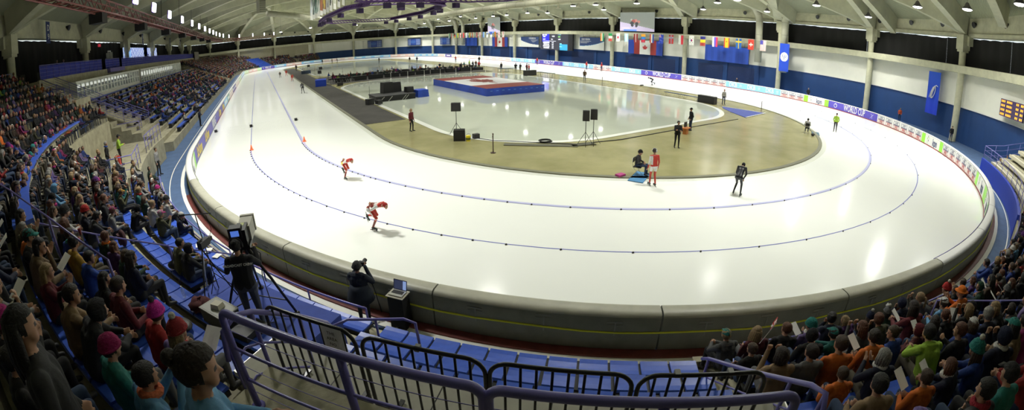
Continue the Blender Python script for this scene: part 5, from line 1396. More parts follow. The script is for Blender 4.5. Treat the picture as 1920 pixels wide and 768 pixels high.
def sitj(lean=0, arms='lap', turn=0, spread=.0):
    J = dict(pelvis=(0, -.02, .11), chest=(0, -.04 + lean * .28, .42 - lean * .08), neck=(0, -.01 + lean * .42, .565 - lean * .15), head=(0, .03 + lean * .50, .70 - lean * .2))
    cz = J['chest']; J['shL'] = (-.185, cz[1] - .0 + lean * .08, cz[2] + .085); J['shR'] = (.185, cz[1] + lean * .08, cz[2] + .085)
    J['hipL'] = (-.095, .0, .085); J['hipR'] = (.095, .0, .085); J['knL'] = (-.12 - spread, .44, .10); J['knR'] = (.12 + spread, .44, .10)
    J['anL'] = (-.12 - spread, .45, -.30); J['anR'] = (.11 + spread, .42, -.30); J['toeL'] = (-.13 - spread, .60, -.365); J['toeR'] = (.13 + spread, .57, -.365)
    sy = J['shL'][1]; sz = J['shL'][2]
    if arms == 'lap':
        J.update(elL=(-.25, sy + .05, sz - .27), elR=(.25, sy + .05, sz - .27), wrL=(-.10, sy + .26, .22), wrR=(.10, sy + .28, .20), hdL=(.7, .6, -.25), hdR=(-.7, .6, -.25), hsL=(0, .5, .8), hsR=(0, .5, .8))
    elif arms == 'clap':
        J.update(elL=(-.25, sy + .14, sz - .22), elR=(.25, sy + .14, sz - .22), wrL=(-.06, sy + .34, sz - .10), wrR=(.06, sy + .34, sz - .10), hdL=(.25, .5, .8), hdR=(-.25, .5, .8), hsL=(0, -.8, .5), hsR=(0, -.8, .5))
    elif arms == 'knees':
        J.update(elL=(-.22, sy + .20, sz - .22), elR=(.22, sy + .20, sz - .22), wrL=(-.06, .44, .26), wrR=(.07, .46, .24), hdL=(.6, .6, -.4), hdR=(-.6, .6, -.4), hsL=(0, .5, .8), hsR=(0, .5, .8))
    elif arms == 'phone':
        J.update(elL=(-.24, sy + .12, sz - .22), elR=(.24, sy + .12, sz - .24), wrL=(-.08, sy + .33, sz + .06), wrR=(.08, sy + .33, sz + .06), hdL=(.1, .2, 1), hdR=(-.1, .2, 1), hsL=(1, 0, 0), hsR=(-1, 0, 0))
    elif arms == 'cross':
        J.update(elL=(-.23, sy + .10, sz - .24), elR=(.23, sy + .10, sz - .24), wrL=(.06, sy + .22, sz - .20), wrR=(-.05, sy + .25, sz - .25), hdL=(1, .1, .1), hdR=(-1, .1, -.1), hsL=(0, .2, 1), hsR=(0, .2, 1))
    elif arms == 'chin':
        J.update(elL=(-.20, sy + .24, sz - .25), elR=(.22, sy + .10, sz - .26), wrL=(-.05, J['head'][1] + .10, J['head'][2] - .15), wrR=(.08, sy + .28, .2), hdL=(.1, .1, 1), hdR=(-.7, .6, -.25), hsL=(1, 0, 0), hsR=(0, .5, .8))
    elif arms == 'cup':
        J.update(elL=(-.25, sy + .05, sz - .27), elR=(.24, sy + .12, sz - .24), wrL=(-.10, sy + .26, .22), wrR=(.14, sy + .34, sz - .16), hdL=(.7, .6, -.25), hdR=(-.2, 1, .2), hsL=(0, .5, .8), hsR=(0, 0, 1))
    J['look'] = (sin(turn), cos(turn), -.12)
    return J
def standj(arms='down', lean=0, stride=0, turn=0, bend=0):
    """feet on z=0"""
    J = dict(pelvis=(0, 0, .96), chest=(0, .02 + lean * .3, 1.28 - lean * .05), neck=(0, .02 + lean * .45, 1.45 - lean * .12), head=(0, .05 + lean * .55, 1.60 - lean * .18))
    cz = J['chest']; sy, sz = cz[1] + lean * .06, cz[2] + .10; J['shL'] = (-.19, sy, sz); J['shR'] = (.19, sy, sz)
    J['hipL'] = (-.095, 0, .92); J['hipR'] = (.095, 0, .92); J['knL'] = (-.11, .03 + stride * .14, .50); J['knR'] = (.11, .03 - stride * .06, .50)
    J['anL'] = (-.12, stride * .16, .10); J['anR'] = (.12, -stride * .16, .10); J['toeL'] = (-.14, .17 + stride * .16, .034); J['toeR'] = (.14, .17 - stride * .16, .034)
    D = dict(down=dict(elL=(-.25, sy - .02, sz - .29), elR=(.25, sy - .02, sz - .29), wrL=(-.26, sy + .05, sz - .54), wrR=(.26, sy + .05, sz - .54), hsL=(.2, 1, 0), hsR=(-.2, 1, 0)),
      pocket=dict(elL=(-.28, sy - .05, sz - .27), elR=(.28, sy - .05, sz - .27), wrL=(-.20, sy + .08, sz - .46), wrR=(.20, sy + .08, sz - .46), hsL=(0, 1, 0), hsR=(0, 1, 0)),
      cross=dict(elL=(-.23, sy + .10, sz - .25), elR=(.23, sy + .10, sz - .25), wrL=(.07, sy + .22, sz - .20), wrR=(-.06, sy + .25, sz - .25), hdL=(1, .1, .1), hdR=(-1, .1, -.1), hsL=(0, .2, 1), hsR=(0, .2, 1)),
      camera=dict(elL=(-.30, sy + .12, sz - .17), elR=(.30, sy + .12, sz - .17), wrL=(-.10, sy + .26, sz + .10), wrR=(.10, sy + .24, sz + .14), hdL=(.5, .7, .4), hdR=(-.5, .7, .4), hsL=(0, 0, 1), hsR=(0, 0, 1)),
      hold=dict(elL=(-.26, sy + .04, sz - .27), elR=(.26, sy + .04, sz - .27), wrL=(-.06, sy + .27, sz - .25), wrR=(.06, sy + .27, sz - .25), hdL=(.7, .6, 0), hdR=(-.7, .6, 0), hsL=(0, 0, 1), hsR=(0, 0, 1)),
      oper=dict(elL=(-.30, sy + .10, sz - .24), elR=(.27, sy + .20, sz - .20), wrL=(-.28, sy + .34, sz - .22), wrR=(.20, sy + .42, sz - .02), hdL=(0, 1, .1), hdR=(-.1, 1, .1), hsL=(.5, 0, 1), hsR=(-.5, 0, 1)))
    J.update(D[arms]); J['look'] = (sin(turn), cos(turn), -.1); return J
# crowd variants -----------------------------------------------------------------
VAR = []
for i, (ln, ar, tn, cu) in enumerate(((.1, 'lap', 0, .7), (.25, 'knees', .35, .8), (.0, 'cross', -.3, .6), (.15, 'clap', .2, .2), (.5, 'knees', 0, .8), (.1, 'phone', -.1, .9), (.3, 'chin', .5, 1.0), (.05, 'cup', -.5, 1.1), (.2, 'lap', -.7, .7), (.15, 'lap', .8, .7))):
    VAR.append((figure('person', sitj(ln, ar, tn), .0125, curl=cu, jr=1.05), ar))
VST = []
for i, (ar, ln, st, tn) in enumerate((('down', .0, .3, .2), ('pocket', 0, 0, 0), ('cross', .05, .2, -.3), ('hold', .1, 0, .2))):
    VST.append((figure('person', standj(ar, ln, st, tn), .0125, curl=.6, jr=1.05), ar))
def add_child(me, hf, parent, kind, colr):
    o = bpy.data.objects.new(HNAME[kind], me); col.objects.link(o); o.parent = parent; o.matrix_local = headframe(hf); o.color = (*colr, 1); return o
HC = {'black': (.008, .006, .005), 'dark': (.022, .012, .007), 'brown': (.06, .032, .016), 'fair': (.30, .20, .09), 'auburn': (.12, .04, .015), 'grey': (.25, .24, .22)}
JC = {'black': (.008, .008, .009), 'charcoal': (.028, .028, .031), 'navy': (.010, .015, .045), 'grey': (.13, .13, .13), 'cobalt': (.015, .06, .33), 'silver': (.36, .35, .34), 'green': (.015, .06, .03), 'teal': (.02, .20, .18), 'olive': (.09, .09, .035), 'maroon': (.13, .012, .02), 'red': (.42, .02, .02), 'orange': (.68, .16, .015), 'purple': (.09, .02, .15), 'magenta': (.40, .02, .18), 'white': (.65, .63, .60), 'brown': (.09, .05, .025), 'tan': (.30, .20, .11), 'azure': (.14, .35, .6), 'lime': (.35, .55, .05), 'mustard': (.42, .24, .02), 'cream': (.52, .45, .32), 'lavender': (.25, .18, .45)}
SKT = None
def put_person(proto, loc, rz, label, colr, hats, name='person', scale=1.0, group=None, cat='person'):
    (po, hf), ar = proto if isinstance(proto[0], tuple) else (proto, '')
    o = po.copy(); o.name = name; col.objects.link(o); o.location = loc; o.rotation_euler = (0, 0, rz); o.scale = (scale,) * 3; o.color = (*colr, 1)
    tag(o, label, cat, group)
    for k, c in hats:
        add_child(HAIR[k], hf, o, k, c)
        if k == 'pompom': add_child(HAIR['pom'], hf, o, 'pom', (.6, .58, .5) if c[0] < .5 else (.08, .08, .085))
    return o
# ---------------- spectators
rnd = random.Random(11)
used = set()
def look(zone, orient=None, force=None):
    for _ in range(400):
        jn = force[0] if force and force[0] else rnd.choices(list(JC), [16, 12, 12, 6, 5, 4, 3, 3, 3, 4, 5, 2, 2, 2, 4, 3, 2, 2, 1, 1, 2, 1][:len(JC)])[0]
        hn = rnd.choice(list(HC)); hat = rnd.choices(['none', 'beanie', 'pompom', 'cap', 'hood', 'headset'], [60, 12, 6, 8, 8, 0])[0]
        st = rnd.choice(['short', 'short', 'long', 'long', 'bob', 'ponytail', 'bun'])
        hc = rnd.choice(['black', 'charcoal', 'red', 'white', 'magenta', 'navy', 'grey', 'teal', 'purple', 'mustard'])
        sf = rnd.random() < .12; scn = rnd.choice(['red', 'white', 'orange', 'grey', 'magenta', 'teal'])
        if hat == 'none': d = '%s %s hair' % ({'bob': 'chin-length', 'ponytail': 'ponytailed', 'bun': 'pinned-up'}.get(st, st), hn); hs = [(st, HC[hn])]
        elif hat == 'hood': d = 'hood up'; hs = [('hood', JC[jn])]
        else:
            st2 = 'long' if st in ('long', 'ponytail') else 'short'; d = '%s %s, %s %s hair' % (hc, {'beanie': 'knit hat', 'pompom': 'bobble hat', 'cap': 'cap'}[hat], st2, hn); hs = [(hat, JC[hc]), (st2, HC[hn])]
        if sf: hs = hs + [('scarf', JC[scn])]; d += ', %s scarf' % scn
        lab = 'spectator, %s jacket, %s, %s' % (jn, d, zone)
        if lab not in used: break
    used.add(lab); return lab, tuple(c * .7 for c in JC[jn]), hs
import itertools
CAMP = V((CX, CY, CZ)); FW = _f
def visible(p, mg=0.0):
    d = (V(p) - CAMP).normalized(); x, y, z = d.dot(_rr), d.dot(_uu), d.dot(_f); th = math.acos(max(-1, min(1, z))); r = th / 1.2265 * 1000; n = hypot(x, y) + 1e-9
    return (-30 - mg < 960 + r * x / n < 1950 + mg) and (-40 - mg < 299.2 - r * y / n < 800 + mg)
seats = []
def S(a, k): seats.append((a, k))
for k in range(0, 16):
    r = 36.58 + .8 * k; da = .56 / r * 57.3
    # left
    lim = {0: 211.0, 1: 209.0, 2: 209.0, 3: 211.2, 4: 216.0, 5: 219.8, 6: 222.4, 7: 222.4, 8: 222.4}.get(k, 222.0)
    a = (194.2 if k < 6 else 178.5) + rnd.random() * .5
    while a < lim:
        dens = .9
        if k < 3 and a > 203: dens = .38
        if k == 3 and a > 208: dens = .35
        if abs(a - 213.0) < .5: dens = 0
        if rnd.random() < dens: S(a, k)
        a += da
    # right
    a = 230.2 + rnd.random() * .4
    while a < 263:
        dens = .92
        if a > 256: dens = .7
        if abs(a - 239.4) < .4: dens = 0
        if k >= 6 and a < 231.6: dens = .0
        if rnd.random() < dens: S(a, k)
        a += da
cand = []
for a, k in seats:
    r = 36.60 + .8 * k; x, y = Np(a, r); z = zk(k) + .42
    hp = (x, y, z + .7); d = hypot(hypot(x - CX, y - CY), z + .7 - CZ)
    if d < 1.75 or not visible(hp, 60): continue
    if z + .75 > CZ - .25 and d < 4: continue
    cand.append((d, a, k, x, y, z))
cand.sort()
NEAR_N = 300 - 56 - len(SPEC) if 0 else 207
# hand-set looks for recognisable people: (angle, row) -> (jacket, hats, text)
SPEC = {
 (221.02, 5): ('lavender', [('pompom', (.30, .025, .03)), ('long', HC['fair'])], 'child in lavender hoodie and red bobble hat over long fair hair', .95, 0),
 (220.21, 5): ('red', [('pompom', (.60, .03, .35)), ('short', HC['brown'])], 'child in red jacket and bright pink bobble hat', .95, 8),
 (221.35, 6): ('teal', [('beanie', (.28, .008, .09)), ('short', HC['dark'])], 'spectator in teal jacket and chunky crimson knit hat', .9, 0),
 (222.25, 6): ('azure', [('short', HC['black']), ('scarf', (.7, .18, .08))], 'spectator with black hair, pale blue top and coral scarf', .95, 5),
 (222.22, 7): ('black', [('short', HC['dark'])], 'boy in black jacket with short dark hair resting his chin on a hand', .9, 6),
 (218.85, 5): ('maroon', [('short', HC['dark'])], 'man with glasses in maroon jacket above the free folding seats', 1.0, 0),
 (219.6, 6): ('tan', [('ponytail', HC['dark'])], 'woman with dark ponytail and beige top above the free seats', 1.0, 1),
 (218.1, 6): ('maroon', [('long', HC['fair'])], 'person with long fair hair clapping above the free seats', .92, 3),
 (216.6, 5): ('cobalt', [('short', HC['black'])], 'black-haired boy in cobalt hooded top', .9, 1),
 (215.67, 5): ('mustard', [('short', HC['black'])], 'black-haired person in mustard coat holding a paper cup', 1.0, 7),
 (220.3, 6): ('charcoal', [('hood', (.03, .03, .032))], 'person with charcoal hood up and grey cloth round the shoulders', 1.0, 4),
 (219.9, 7): ('black', [('long', HC['black'])], 'person with long black hair and black hooded top holding papers', 1.0, 5),
 (215.2, 6): ('orange', [('short', HC['brown'])], 'boy in orange jacket with short brown hair beside the cobalt hooded boy', .85, 0),
 (217.4, 7): ('navy', [('beanie', (.03, .10, .20))], 'person in slate blue ribbed knit hat and navy jacket', 1.0, 4),
 (218.5, 7): ('grey', [('short', HC['brown'])], 'boy in grey jacket with short light brown hair', .85, 6),
 (211.67, 4): ('charcoal', [('short', HC['black'])], 'spectator in padded charcoal jacket bending forward at the handrail', 1.0, 4),
 (207.44, 4): ('purple', [('bob', HC['fair'])], 'fair-haired woman in deep purple jumper below the blue ledge', 1.0, 0),
 (198.46, 8): ('orange', [('short', HC['black'])], 'dark-haired man in orange jacket high above the blue ledge', 1.05, 0),
 (216.43, 4): ('navy', [('long', HC['dark'])], 'spectator in navy jacket at the end of the fifth row beside the free seats', 1.0, 0),
 (213.71, 2): ('olive', [('short', HC['black'])], 'spectator in olive padded coat near the track rail', 1.0, 1),
 (214.4, 2): ('black', [('hood', (.012, .012, .02))], 'spectator in black hooded coat next to the camera platform', 1.0, 1),
 (211.63, 5): ('white', [('long', HC['brown'])], 'long brown-haired spectator in white striped top', .9, 0),
 (213.2, 5): ('magenta', [('short', HC['black'])], 'black-haired child in magenta top', .8, 1),
 (230.3, 2): ('tan', [('bob', HC['dark'])], 'woman with dark bob and beige coat beside the grey hooded top', 1.0, 5),
 (231.0, 2): ('grey', [('short', HC['dark'])], 'man in grey hooded top beside the orange jumper', 1.0, 2),
 (231.75, 2): ('orange', [('short', HC['brown'])], 'man in orange jumper with brown hair at the painted banner', 1.08, 2),
 (232.85, 2): ('orange', [('short', HC['dark'])], 'man in orange jumper with thinning dark hair at the painted banner', 1.05, 0),
 (233.59, 3): ('lime', [('short', HC['black'])], 'man in bright green polo shirt with short black hair', 1.08, 4),
 (238.86, 1): ('orange', [('hat', (.8, .2, .02))], 'man in orange jacket and orange brimmed hat with hands raised', 1.1, 3),
 (237.65, 1): ('azure', [('cap', (.75, .75, .75)), ('short', HC['brown'])], 'person in white cap and light blue shirt', 1.0, 0),
 (236.06, 1): ('maroon', [('long', HC['dark'])], 'person in maroon top with long dark hair near the track rail', 1.15, 1),
 (230.95, 3): ('orange', [('short', HC['brown'])], 'small child in orange jacket with light brown hair behind the orange jumpers', .8, 0),
 (231.77, 4): ('orange', [('short', HC['brown'])], 'boy in orange and green jacket with light brown hair', .85, 0),
 (232.3, 5): ('teal', [('cap', (.02, .02, .02)), ('short', HC['black'])], 'woman in teal hooded top and black cap', 1.0, 0),
 (231.5, 5): ('charcoal', [('short', HC['black']), ('scarf', (.35, .02, .04))], 'man with glasses, charcoal jacket and red collar', 1.0, 2),
 (230.6, 4): ('tan', [('short', HC['black'])], 'man with short cropped dark hair and beige top in the row by the handrail', 1.0, 0),
}
spec_left = dict(SPEC)
nearset = cand[:NEAR_N]
ords = ['front', 'second', 'third', 'fourth', 'fifth', 'sixth', 'seventh', 'eighth', 'ninth', 'tenth', 'eleventh', 'twelfth', 'thirteenth', 'fourteenth', 'fifteenth', 'sixteenth']
taken = []
for (a, k), (jn, hats, txt, sc_, v) in SPEC.items():
    x, y = Np(a, 36.60 + .8 * k); z = zk(k) + .42
    put_person(VAR[v], (x, y, z), rad(a) + pi / 2 + rnd.uniform(-.15, .15), txt, JC[jn], hats, scale=sc_); taken.append((x, y))
far_people = []
put_person(VST[3], (-29.26, -29.15, 3.72), rad(15 - 90), 'woman with pinned-up dark hair and pale blue top standing beside the guardrail loop', JC['azure'], [('bun', HC['dark'])]); taken.append((-29.26, -29.15))
put_person(VST[1], (-30.3, -28.75, 3.82), rad(30 - 90), 'woman with long black hair in charcoal top standing at the edge of view', JC['charcoal'], [('long', HC['black'])]); taken.append((-30.3, -28.75))
cnt = 0
for d, a, k, x, y, z in cand:
    if any(hypot(x - q, y - w) < .46 for q, w in taken): continue
    if cnt < NEAR_N:
        side = 'left' if a < 225 else 'right'
        zone = '%s row %s' % (ords[k], 'behind painted banner' if a > 225 else ('above blue ledge' if (k > 5 and a < 213) else 'beside television camera'))
        lab, jc, hs = look(zone)
        v = rnd.randrange(len(VAR))
        put_person(VAR[v], (x, y, z), rad(a) + pi / 2 + rnd.uniform(-.35, .35), lab, jc, hs, scale=rnd.choice((.86, .93, .97, 1.0, 1.05))); cnt += 1
    else: far_people.append((x, y, z, rad(a) + pi / 2))
# distant crowd: one uncountable mass of small seated people
def crowd(name, people, label, cat='crowd'):
    vs = []; fs = []; cs = []
    skins = [(.45, .26, .17), (.5, .3, .2), (.3, .17, .1), (.55, .36, .26)]
    P = [(0, 0, .12, .19, .13), (0, .0, .35, .20, .13), (0, .02, .5, .17, .10), (0, .03, .58, .06, .06)]
    for q_ in people:
        x, y, z, rz = q_[:4]; up = len(q_) > 4
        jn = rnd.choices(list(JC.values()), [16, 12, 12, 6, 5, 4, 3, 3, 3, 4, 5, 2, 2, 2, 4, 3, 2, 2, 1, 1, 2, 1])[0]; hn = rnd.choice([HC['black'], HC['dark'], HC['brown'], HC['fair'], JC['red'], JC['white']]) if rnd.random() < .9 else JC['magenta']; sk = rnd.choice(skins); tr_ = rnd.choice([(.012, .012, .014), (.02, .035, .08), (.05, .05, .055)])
        dk = .35 if (x < -30 and y < 10) else .5; jn = tuple(c * dk for c in jn); sk = tuple(c * (.55 if dk < .4 else .75) for c in sk)  # dim stand light put into clothes and skin colours, deeper in the left stand
        rz += rnd.uniform(-.4, .4); ca, sa = cos(rz), sin(rz); lean = rnd.uniform(-.03, .12); s = rnd.uniform(.85, 1.02)
        def T(px, py, pz): px *= s; py *= s; pz *= s; return (x + px * ca - py * sa, y + px * sa + py * ca, z + pz)
        o = len(vs); seg = 6
        for (cx_, cy_, cz_, rx, ry) in P:
            for q in range(seg): t = 2 * pi * q / seg; vs.append(T(cx_ + rx * cos(t), cy_ + lean * cz_ * 1.5 + ry * sin(t), cz_))
        for i in range(3):
            for q in range(seg): fs.append((o + i * seg + q, o + i * seg + (q + 1) % seg, o + (i + 1) * seg + (q + 1) % seg, o + (i + 1) * seg + q)); cs.append(jn)
        o = len(vs); hc = (0, .04 + lean, .70)
        for i in range(5):
            for q in range(seg): t = pi * i / 4; u_ = 2 * pi * q / seg; vs.append(T(hc[0] + .088 * sin(t) * cos(u_), hc[1] + .10 * sin(t) * sin(u_), hc[2] + .12 * cos(t)))
        for i in range(4):
            for q in range(seg):
                fs.append((o + i * seg + q, o + (i + 1) * seg + q, o + (i + 1) * seg + (q + 1) % seg, o + i * seg + (q + 1) % seg)); cs.append(hn if i < 1 or (q in (3, 4, 5) and i < 3) else sk)
        for sx in (-1, 1):
            for (ax_, ay, az, bx, by, bz, w) in (((.09 * sx, .0, .1, .1 * sx, .02, -.4, .08), (.1 * sx, .02, -.4, .11 * sx, .0, -.86, .06)) if up else ((.1 * sx, .0, .09, .13 * sx, .46, .10, .08), (.13 * sx, .44, .1, .13 * sx, .46, -.38, .06))):
                o = len(vs)
                for (px, py, pz) in ((ax_, ay, az), (bx, by, bz)):
                    for q in range(4): t = pi / 4 + pi / 2 * q; vs.append(T(px + w * cos(t), py + (w * .3 if bz < 0 else 0) * sin(t), pz + (0 if bz < 0 else w * sin(t))))
                for q in range(4): fs.append((o + q, o + (q + 1) % 4, o + 4 + (q + 1) % 4, o + 4 + q)); cs.append(tr_)
            o = len(vs)
            for (px, py, pz) in ((.2 * sx, .03 + lean * .7, .48), (.25 * sx, .1 + lean, .25), (.1 * sx, .32 + lean, .2)):
                for q in range(4): t = pi / 2 * q; vs.append(T(px + .055 * cos(t), py + .03 * sin(t), pz + .05 * sin(t)))
            for i in range(2):
                for q in range(4): fs.append((o + i * 4 + q, o + i * 4 + (q + 1) % 4, o + (i + 1) * 4 + (q + 1) % 4, o + (i + 1) * 4 + q)); cs.append(jn)
    me = bpy.data.meshes.new(name); me.from_pydata(vs, [], fs); me.materials.append(M_crowd)
    ca_ = me.color_attributes.new('paint', 'FLOAT_COLOR', 'CORNER'); d = np.repeat(np.array([list(c) + [1.0] for c in cs], dtype=np.float32), [len(f) for f in fs], axis=0); ca_.data.foreach_set('color', d.ravel())
    o = bpy.data.objects.new(name, me); col.objects.link(o); tag(o, label, cat, None, 'stuff'); return o
sp = list(far_people)
for k in range(0, 12):
    for (a, b), dens in zip(secs, (.26, .42, .45, .6)) if k < 9 else []:
        y = a + .3
        while y < b:
            dd = dens * (.55 if k < 2 else 1) * (1.15 if k > 6 else 1)
            if a < 10 and y < 15 and k < 6: dd *= .5
            if rnd.random() < dd: sp.append((BX - (37.15 + .85 * k), y, zl(k) + .42, -pi / 2))
            y += .56
for k in range(0, 17):
    y = 80.5
    while y < 110:
        if k < 15 and rnd.random() < (.9 if k > 1 else .5): sp.append((BX - (37.15 + .85 * k), y, zl(k) + .42, -pi / 2))
        y += .56
for (a0, a1, K) in ((180, 135.5, 15), (133, 112.5, 8), (110, 96.5, 6)):
    for k in range(K):
        r = 37.15 + .85 * k; a = a0
        while a > a1:
            if not (131 < a < 141.5 and k < 9) and rnd.random() < .93: x, y = BX + r * cos(rad(a)), BY + LS + r * sin(rad(a)); sp.append((x, y, zl(k) + .42, rad(a) + pi / 2))
            a -= .56 / r * 57.3
rr2 = random.Random(5)
for i in range(58):
    x = -16.4 + i * .5 + rr2.uniform(-.2, .2); y = rr2.choice((44.9, 45.3, 47.0, 49.2, 42.4 if x > 6 else 45.2)) + rr2.uniform(-.3, .3)
    if rr2.random() < .6: sp.append((x, y, .5, rad(rr2.choice((180, 170, 195, 90, 0)))))
    else: sp.append((x, y, .90, rr2.uniform(0, 6.28), 1))
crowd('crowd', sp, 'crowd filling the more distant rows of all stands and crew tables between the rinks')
# ================================================================== SKATERS AND STAFF
m_sred = mat('suit_red', (.52, .035, .02), .35, var=.1, scale=6); m_sdred = mat('suit_dark_red', (.20, .03, .02), .35); m_swht = mat('suit_white', (.75, .74, .72), .4); m_sblk = mat('suit_black', (.012, .013, .017), .3); m_syel = mat('suit_yellow', (.8, .65, .03), .4); m_sblu = mat('suit_blue', (.03, .04, .30), .4); m_skg = mat('skate_boot', (.02, .035, .03), .35)
SM = [M_skin, m_sred, m_sred, m_skg, M_eye, M_lip, m_swht, m_sdred, m_syel, m_sblu, m_sblk]
def blade(o, J, s, L=.42):
    an = V(J['an' + s]); toe = V(J['toe' + s]); dn = V(J.get('dn' + s, (0, 0, -1))).normalized(); d = toe - an; d = (d - dn * d.dot(dn)).normalized()
    c_ = an + dn * .145 + d * .05; sd = d.cross(dn)
    mb = MB(); mb.beam(c_ - d * L / 2, c_ + d * L / 2, .006, .03, up=-dn)
    mb.build('blade', M_alu, o); mb = MB()
    for t in (-.06, .13): mb.beam(an + dn * .07 + d * t, an + dn * .14 + d * t, .02, .04, up=d)
    mb.tube([an + dn * .115 - d * .13, an + dn * .115 + d * .22], .010, 6); mb.build('blade_tube', M_black, o)
def skater(J, loc, rz, label, hats, mats=None, zones=None, s=1.0, hoodc=None, name='person'):
    o, hf = figure('person', J, .009, jr=.9, mats=mats or SM, zones=zones, suit=True, curl=.7)
    col.objects.link(o); o.location = loc; o.rotation_euler = (0, 0, rz); o.scale = (s,) * 3; tag(o, label, 'person')
    for k, c in hats: add_child(HAIR[k], hf, o, k, c)
    for q in 'LR': blade(o, J, q)
    return o
# crouched racer facing +Y; z=0 is the ice (blade sole)
JS = dict(pelvis=(0, -.16, .86), chest=(.0, .20, 1.02), neck=(0, .42, 1.03), head=(0, .56, 1.05), shL=(-.18, .33, 1.06), shR=(.18, .33, 1.06),
  hipL=(-.10, -.14, .83), hipR=(.10, -.14, .83), knR=(.10, .17, .56), anR=(.08, -.06, .17), toeR=(.08, .11, .115), knL=(-.16, -.02, .55), anL=(-.18, -.44, .44), toeL=(-.17, -.44, .26), dnL=(0, -1, -.25),
  elR=(.27, .12, .92), wrR=(.06, -.12, .98), hdR=(-.9, -.3, .1), hsR=(0, 0, 1), elL=(-.27, .12, .94), wrL=(-.08, -.16, 1.0), hdL=(.9, -.3, .1), hsL=(0, 0, 1), look=(0, 1, -.25), hup=(0, .5, 1))
def zracer(ce, zi, J):
    y = ce[:, 1]; x = ce[:, 0]; z = ce[:, 2]
    arm = (zi == JK) & (abs(x) > .19); zi[arm] = 6
    zi[(zi == JK) & (y > .16) & (y < .27)] = 6
    zi[(zi == JK) & (y < .16) & (z > .9)] = 7
    zi[(zi == TR) & (z > .5) & (z < .53)] = 6; zi[(zi == TR) & (z < .45)] = 7
    zi[(zi == TR) & (z > .62) & (abs(x) > .16)] = 6
    return zi
a_ = atan2(.45, .89)
fwd_in = atan2(-(-10.32), 1)
def tang(x, y):  # skating anticlockwise round the near bend
    return atan2(y, x) + pi / 2
def z_blue(ce, zi, J):
    zi = zracer(ce, zi, J); zi[(abs(ce[:, 0]) > .1) & (ce[:, 1] < -.02) & (ce[:, 1] > -.12) & (ce[:, 2] > .9) & (zi == 6)] = 9; return zi
def z_yel(ce, zi, J):
    zi = zracer(ce, zi, J); zi[(abs(ce[:, 0]) > .19) & (ce[:, 1] < .2) & (ce[:, 1] > .0) & (zi == 6)] = 8; return zi
skater(JS, (-25.3, -16.75, 0), tang(-25.4, -16.78) - pi / 2, 'crouching speed skater in red and white suit and red hood, racing near the outer line', [('suit_hood', (.45, .03, .025))], zones=z_blue)
skater(JS, (-24.95, -10.35, 0), tang(-24.98, -10.32) - pi / 2, 'crouching speed skater in red and white suit with yellow armband, on the inner line', [('suit_hood', (.45, .03, .025))], zones=z_yel)
# upright skater in red
J = standj('down', .02, .35, .9); J['anL'] = (-.10, .10, .17); J['anR'] = (.10, -.08, .17); J['toeL'] = (-.11, .27, .11); J['toeR'] = (.11, .09, .11)
J['pelvis'] = (0, 0, 1.0); J['hipL'] = (-.095, 0, .96); J['hipR'] = (.095, 0, .96); J['knL'] = (-.10, .09, .56); J['knR'] = (.10, .04, .56)
for q in ('chest', 'neck', 'head', 'shL', 'shR', 'elL', 'elR', 'wrL', 'wrR'): J[q] = (J[q][0], J[q][1], J[q][2] + .05)
def z_up(ce, zi, J):
    x, y, z = ce.T; zi[(zi == JK) & (x < -.10) & (z > 1.05) & (z < 1.45)] = 6; zi[(zi == TR) & (z > .72) & (z < .98)] = 6; return zi
skater(J, (-13.4, -19.05, 0), rad(-25), 'upright speed skater in red and white suit gliding past the seated coach', [('short', HC['dark']), ('headset', (.8, .8, .8))], zones=z_up)
JB = dict(JS); JB.update(pelvis=(0, -.12, .92), chest=(0, .16, 1.18), neck=(0, .32, 1.28), head=(0, .44, 1.33), shL=(-.18, .25, 1.27), shR=(.18, .25, 1.27), hipL=(-.1, -.1, .88), hipR=(.1, -.1, .88), knL=(-.12, .14, .56), knR=(.12, .12, .54), anL=(-.18, -.02, .17), anR=(.18, -.10, .17), toeL=(-.2, .15, .11), toeR=(.2, .07, .11), elL=(-.24, .26, 1.0), elR=(.24, .26, 1.0), wrL=(-.14, .22, .76), wrR=(.14, .22, .76), hdL=(0, .2, -1), hdR=(0, .2, -1), hsL=(1, 0, 0), hsR=(-1, 0, 0), look=(0, 1, -.5)); JB.pop('dnL')
SB = [M_skin, m_sblk, m_sblk, m_skg, M_eye, M_lip, m_sblk, m_sblk, m_sblk, m_sblk]
skater(JB, (-11.1, -22.3, 0), rad(-78), 'resting speed skater in black suit bent forward with hands on thighs', [('suit_hood', (.012, .012, .015))], mats=SB)
mk = lambda c: [M_skin, cm(c, .5), cm((.02, .02, .024), .6), m_skg, M_eye, M_lip] + [m_swht] * 5
FARS = [((-22.5, 32.7), 10, JB, SB, 'dark suited skater bent over near the blue table, hands on knees', (.012, .012, .015)),
 ((-22.1, 57.5), 190, JB, SM, 'skater in red and white suit beside the dark carpet, nearer of the two far ones', (.5, .05, .04)),
 ((-22.0, 76.9), 180, JB, SM, 'skater in red and white suit at the far end of the booth-side straight', (.5, .05, .04)),
 ((-23.7, 73.2), 170, JB, SB, 'skater in dark suit at the far end of the booth-side straight', (.012, .012, .015)),
 ((22.0, 9.6), 20, JS, SB, 'skater in black suit crouching in front of the WORLD CUP pad on the back straight', (.012, .012, .015))]
for (x, y), a, J, mm, l, hc in FARS: skater(J, (x, y, 0), rad(a), l, [('suit_hood', hc)], mats=mm)
def stand(v, x, y, rz, label, jn, hats, z=0.0, s=1.0):
    return put_person(VST[v], (x, y, z), rad(rz), label, JC.get(jn, jn) if isinstance(jn, str) else jn, hats, scale=s)
B_ = 'black'
stand(2, -6.33, -15.29, 140, 'man in black suit with folded hands standing on the concrete inside the bend', 'black', [('short', HC['black'])], .012)
stand(1, -.92, -12.7, 60, 'man in black jacket and dark hat standing by the kerb of the near rink', 'black', [('hat', JC['black'])], .012)
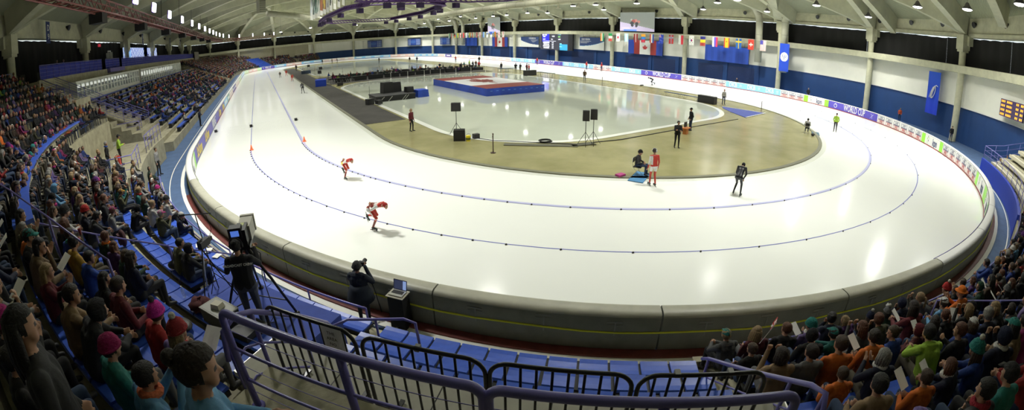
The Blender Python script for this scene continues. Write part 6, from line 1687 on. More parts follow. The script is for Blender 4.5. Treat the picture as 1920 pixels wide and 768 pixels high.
stand(0, -18.33, -1.7, 215, 'woman in maroon vest and jeans with blond hair walking on the concrete', 'maroon', [('bob', HC['fair'])], .012, .95)
stand(1, 12.86, -20.41, 100, 'official in black and lime vest standing on the ice near the far boards', 'lime', [('cap', JC['black']), ('short', HC['brown'])])
stand(0, 15.36, -6.37, 150, 'person in pale grey jacket and black trousers walking behind the blue mat', 'silver', [('short', HC['brown'])], .012)
stand(1, 16.06, 17.85, 120, 'person in dark brown coat standing on the concrete beside the back straight', 'brown', [('short', HC['black'])], .012)
stand(2, 33.2, 31.6, 190, 'official in bright red jacket standing at the pads, nearer of the pair', 'red', [('beanie', JC['red'])])
stand(1, 33.2, 36.0, 190, 'official in red jacket standing at the pads, farther of the pair', 'red', [('short', HC['brown'])])
stand(0, 33.2, 53.3, 190, 'official in red jacket standing alone before the WORLD CUP pad under the scoreboard', 'red', [('short', HC['black'])])
stand(0, -33.0 - 3.0, -2.8, 260, 'man in pale jacket and black trousers leaning at the curved concrete platform wall', 'silver', [('short', HC['brown'])])
stand(3, -35.35, 15.2, 260, 'person in dark jacket with yellow collar and pale trousers beside the purple advert pads', 'navy', [('short', HC['black'])])
stand(1, *Np(190.0, 39.0)[:2], 290, 'man in long dark coat with blue hood standing on the concrete platform', 'black', [('short', HC['grey']), ('scarf', JC['cobalt'])], 1.5)
e = stand(3, *Np(187.3, 38.6)[:2], 285, 'cameraman in black and lime vest working a camera on the concrete platform', 'lime', [('cap', JC['charcoal']), ('short', HC['black']), ('headset', JC['black'])], 1.5)
stand(3, -42.4, -4.6, 280, 'standing young woman with long fair hair and pale top by the sloping rail', 'silver', [('long', HC['fair'])], 2.3)
stand(3, -43.2, -4.2, 280, 'standing young woman with long black hair and black top by the sloping rail', 'black', [('long', HC['black'])], 2.6)
stand(1, 10.4, -36.2, 100, 'man in white shirt and black trousers standing by the low end of the pale bleachers', 'white', [('short', HC['grey'])])
stand(1, 13.3, -37.2, 100, 'man in yellow jacket and black trousers standing by the blue wall', (.75, .55, .02), [('short', HC['brown'])])
stand(1, 25.8, -31.8, 120, 'person in dark clothes standing at the foot of the column beside the looping banner', 'black', [('short', HC['black'])])
stand(1, 33.9, -24.3, 100, 'person in orange-red jacket behind the WORLD CUP pad on the bend by the blue wall', (.6, .1, .03), [('short', HC['fair'])], 0.0)
stand(1, 37.5, -9.2, 120, 'person in black jacket standing behind the three framed logos', 'black', [('short', HC['grey'])], 0.0)
stand(1, 38.2, 4.0, 120, 'person in dark jacket sitting beside a white case behind the DKB pad', 'black', [('short', HC['fair'])], -.3)
stand(1, -50.1, 13.6, 270, 'man in black top with short grey hair at the near end of the balcony', 'black', [('short', HC['grey'])], 7.17)
stand(1, -50.1, 15.3, 270, 'man in blue top at the near end of the balcony', 'cobalt', [('short', HC['fair'])], 7.17)
stand(3, -50.0, 54.0, 270, 'person silhouetted against the lit blue video wall', 'black', [('short', HC['black'])], 7.17)
# seated coaches on folding chairs
def folding_chair(x, y, rz, label, z=.012):
    e = empty('folding_chair', (x, y, z), rad(rz), label, 'chair')
    MB().box((0, 0, .45), (.42, .40, .03)).build('seat', M_black, e); MB().box((0, -.22, .78), (.42, .025, .22)).build('backrest', M_black, e)
    for s in (-.2, .2):
        MB().tube([(s, -.24, .9), (s, -.2, .45), (s, .2, .0)], .012, 6).build('leg', M_alu, e, smooth='all'); MB().tube([(s, .16, .45), (s, -.2, .0)], .012, 6).build('leg', M_alu, e, smooth='all')
    return e
folding_chair(-12.75, -17.55, 205, 'folding chair of the coach sitting on a blue mat at the ice edge')
put_person(VAR[0], (-12.75, -17.55, .012 + .47), rad(205), 'seated coach in grey and black jacket on a folding chair at the ice edge', JC['charcoal'], [('beanie', JC['black']), ('short', HC['brown'])])
o = MB().box((-12.9, -17.85, .035), (1.6, .75, .03), rad(25)).build('floor_mat', cm((.07, .22, .42), .8)); tag(o, 'light blue mat under the seated coach at the ice edge', 'mat')
o = MB().box((0, 0, .06), (.45, .3, .12)).build('gym_bag', cm((.4, .05, .2), .8)); o.location = (-13.6, -17.2, .02); tag(o, 'small pink and pale blue bag lying beside the seated coach', 'bag')
folding_chair(8.6, -18.9, 290, 'low chair of the seated person on the rounded end of the concrete')
put_person(VAR[0], (8.6, -18.9, .012 + .47), rad(290), 'person in pale jacket and black trousers seated on the rounded end of the concrete', JC['silver'], [('short', HC['black'])])
o = MB().box((9.4, -19.5, .03), (1.5, .7, .03), rad(20)).build('floor_mat', cm((.06, .13, .18), .8)); tag(o, 'dark blue mat at the feet of the seated person in pale jacket', 'mat')
o = MB().sph((0, 0, .12), .16, 10, 8, sc_=(1.3, 1, .75)).build('gym_bag', M_black, smooth='all'); o.location = (8.0, -19.7, .02); tag(o, 'black bag beside the person seated on the rounded end of the concrete', 'bag')
# ---------------- loudspeakers on tripods
def spk(x, y, label, h=2.0, rz=0, bh=.62, bw=.42):
    e = empty('tripod_loudspeaker', (x, y, .012), rad(rz), label, 'loudspeaker')
    MB().tube([(0, 0, .35), (0, 0, h)], .02, 8).build('pole', M_black, e, smooth='all')
    for k in range(3):
        a = rad(30 + 120 * k); MB().tube([(0, 0, .85), (.55 * cos(a), .55 * sin(a), .02)], .014, 6).build('leg', M_black, e, smooth='all')
    b = MB().box((0, 0, h + bh / 2), (bw, .36, bh), taper=.96).build('cabinet', M_black, e); MB().box((0, -.19, h + bh / 2), (bw * .86, .02, bh * .9)).build('grille', cm((.03, .03, .03), .7), b)
    return e
spk(-10.94, -11.73, 'black tripod loudspeaker of a close pair, slightly lower one', 1.55, -40)
spk(-10.40, -11.85, 'black tripod loudspeaker of a close pair, slightly taller one', 1.6, -40)
spk(-16.2, -4.75, 'black loudspeaker on a tripod above a black cube and a yellow bucket', 1.65, -30, .55, .65)
o = MB().box((0, 0, .35), (.75, .6, .7), taper=.97).box((0, -.31, .35), (.6, .02, .5)).build('equipment_case', M_black); o.location = (-16.7, -6.2, .012); o.rotation_euler = (0, 0, -.5); tag(o, 'black cube case at the foot of the lone tripod loudspeaker', 'case')
e = empty('bucket', (-16.35, -6.75, .012), 0, 'yellow bucket with dark print beside the black cube case', 'bucket'); MB().lathe([(.13, 0), (.17, .36), (.15, .36)], seg=16).build('pail', cm((.75, .62, .02), .5), e, smooth=True); MB().lathe([(.152, .1), (.166, .24)], seg=16).build('print_band', cm((.10, .12, .02), .5), e) ; MB().tube([(.17 * cos(t), 0, .36 + .12 * sin(t)) for t in [pi * i / 8 for i in range(9)]], .006, 5).build('handle', M_black, e)
o = MB().box((0, 0, .15), (.4, .3, .3)).build('junction_box', M_black); o.location = (-15.6, -6.4, .03); tag(o, 'small dark box on the cable strip beyond the yellow bucket', 'box')
for (x, y, l) in ((-16.5, -10.1, 'thin dark post with round base on the concrete below the lone loudspeaker'), (15.26, -11.26, 'thin dark post beside the blue mat'), (14.4, 12.4, 'thin dark post on the concrete by the back straight'), (-9.2, 70.4, 'tall thin dark post with a cap behind the crew area')):
    e = empty('barrier_post', (x, y, .012), 0, l, 'post'); MB().lathe([(.16, 0), (.16, .03), (.03, .05), (.03, 1.05), (.045, 1.1), (.03, 1.15)], seg=12).build('stanchion', cm((.05, .02, .02), .5), e, smooth=True); MB().box((0, .03, .95), (.05, .03, .08)).build('clip', M_black, e)
o = MB()
for k in range(5): o.tube([(.42 * cos(t) - .03 * k, .33 * sin(t), .03 + .025 * k) for t in [2 * pi * i / 20 for i in range(20)]], .015, 5, closed=True)
o = o.build('cable_coil', M_black, smooth='all'); o.location = (-12.4, -9.7, .02); tag(o, 'coil of black cable lying at the rink edge near the paired loudspeakers', 'cable')
mb = MB(); mb.tube([(-15.6, -6.4, .04), (-15.0, -7.6, .04), (-14.2, -8.4, .045), (-13.4, -9.2, .04), (-12.6, -10, .04), (-11.2, -11.2, .04), (-8, -11.9, .04), (0, -12.0, .04), (8, -12.2, .04)], .03, 6); o = mb.build('floor_cable', M_black, smooth='all'); tag(o, 'black cable run along the near rink kerb', 'cable')
mb = MB(); mb.box((-13.2, -10.2, .04), (4.5, .5, .02), rad(-38)); mb.box((-10.9, -11.5, .04), (1.6, .5, .02), rad(-15)); o = mb.build('cable_mat', cm((.10, .10, .07), .9)); tag(o, 'flat grey protective mat over the cables at the rink corner', 'mat')
# blue mat with white edge by the near rink
mb = MB(); mb.prism([(13.5, -7.3), (14.8, -12.0), (9.6, -12.2), (11.2, -9.6), (12.6, -7.9)], .012, .05, 0); mb.beam((14.8, -12.0, .06), (9.6, -12.2, .06), .08, .02, m=1); mb.beam((14.8, -12.0, .06), (13.5, -7.3, .06), .06, .02, m=1); o = mb.build('floor_mat', [M_matb, M_white]); tag(o, 'large dark blue triangular mat at the corner of the near rink', 'mat')
e = empty('side_table', (-2.3, -13.2, .012), .2, 'small orange topped stand with a black monitor beside the man in the hat', 'stand'); MB().box((0, 0, .45), (.7, .5, .05)).build('top', cm((.6, .2, .05), .5), e); MB().box((0, 0, .22), (.4, .3, .44)).build('base', cm((.5, .18, .05), .6), e); MB().box((-.1, 0, .72), (.4, .08, .36)).build('monitor', M_black, e)
# ---------------- podium with maple leaf top
def podium():
    P = [(-5.1, 25.4), (-5.0, 10.7), (3.0, 9.6), (8.0, 9.9)]
    x0, x1, y0, y1, h = -5.05, 2.9, 10.6, 25.6, .85
    e = empty('podium', ((x0 + x1) / 2, (y0 + y1) / 2, .026), 0, 'large blue skirted podium with a red and white maple leaf top', 'podium'); w, l = x1 - x0, y1 - y0
    mb = MB(); mb.box((0, 0, h / 2), (w, l, h)); mb.build('skirt', mat('podium_blue', (.02, .07, .50), .45, var=.35, scale=.7, bump=.4, bscale=2), e)
    # top printed: bands run along x; leaf pointing -x... drawn in plan
    def top(u, v):
        if v < .25 or v > .75: return (.20, .02, .015)
        return (.20, .02, .015) if leaf(u, v, .5, .42, .36, 1.1) else (.62, .62, .62)
    o = cloth('flag_top', w, l, top, 60, 90, 0, mat('podium_print', (1, 1, 1), .55, attr='paint'), e, thick=.01); o.rotation_euler = (-pi / 2, 0, 0); o.location = (0, -l / 2, h + .006); o.scale = (1, 1, 1)
    mb = MB()
    for i in range(10): mb.box((-w / 2 + .6 + i * .78, -l / 2 - .01, .55), (.3, .02, .03))
    mb.build('lettering_marks', m_lbl, e)
podium()
# ---------------- black stage with drum kit cases
e = empty('stage', (-14.2, 16.0, .026), rad(0), 'black skirted stage on the near rink with covered equipment on it', 'stage')
MB().box((0, 0, .55), (4.6, 3.2, .12)).build('deck', cm((.03, .03, .028), .7), e); mb = MB(); mb.box((0, .0, .26), (4.5, 3.1, .5)); mb.build('skirt', M_black, e)
for a, b in ((-1.9, -1.3), (-.9, -.4), (.7, 1.2), (1.0, 1.5)): MB().beam((a, -1.62, .0), (b, -1.60, .5), .05, .05).build('brace', M_alu, e)
MB().tube([(-2.2, 1.5, .6), (-2.2, 1.5, 1.5)], .02, 5).build('post', M_black, e)
for (x, y, sx, sy, sz, l) in ((-14.4, 17.2, 1.3, 1.0, 1.2, 'tall covered black case on the stage'), (-13.3, 17.3, 1.1, .9, 1.1, 'second covered black case on the stage, beside the tall one'), (-12.2, 15.8, .9, .8, .6, 'low black case at the end of the stage')):
    o = MB().box((0, 0, sz / 2), (sx, sy, sz), .15, taper=.9).build('covered_case', mat('cover_black', (.014, .014, .014), .6, bump=.6, bscale=4)); o.location = (x, y, .64); tag(o, l, 'case')
o = MB().box((0, 0, .4), (1.4, 1.6, .8), .1, taper=.92).build('blue_crate', mat('podium_blue', (0, 0, 0))); o.location = (-10.9, 15.6, .03); tag(o, 'blue covered crate at the end of the black stage', 'crate')
for i, (x, y) in enumerate(((-17.4, 13.6), (-16.7, 12.6))):
    o = MB().box((0, 0, .3), (.8 - .2 * i, .55, .6 - .2 * i), .4).build('cable_case', M_black); o.location = (x, y, .03); tag(o, ['larger black case on the carpet in front of the stage', 'smaller black case on the carpet in front of the stage'][i], 'case')
# ---------------- crew area: tables, monitors, people
def table(x, y, w, rz, label, skirt=True, c=M_black, h=.75, d=.75, group=None):
    e = empty('work_table', (x, y, .03), rad(rz), label, 'table', group); MB().box((0, 0, h), (w, d, .04)).build('table_top', c, e)
    if skirt: MB().box((0, 0, h / 2), (w - .05, d - .05, h)).build('skirt', c, e)
    else:
        for sx in (-1, 1):
            for sy in (-1, 1): MB().box((sx * (w / 2 - .08), sy * (d / 2 - .06), h / 2), (.04, .04, h)).build('leg', M_black, e)
    return e
table(-18.6, 41.0, 2.6, 80, 'blue draped table at the near end of the crew area', True, mat('drape_blue', (.01, .05, .42), .6, bump=.5, bscale=3), 1.0, 1.8)
for i in range(9):
    table(-14.5 + i * 3.05, 43.6 + .15 * i, 2.6, 0, 'black draped work table in the crew row between the two rinks', True, group='black crew tables between the rinks')
    if i < 6: table(-14 + i * 3.2, 50.5, 2.4, 0, 'black draped work table in the crew row between the two rinks', True, group='black crew tables between the rinks')
rr2 = random.Random(5)
for i in range(26):
    x = -14.8 + i * 1.05 + rr2.uniform(-.2, .2); y = 43.6 + rr2.uniform(-.1, .1)
    o = MB().box((0, 0, .22), (.5, .05, .32)).box((0, .05, .03), (.25, .2, .03)).box((0, .03, .08), (.05, .04, .1)).build('monitor', M_black) if i == 0 else None
    if o is None: o = first_mon.copy(); col.objects.link(o)
    else: first_mon = o
    o.location = (x, y, .81); o.rotation_euler = (0, 0, rr2.uniform(-.3, .3)); tag(o, 'dark flat monitor standing on the crew tables between the rinks', 'monitor', 'monitors on the crew tables')
# white stanchions along the rink edge
for i in range(8):
    e = MB().lathe([(.14, 0), (.14, .03), (.025, .05), (.025, 1.0), (.04, 1.03)], seg=10).build('stanchion', M_white, smooth=True); e.location = (-6.5 + 3.1 * i, 41.0, .03); tag(e, 'white post on the far edge of the near rink in front of the crew tables', 'post', 'white posts before the crew tables')
# low stages and standing groups farther right
o = MB().box((0, 0, .25), (7.5, 2.2, .5)).build('low_riser', M_black); o.location = (10.5, 46.8, .03); tag(o, 'long low black riser at the end of the crew area', 'riser')
mb = MB(); mb.box((0, 0, .62), (3.8, 1.3, .06)); [mb.tube([(s, t, 0), (s, t, .62)], .03, 5) for s in (-1.7, 0, 1.7) for t in (-.5, .5)]; o = mb.build('flat_trolley', cm((.03, .05, .07), .5)); o.location = (15.3, 38.5, .012); tag(o, 'low flat trolley table on the concrete beside the back straight', 'trolley')
grp = [(16.5, 33.0, 'red', 'brown'), (16.9, 34.3, 'maroon', 'black'), (16.2, 35.4, 'black', 'grey'), (16.0, 36.6, 'black', 'black'), (15.0, 40.0, 'black', 'brown'), (14.0, 47, 'red', 'black'), (13.5, 48.6, 'black', 'brown'), (15.2, 50.5, 'brown', 'brown'), (14.8, 52.8, 'lime', 'black'), (24.5, 66, 'black', 'black'), (21.8, 74, 'red', 'black'), (14.6, 84, 'navy', 'brown'), (13.5, 87, 'black', 'brown'), (7.0, 96, 'black', 'black'), (-3.0, 121, 'brown', 'black'), (-1.0, 122, 'black', 'brown'), (-6, 124, 'charcoal', 'brown'), (-17.7, 96, 'black', 'black'), (-17.6, 101, 'maroon', 'brown')]
for i, (x, y, jn, hn) in enumerate(grp):
    l = 'standing figure in %s jacket with %s hair, %s' % (jn, hn, ['first of four by the black crate', 'second of four by the black crate', 'third of four by the black crate', 'fourth of four by the black crate', 'bending at the flat trolley', 'by the low riser', 'behind the low riser', 'behind the riser group', 'in the riser group', 'alone on the far straight', 'beside the far bend', 'first of a far pair', 'second of a far pair', 'alone at the far rink corner', 'one of a pair at the far pads', 'other of a pair at the far pads', 'crouched looking at the far pads', 'by the far end of the carpet', 'at the far corner of the carpet'][i])
    put_person(VST[i % 4], (x, y, .03), rad(rr2.uniform(0, 360)), l, JC[jn], [('short', HC[hn])])
o = MB().box((0, 0, .45), (2.2, .8, .9)).build('equipment_crate', M_black); o.location = (14.2, 29.5, .012); tag(o, 'black crate on the concrete next to the group of four', 'crate')
mb = MB(); mb.box((0, 0, .75), (4.0, .6, .05)); [mb.tube([(s, t, 0), (s, t, .75)], .025, 5) for s in (-1.9, 0, 1.9) for t in (-.25, .25)]; o = mb.build('trestle_table', cm((.06, .08, .08), .5)); o.location = (14.6, 25.5, .012); o.rotation_euler = (0, 0, pi / 2); tag(o, 'empty trestle table next to the black crate beside the back straight', 'table')
for j, (x, y) in enumerate(((14.4, .2), (14.35, -2.4))):
    e = empty('low_bench', (x, y, .012), pi / 2, ['low dark bench beside another bench behind the near rink', 'low dark bench touching the black crate behind the near rink'][j], 'bench'); MB().box((0, 0, .45), (2.4, .5, .05)).build('seat', cm((.03, .05, .09), .6), e)
    for s in (-1.1, -.9, .9, 1.1): MB().tube([(s, -.2, 0), (s, -.2, .43), (s, .2, .43), (s, .2, 0)], .015, 5).build('leg', M_alu, e)
e = empty('equipment_crate', (14.15, -4.9, .012), pi / 2, 'black crate with a small chair frame leaning on it behind the near rink', 'crate'); MB().box((0, 0, .42), (2.2, .7, .84)).build('case', M_black, e); MB().tube([(-.5, -.4, 0), (-.5, -.4, .95), (-.1, -.4, .95), (-.1, -.4, 0)], .015, 5).build('chair_frame', M_alu, e); MB().box((-.3, -.4, .6), (.4, .05, .06)).build('crossbar', M_alu, e)
o = MB().sph((0, 0, .1), .2, 10, 6, sc_=(2.2, .6, .5)).build('sports_bag', M_black, smooth='all'); o.location = (19.7, 9.6, 0.01); tag(o, 'dark bag lying at the track edge behind the near rink', 'bag')
# two small speaker stands near the far left
for i, (x, y) in enumerate(((-15.0, 66), (-15.6, 84), (-17.2, 52))): spk(x, y, ['black tripod loudspeaker at the far rink corner by the carpet, middle one', 'black tripod loudspeaker by the carpet, beyond the middle one', 'black tripod loudspeaker on the carpet edge by the crew tables'][i], 1.3, 0, .6, .7)
table(-17.0, 78, 2.4, 0, 'small dark table with blue top at the far end of the carpet', True, cm((.03, .05, .09), .6))
for i, x in enumerate((-16.9, -15.9, -14.9, -13.9, -12.9)): folding_chair(x, 41.6 + .1 * i, 180 + 10 * i, 'grey folding chair in front of the blue draped table, %s from the table' % ['first', 'second', 'third', 'fourth', 'fifth'][i], .03)
o = MB().box((0, 0, .25), (.9, .5, .5)).build('equipment_case', M_black); o.location = (-16.0, 37.7, .03); tag(o, 'black case at the corner of the near rink below the folding chairs', 'case')
# ================================================================== FOREGROUND CREW AND KIT
SMO = [M_skin, cm((.008, .008, .01), .85), cm((.07, .08, .11), .85), M_shoe, M_eye, M_lip]
J = standj('oper', .05, .1, .0); o_, hf = figure('person', J, .009, mats=SMO, curl=.9, jr=1.08); col.objects.link(o_)
o_.location = (*Np(218.35, 38.35), 2.0); o_.rotation_euler = (0, 0, rad(80 - 90)); tag(o_, 'television camera operator in black crew shirt and grey trousers, seen from behind', 'person')
add_child(HAIR['cap'], hf, o_, 'cap', (.01, .01, .012)); add_child(HAIR['short'], hf, o_, 'short', HC['black']); add_child(HAIR['headset'], hf, o_, 'headset', (.01, .01, .012))
text('BROADCAST CREW', .058, M_white, (0, -.128, 1.36), (pi / 2, 0, 0), o_, ex=.002, bold=.001)
# television camera on pedestal tripod
e = empty('television_camera', (*Np(217.75, 37.95), 2.0), rad(82 - 90), 'large beige and black television camera on a heavy tripod before the operator', 'camera')
mt = cm((.40, .38, .30), .5)
MB().box((0.04, .46, 1.50), (.24, .52, .28)).box((0.04, .74, 1.50), (.27, .08, .31)).build('box_lens', mt, e)
MB().box((0.02, .12, 1.53), (.20, .36, .30)).build('camera_body', M_black, e); MB().box((-.06, .0, 1.66), (.22, .18, .16)).box((-.06, -.10, 1.66), (.24, .03, .18)).build('viewfinder', M_black, e)
MB().box((-.06, -.118, 1.655), (.15, .004, .10)).build('viewfinder_screen', mat('vf_blue', (.10, .22, .75), .3, emit=.6), e); MB().box((.02, .1, 1.36), (.26, .34, .07)).build('pan_head', M_black, e)
MB().box((.03, .22, 1.66), (.07, .12, .05)).build('top_handle', cm((.5, .55, .15), .5), e)
for s in (-1, 1): MB().tube([(s * .12, .0, 1.35), (s * .24, -.15, 1.25), (s * .28, -.25, 1.22)], .014, 7).build('pan_bar', M_black, e, smooth='all')
for k in range(3):
    a = rad(95 + 120 * k); MB().tube([(.03 * cos(a), .12 + .03 * sin(a), 1.32), (.42 * cos(a), .12 + .42 * sin(a), .72), (.78 * cos(a), .12 + .78 * sin(a), .03)], [.035, .026, .022], 8).build('tripod_leg', M_black, e, smooth='all')
    MB().tube([(0, .12, .30), (.62 * cos(a), .12 + .62 * sin(a), .28)], .012, 6).build('spreader', M_black, e)
    MB().lathe([(.05, 0), (.06, .02), (.03, .05)], (.78 * cos(a), .12 + .78 * sin(a), 0), 10).build('foot', M_black, e)
MB().tube([(.1, .1, 1.3), (.25, .2, 1.1), (.2, .1, .7), (.3, -.2, .05), (.1, -.7, .02), (-.4, -.9, .02), (-.2, -.5, .02), (.3, -.4, .02)], .009, 6).build('cable', M_black, e, smooth='all')
# small shoulder camera on its own tripod and a boom pole
e = empty('shoulder_camera', (*Np(216.0, 38.2), 2.0), rad(60 - 90), 'small black video camera on a light tripod beside the operator', 'camera')
MB().box((0, .1, 1.2), (.11, .30, .14)).box((0, .30, 1.2), (.08, .12, .08)).box((0, .0, 1.3), (.03, .16, .03)).build('camera_body', M_black, e)
for k in range(3): a = rad(30 + 120 * k); MB().tube([(0, 0, 1.12), (.45 * cos(a), .45 * sin(a), .02)], .014, 6).build('tripod_leg', M_alu if k == 1 else M_black, e, smooth='all')
e = empty('boom_stand', (*Np(215.4, 37.9), 2.0), 0, 'thin black microphone boom stand with hanging cables by the rail', 'stand')
MB().tube([(0, 0, 0), (-.05, .1, .9), (-.1, .15, 1.6)], .012, 6).tube([(-.32, .0, 1.68), (-.1, .15, 1.6), (.2, .35, 1.5)], .012, 6).tube([(.1, .28, 1.5), (.15, .25, 1.2), (.05, .2, 1.0), (.2, .3, .7)], .006, 5).build('pole', M_black, e); MB().tube([(-.40, -.05, 1.70), (-.30, .01, 1.675)], .03, 8).build('microphone', M_black, e)
for k in range(3): a = rad(120 * k); MB().tube([(0, 0, .35), (.3 * cos(a), .3 * sin(a), .02)], .01, 5).build('leg', M_black, e)
# photographer
SMP = [M_skin, cm((.010, .016, .032), .8), cm((.012, .012, .014), .8), cm((.3, .3, .28), .6), M_eye, M_lip]
J = standj('camera', .03, .05, -.05); o_, hf = figure('person', J, .009, mats=SMP, curl=1.0, jr=1.28); col.objects.link(o_)
o_.location = (-27.15, -21.95, .008); o_.rotation_euler = (0, 0, rad(50 - 90)); tag(o_, 'photographer in dark navy coat and grey cap raising a camera beside the crash pads', 'person')
add_child(HAIR['beanie'], hf, o_, 'beanie', (.05, .05, .05)); add_child(HAIR['short'], hf, o_, 'short', HC['black'])
MB().lathe([(.34, .78), (.30, .95), (.24, 1.1), (.20, 1.2)], seg=16).build('coat_skirt', SMP[1], o_, smooth='all')
e = empty('photo_camera', (-27.15, -21.95, 0), rad(50 - 90), 'black photo camera with long lens held up by the photographer', 'camera')
MB().box((0, .33, 1.56), (.15, .08, .11)).build('body', M_black, e); MB().lathe([(.035, 0), (.04, .06), (.05, .1), (.05, .15)], seg=14, M=Matrix.Translation((0, .37, 1.56)) @ Matrix.Rotation(-pi / 2, 4, 'X')).build('lens', M_black, e, smooth=True)
MB().tube([(.0, .42, 1.50), (.12, .5, .8), (.2, .55, .02)], .012, 6).build('monopod', M_black, e)
# laptop on a black draped stand
e = empty('laptop_stand', (-26.35, -22.35, 0), rad(40 - 90), 'black draped stand carrying the laptop beside the photographer', 'stand'); MB().box((0, 0, .45), (.42, .34, .9), taper=.94).build('drape', cm((.012, .012, .013), .9, bump=.8, bscale=5), e); MB().box((0, 0, .91), (.46, .38, .02)).build('top', cm((.35, .33, .26), .6), e)
e = empty('laptop', (-26.35, -22.35, .93), rad(40 - 90), 'open laptop with a blue and white screen on the black stand', 'laptop'); MB().box((0, 0, .01), (.36, .25, .02)).build('base', M_alu, e); MB().box((0, .02, .022), (.30, .13, .003)).build('keyboard', M_black, e)
l = empty('lid', (0, .125, .02)); l.parent = e; l.rotation_euler = (-.25, 0, 0); l.empty_display_size = .1
c_ = cloth('screen', .36, .25, lambda u, v: (.02, .02, .03) if (u < .03 or u > .97 or v < .05 or v > .95) else ((.04, .05, .10) if u < .68 else (.30, .42, .75)), 20, 14, 0, mat('laptop_lcd', (1, 1, 1), .3, attr='paint', emit=.6), l, thick=.008)
o = MB()
for k in range(14):
    a = k * 2.4; o.tube([(.3 * cos(a), .25 * sin(a), .01), (.35 * cos(a + .8), .3 * sin(a + .8), .03), (.2 * cos(a + 1.5), .3 * sin(a + 1.5), .012)], .008, 5)
o = o.build('loose_cable', m_wht, smooth='all'); o.location = (-26.75, -22.25, .01); tag(o, 'tangle of white cables on the track between the photographer and the laptop stand', 'cable')
# kit lying on the left seats
def on_seat(a, k, dz=.0, dr=0): x, y = Np(a, 36.58 + .8 * k + dr); return (x, y, zk(k) + .425 + dz), rad(a) + pi / 2
p, rz = on_seat(218.3, 3); e = empty('flight_case', p, rz, 'black and silver flight case with papers and a food box on the blue seats', 'case')
MB().box((0, 0, .13), (.62, .38, .26)).build('case_body', M_black, e); mb = MB()
for s in (-1, 1):
    mb.box((0, s * .185, .255), (.64, .02, .02)); mb.box((s * .305, 0, .255), (.02, .38, .02))
mb.box((0, 0, .262), (.58, .34, .006)); mb.build('metal_edges', cm((.42, .42, .38), .5), e)
o = MB().box((0, 0, .04), (.2, .16, .08), taper=.85).build('food_box', cm((.62, .58, .45), .6)); o.location = (p[0], p[1], p[2] + .27); o.rotation_euler = (0, 0, rz + .2); tag(o, 'cream takeaway food box on top of the flight case', 'box')
p, rz = on_seat(219.2, 3); o = MB().box((0, 0, .05), (.42, .34, .10), .1, taper=.95).box((.1, .22, .04), (.3, .2, .08)).build('black_case', M_black); o.location = p; o.rotation_euler = (0, 0, rz); tag(o, 'flat black case on the blue seats beside the purple rail end', 'case')
p, rz = on_seat(218.6, 4); o = MB().sph((0, 0, .05), .2, 14, 8, sc_=(1.1, .75, .28)).build('camera_pouch', M_black, smooth='all'); o.location = p; o.rotation_euler = (0, 0, rz); tag(o, 'rounded black camera pouch lying on a blue seat', 'bag')
p, rz = on_seat(217.3, 3); mb = MB(); r3 = random.Random(4)
mb.sph((0, 0, .08), .24, 16, 10, sc_=(1, .8, .4))
mb.v = [(x + r3.uniform(-.03, .03), y + r3.uniform(-.03, .03), max(0, z + r3.uniform(-.03, .03))) for x, y, z in mb.v]
o = mb.build('folded_jacket', cm((.08, .015, .015), .9), smooth='all'); o.location = p; o.rotation_euler = (0, 0, rz); tag(o, 'crumpled dark maroon jacket lying on the blue seats', 'jacket')
p, rz = on_seat(216.4, 3); e = empty('water_bottle', p, 0, 'clear plastic drink bottle standing on a blue seat', 'bottle'); MB().lathe([(.03, 0), (.033, .02), (.033, .15), (.014, .19), (.014, .21)], seg=12).build('bottle', M_glass, e, smooth=True); MB().lathe([(.016, .21), (.016, .23)], seg=10).build('bottle_cap', m_wht, e)
for i, (a, k, c, l) in enumerate(((215.6, 4, M_paper, 'white leaflet lying on the free seats above the bottle'), (211.0, 0, M_paper, 'white sheet on the front blue seats beside the platform'), (210.2, 0, M_paper, 'white sheet on the front blue seats, second from the platform'), (209.3, 0, M_paper, 'white sheet on the front blue seats, third from the platform'), (216.4, 5, M_paper, 'white crumpled paper on the sixth row seats'))):
    p, rz = on_seat(a, k); o = cloth('paper_sheet', .22, .3, lambda u, v: (.7, .7, .66), 4, 6, .01, M_paper, None); o.location = (p[0], p[1], p[2] + .012); o.rotation_euler = (-pi / 2, 0, rz + .4 * i); tag(o, l, 'paper')
p, rz = on_seat(211.0, 3); o = MB().sph((0, 0, .2), .2, 12, 9, sc_=(.8, .5, 1.1)).box((0, -.1, .2), (.2, .06, .25)).build('backpack', cm((.06, .015, .02), .8), smooth=True); o.location = p; o.rotation_euler = (0, 0, rz); tag(o, 'dark red and black backpack standing on a blue seat', 'bag')
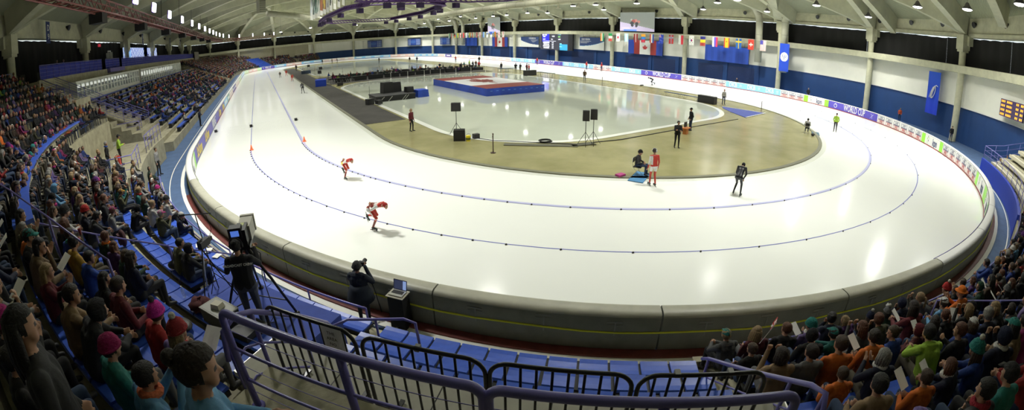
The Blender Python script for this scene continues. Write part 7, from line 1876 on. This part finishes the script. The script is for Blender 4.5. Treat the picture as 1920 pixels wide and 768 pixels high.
p, rz = on_seat(213.2, 2); o = MB().sph((0, 0, .1), .2, 12, 9, sc_=(1.1, .8, .5)).build('backpack', M_black, smooth='all'); o.location = p; tag(o, 'black bag lying on a seat by the platform steps', 'bag')
o = MB().tube([(0, 0, 0), (.0, 0, .42)], .005, 6).build('paper_flag', m_wht); x, y = Np(230.2, 37.6); o.location = (x, y, 2.6); o.rotation_euler = (.35, .15, .3); tag(o, 'small paper maple leaf flag on a stick held up beyond the black barriers', 'flag')
f_ = cloth('flag_sheet', .22, .14, lambda u, v: (.55, .04, .03) if u < .3 or u > .7 or leaf(u, v, .5, .3, .3, 1.4) else WH, 24, 14, .008, M_cloth, o); f_.location = (.11, 0, .27)
cup = tag(MB().lathe([(.026, 0), (.038, .11), (.042, .11), (.042, .125), (.03, .13)], seg=14).build('paper_cup', cm((.22, .02, .02), .5), smooth=True), 'dark red paper cup with white lid held by the person in mustard coat', 'cup'); x, y = Np(213.55, 40.18); cup.location = (x, y, zk(5) + .42 + .33)
# loose handrail along the back wall etc.
# ------------------------------------------------------------------ world: faint even background fill added all round
w = bpy.data.worlds.new('world'); sc.world = w; w.use_nodes = True; bg = w.node_tree.nodes['Background']; bg.inputs[0].default_value = (.9, 1, .92, 1); bg.inputs[1].default_value = .03

# printed sheets held on laps
sheet0 = cloth('paper_sheet', .20, .27, lambda u, v: (.85, .85, .82), 3, 4, .004, M_paper, None)
near_p = sorted([o for o in bpy.data.objects if o.get('category') == 'person' and o.data and o.location.z > .6 and o.parent is None], key=lambda o: hypot(o.location.x - CX, o.location.y - CY))[3:120:6]
for i, p in enumerate(near_p):
    q = sheet0 if i == 0 else sheet0.copy()
    if i: col.objects.link(q)
    a = p.rotation_euler.z; s_ = p.scale.x; lx, ly, lz = .04, .34, .27
    q.location = (p.location.x + (lx * cos(a) - ly * sin(a)) * s_, p.location.y + (lx * sin(a) + ly * cos(a)) * s_, p.location.z + lz * s_)
    q.rotation_euler = (-1.0, .1, a + .2 * (i % 3)); tag(q, 'white printed sheet held on the lap of a seated spectator', 'paper', 'printed sheets in the crowd')
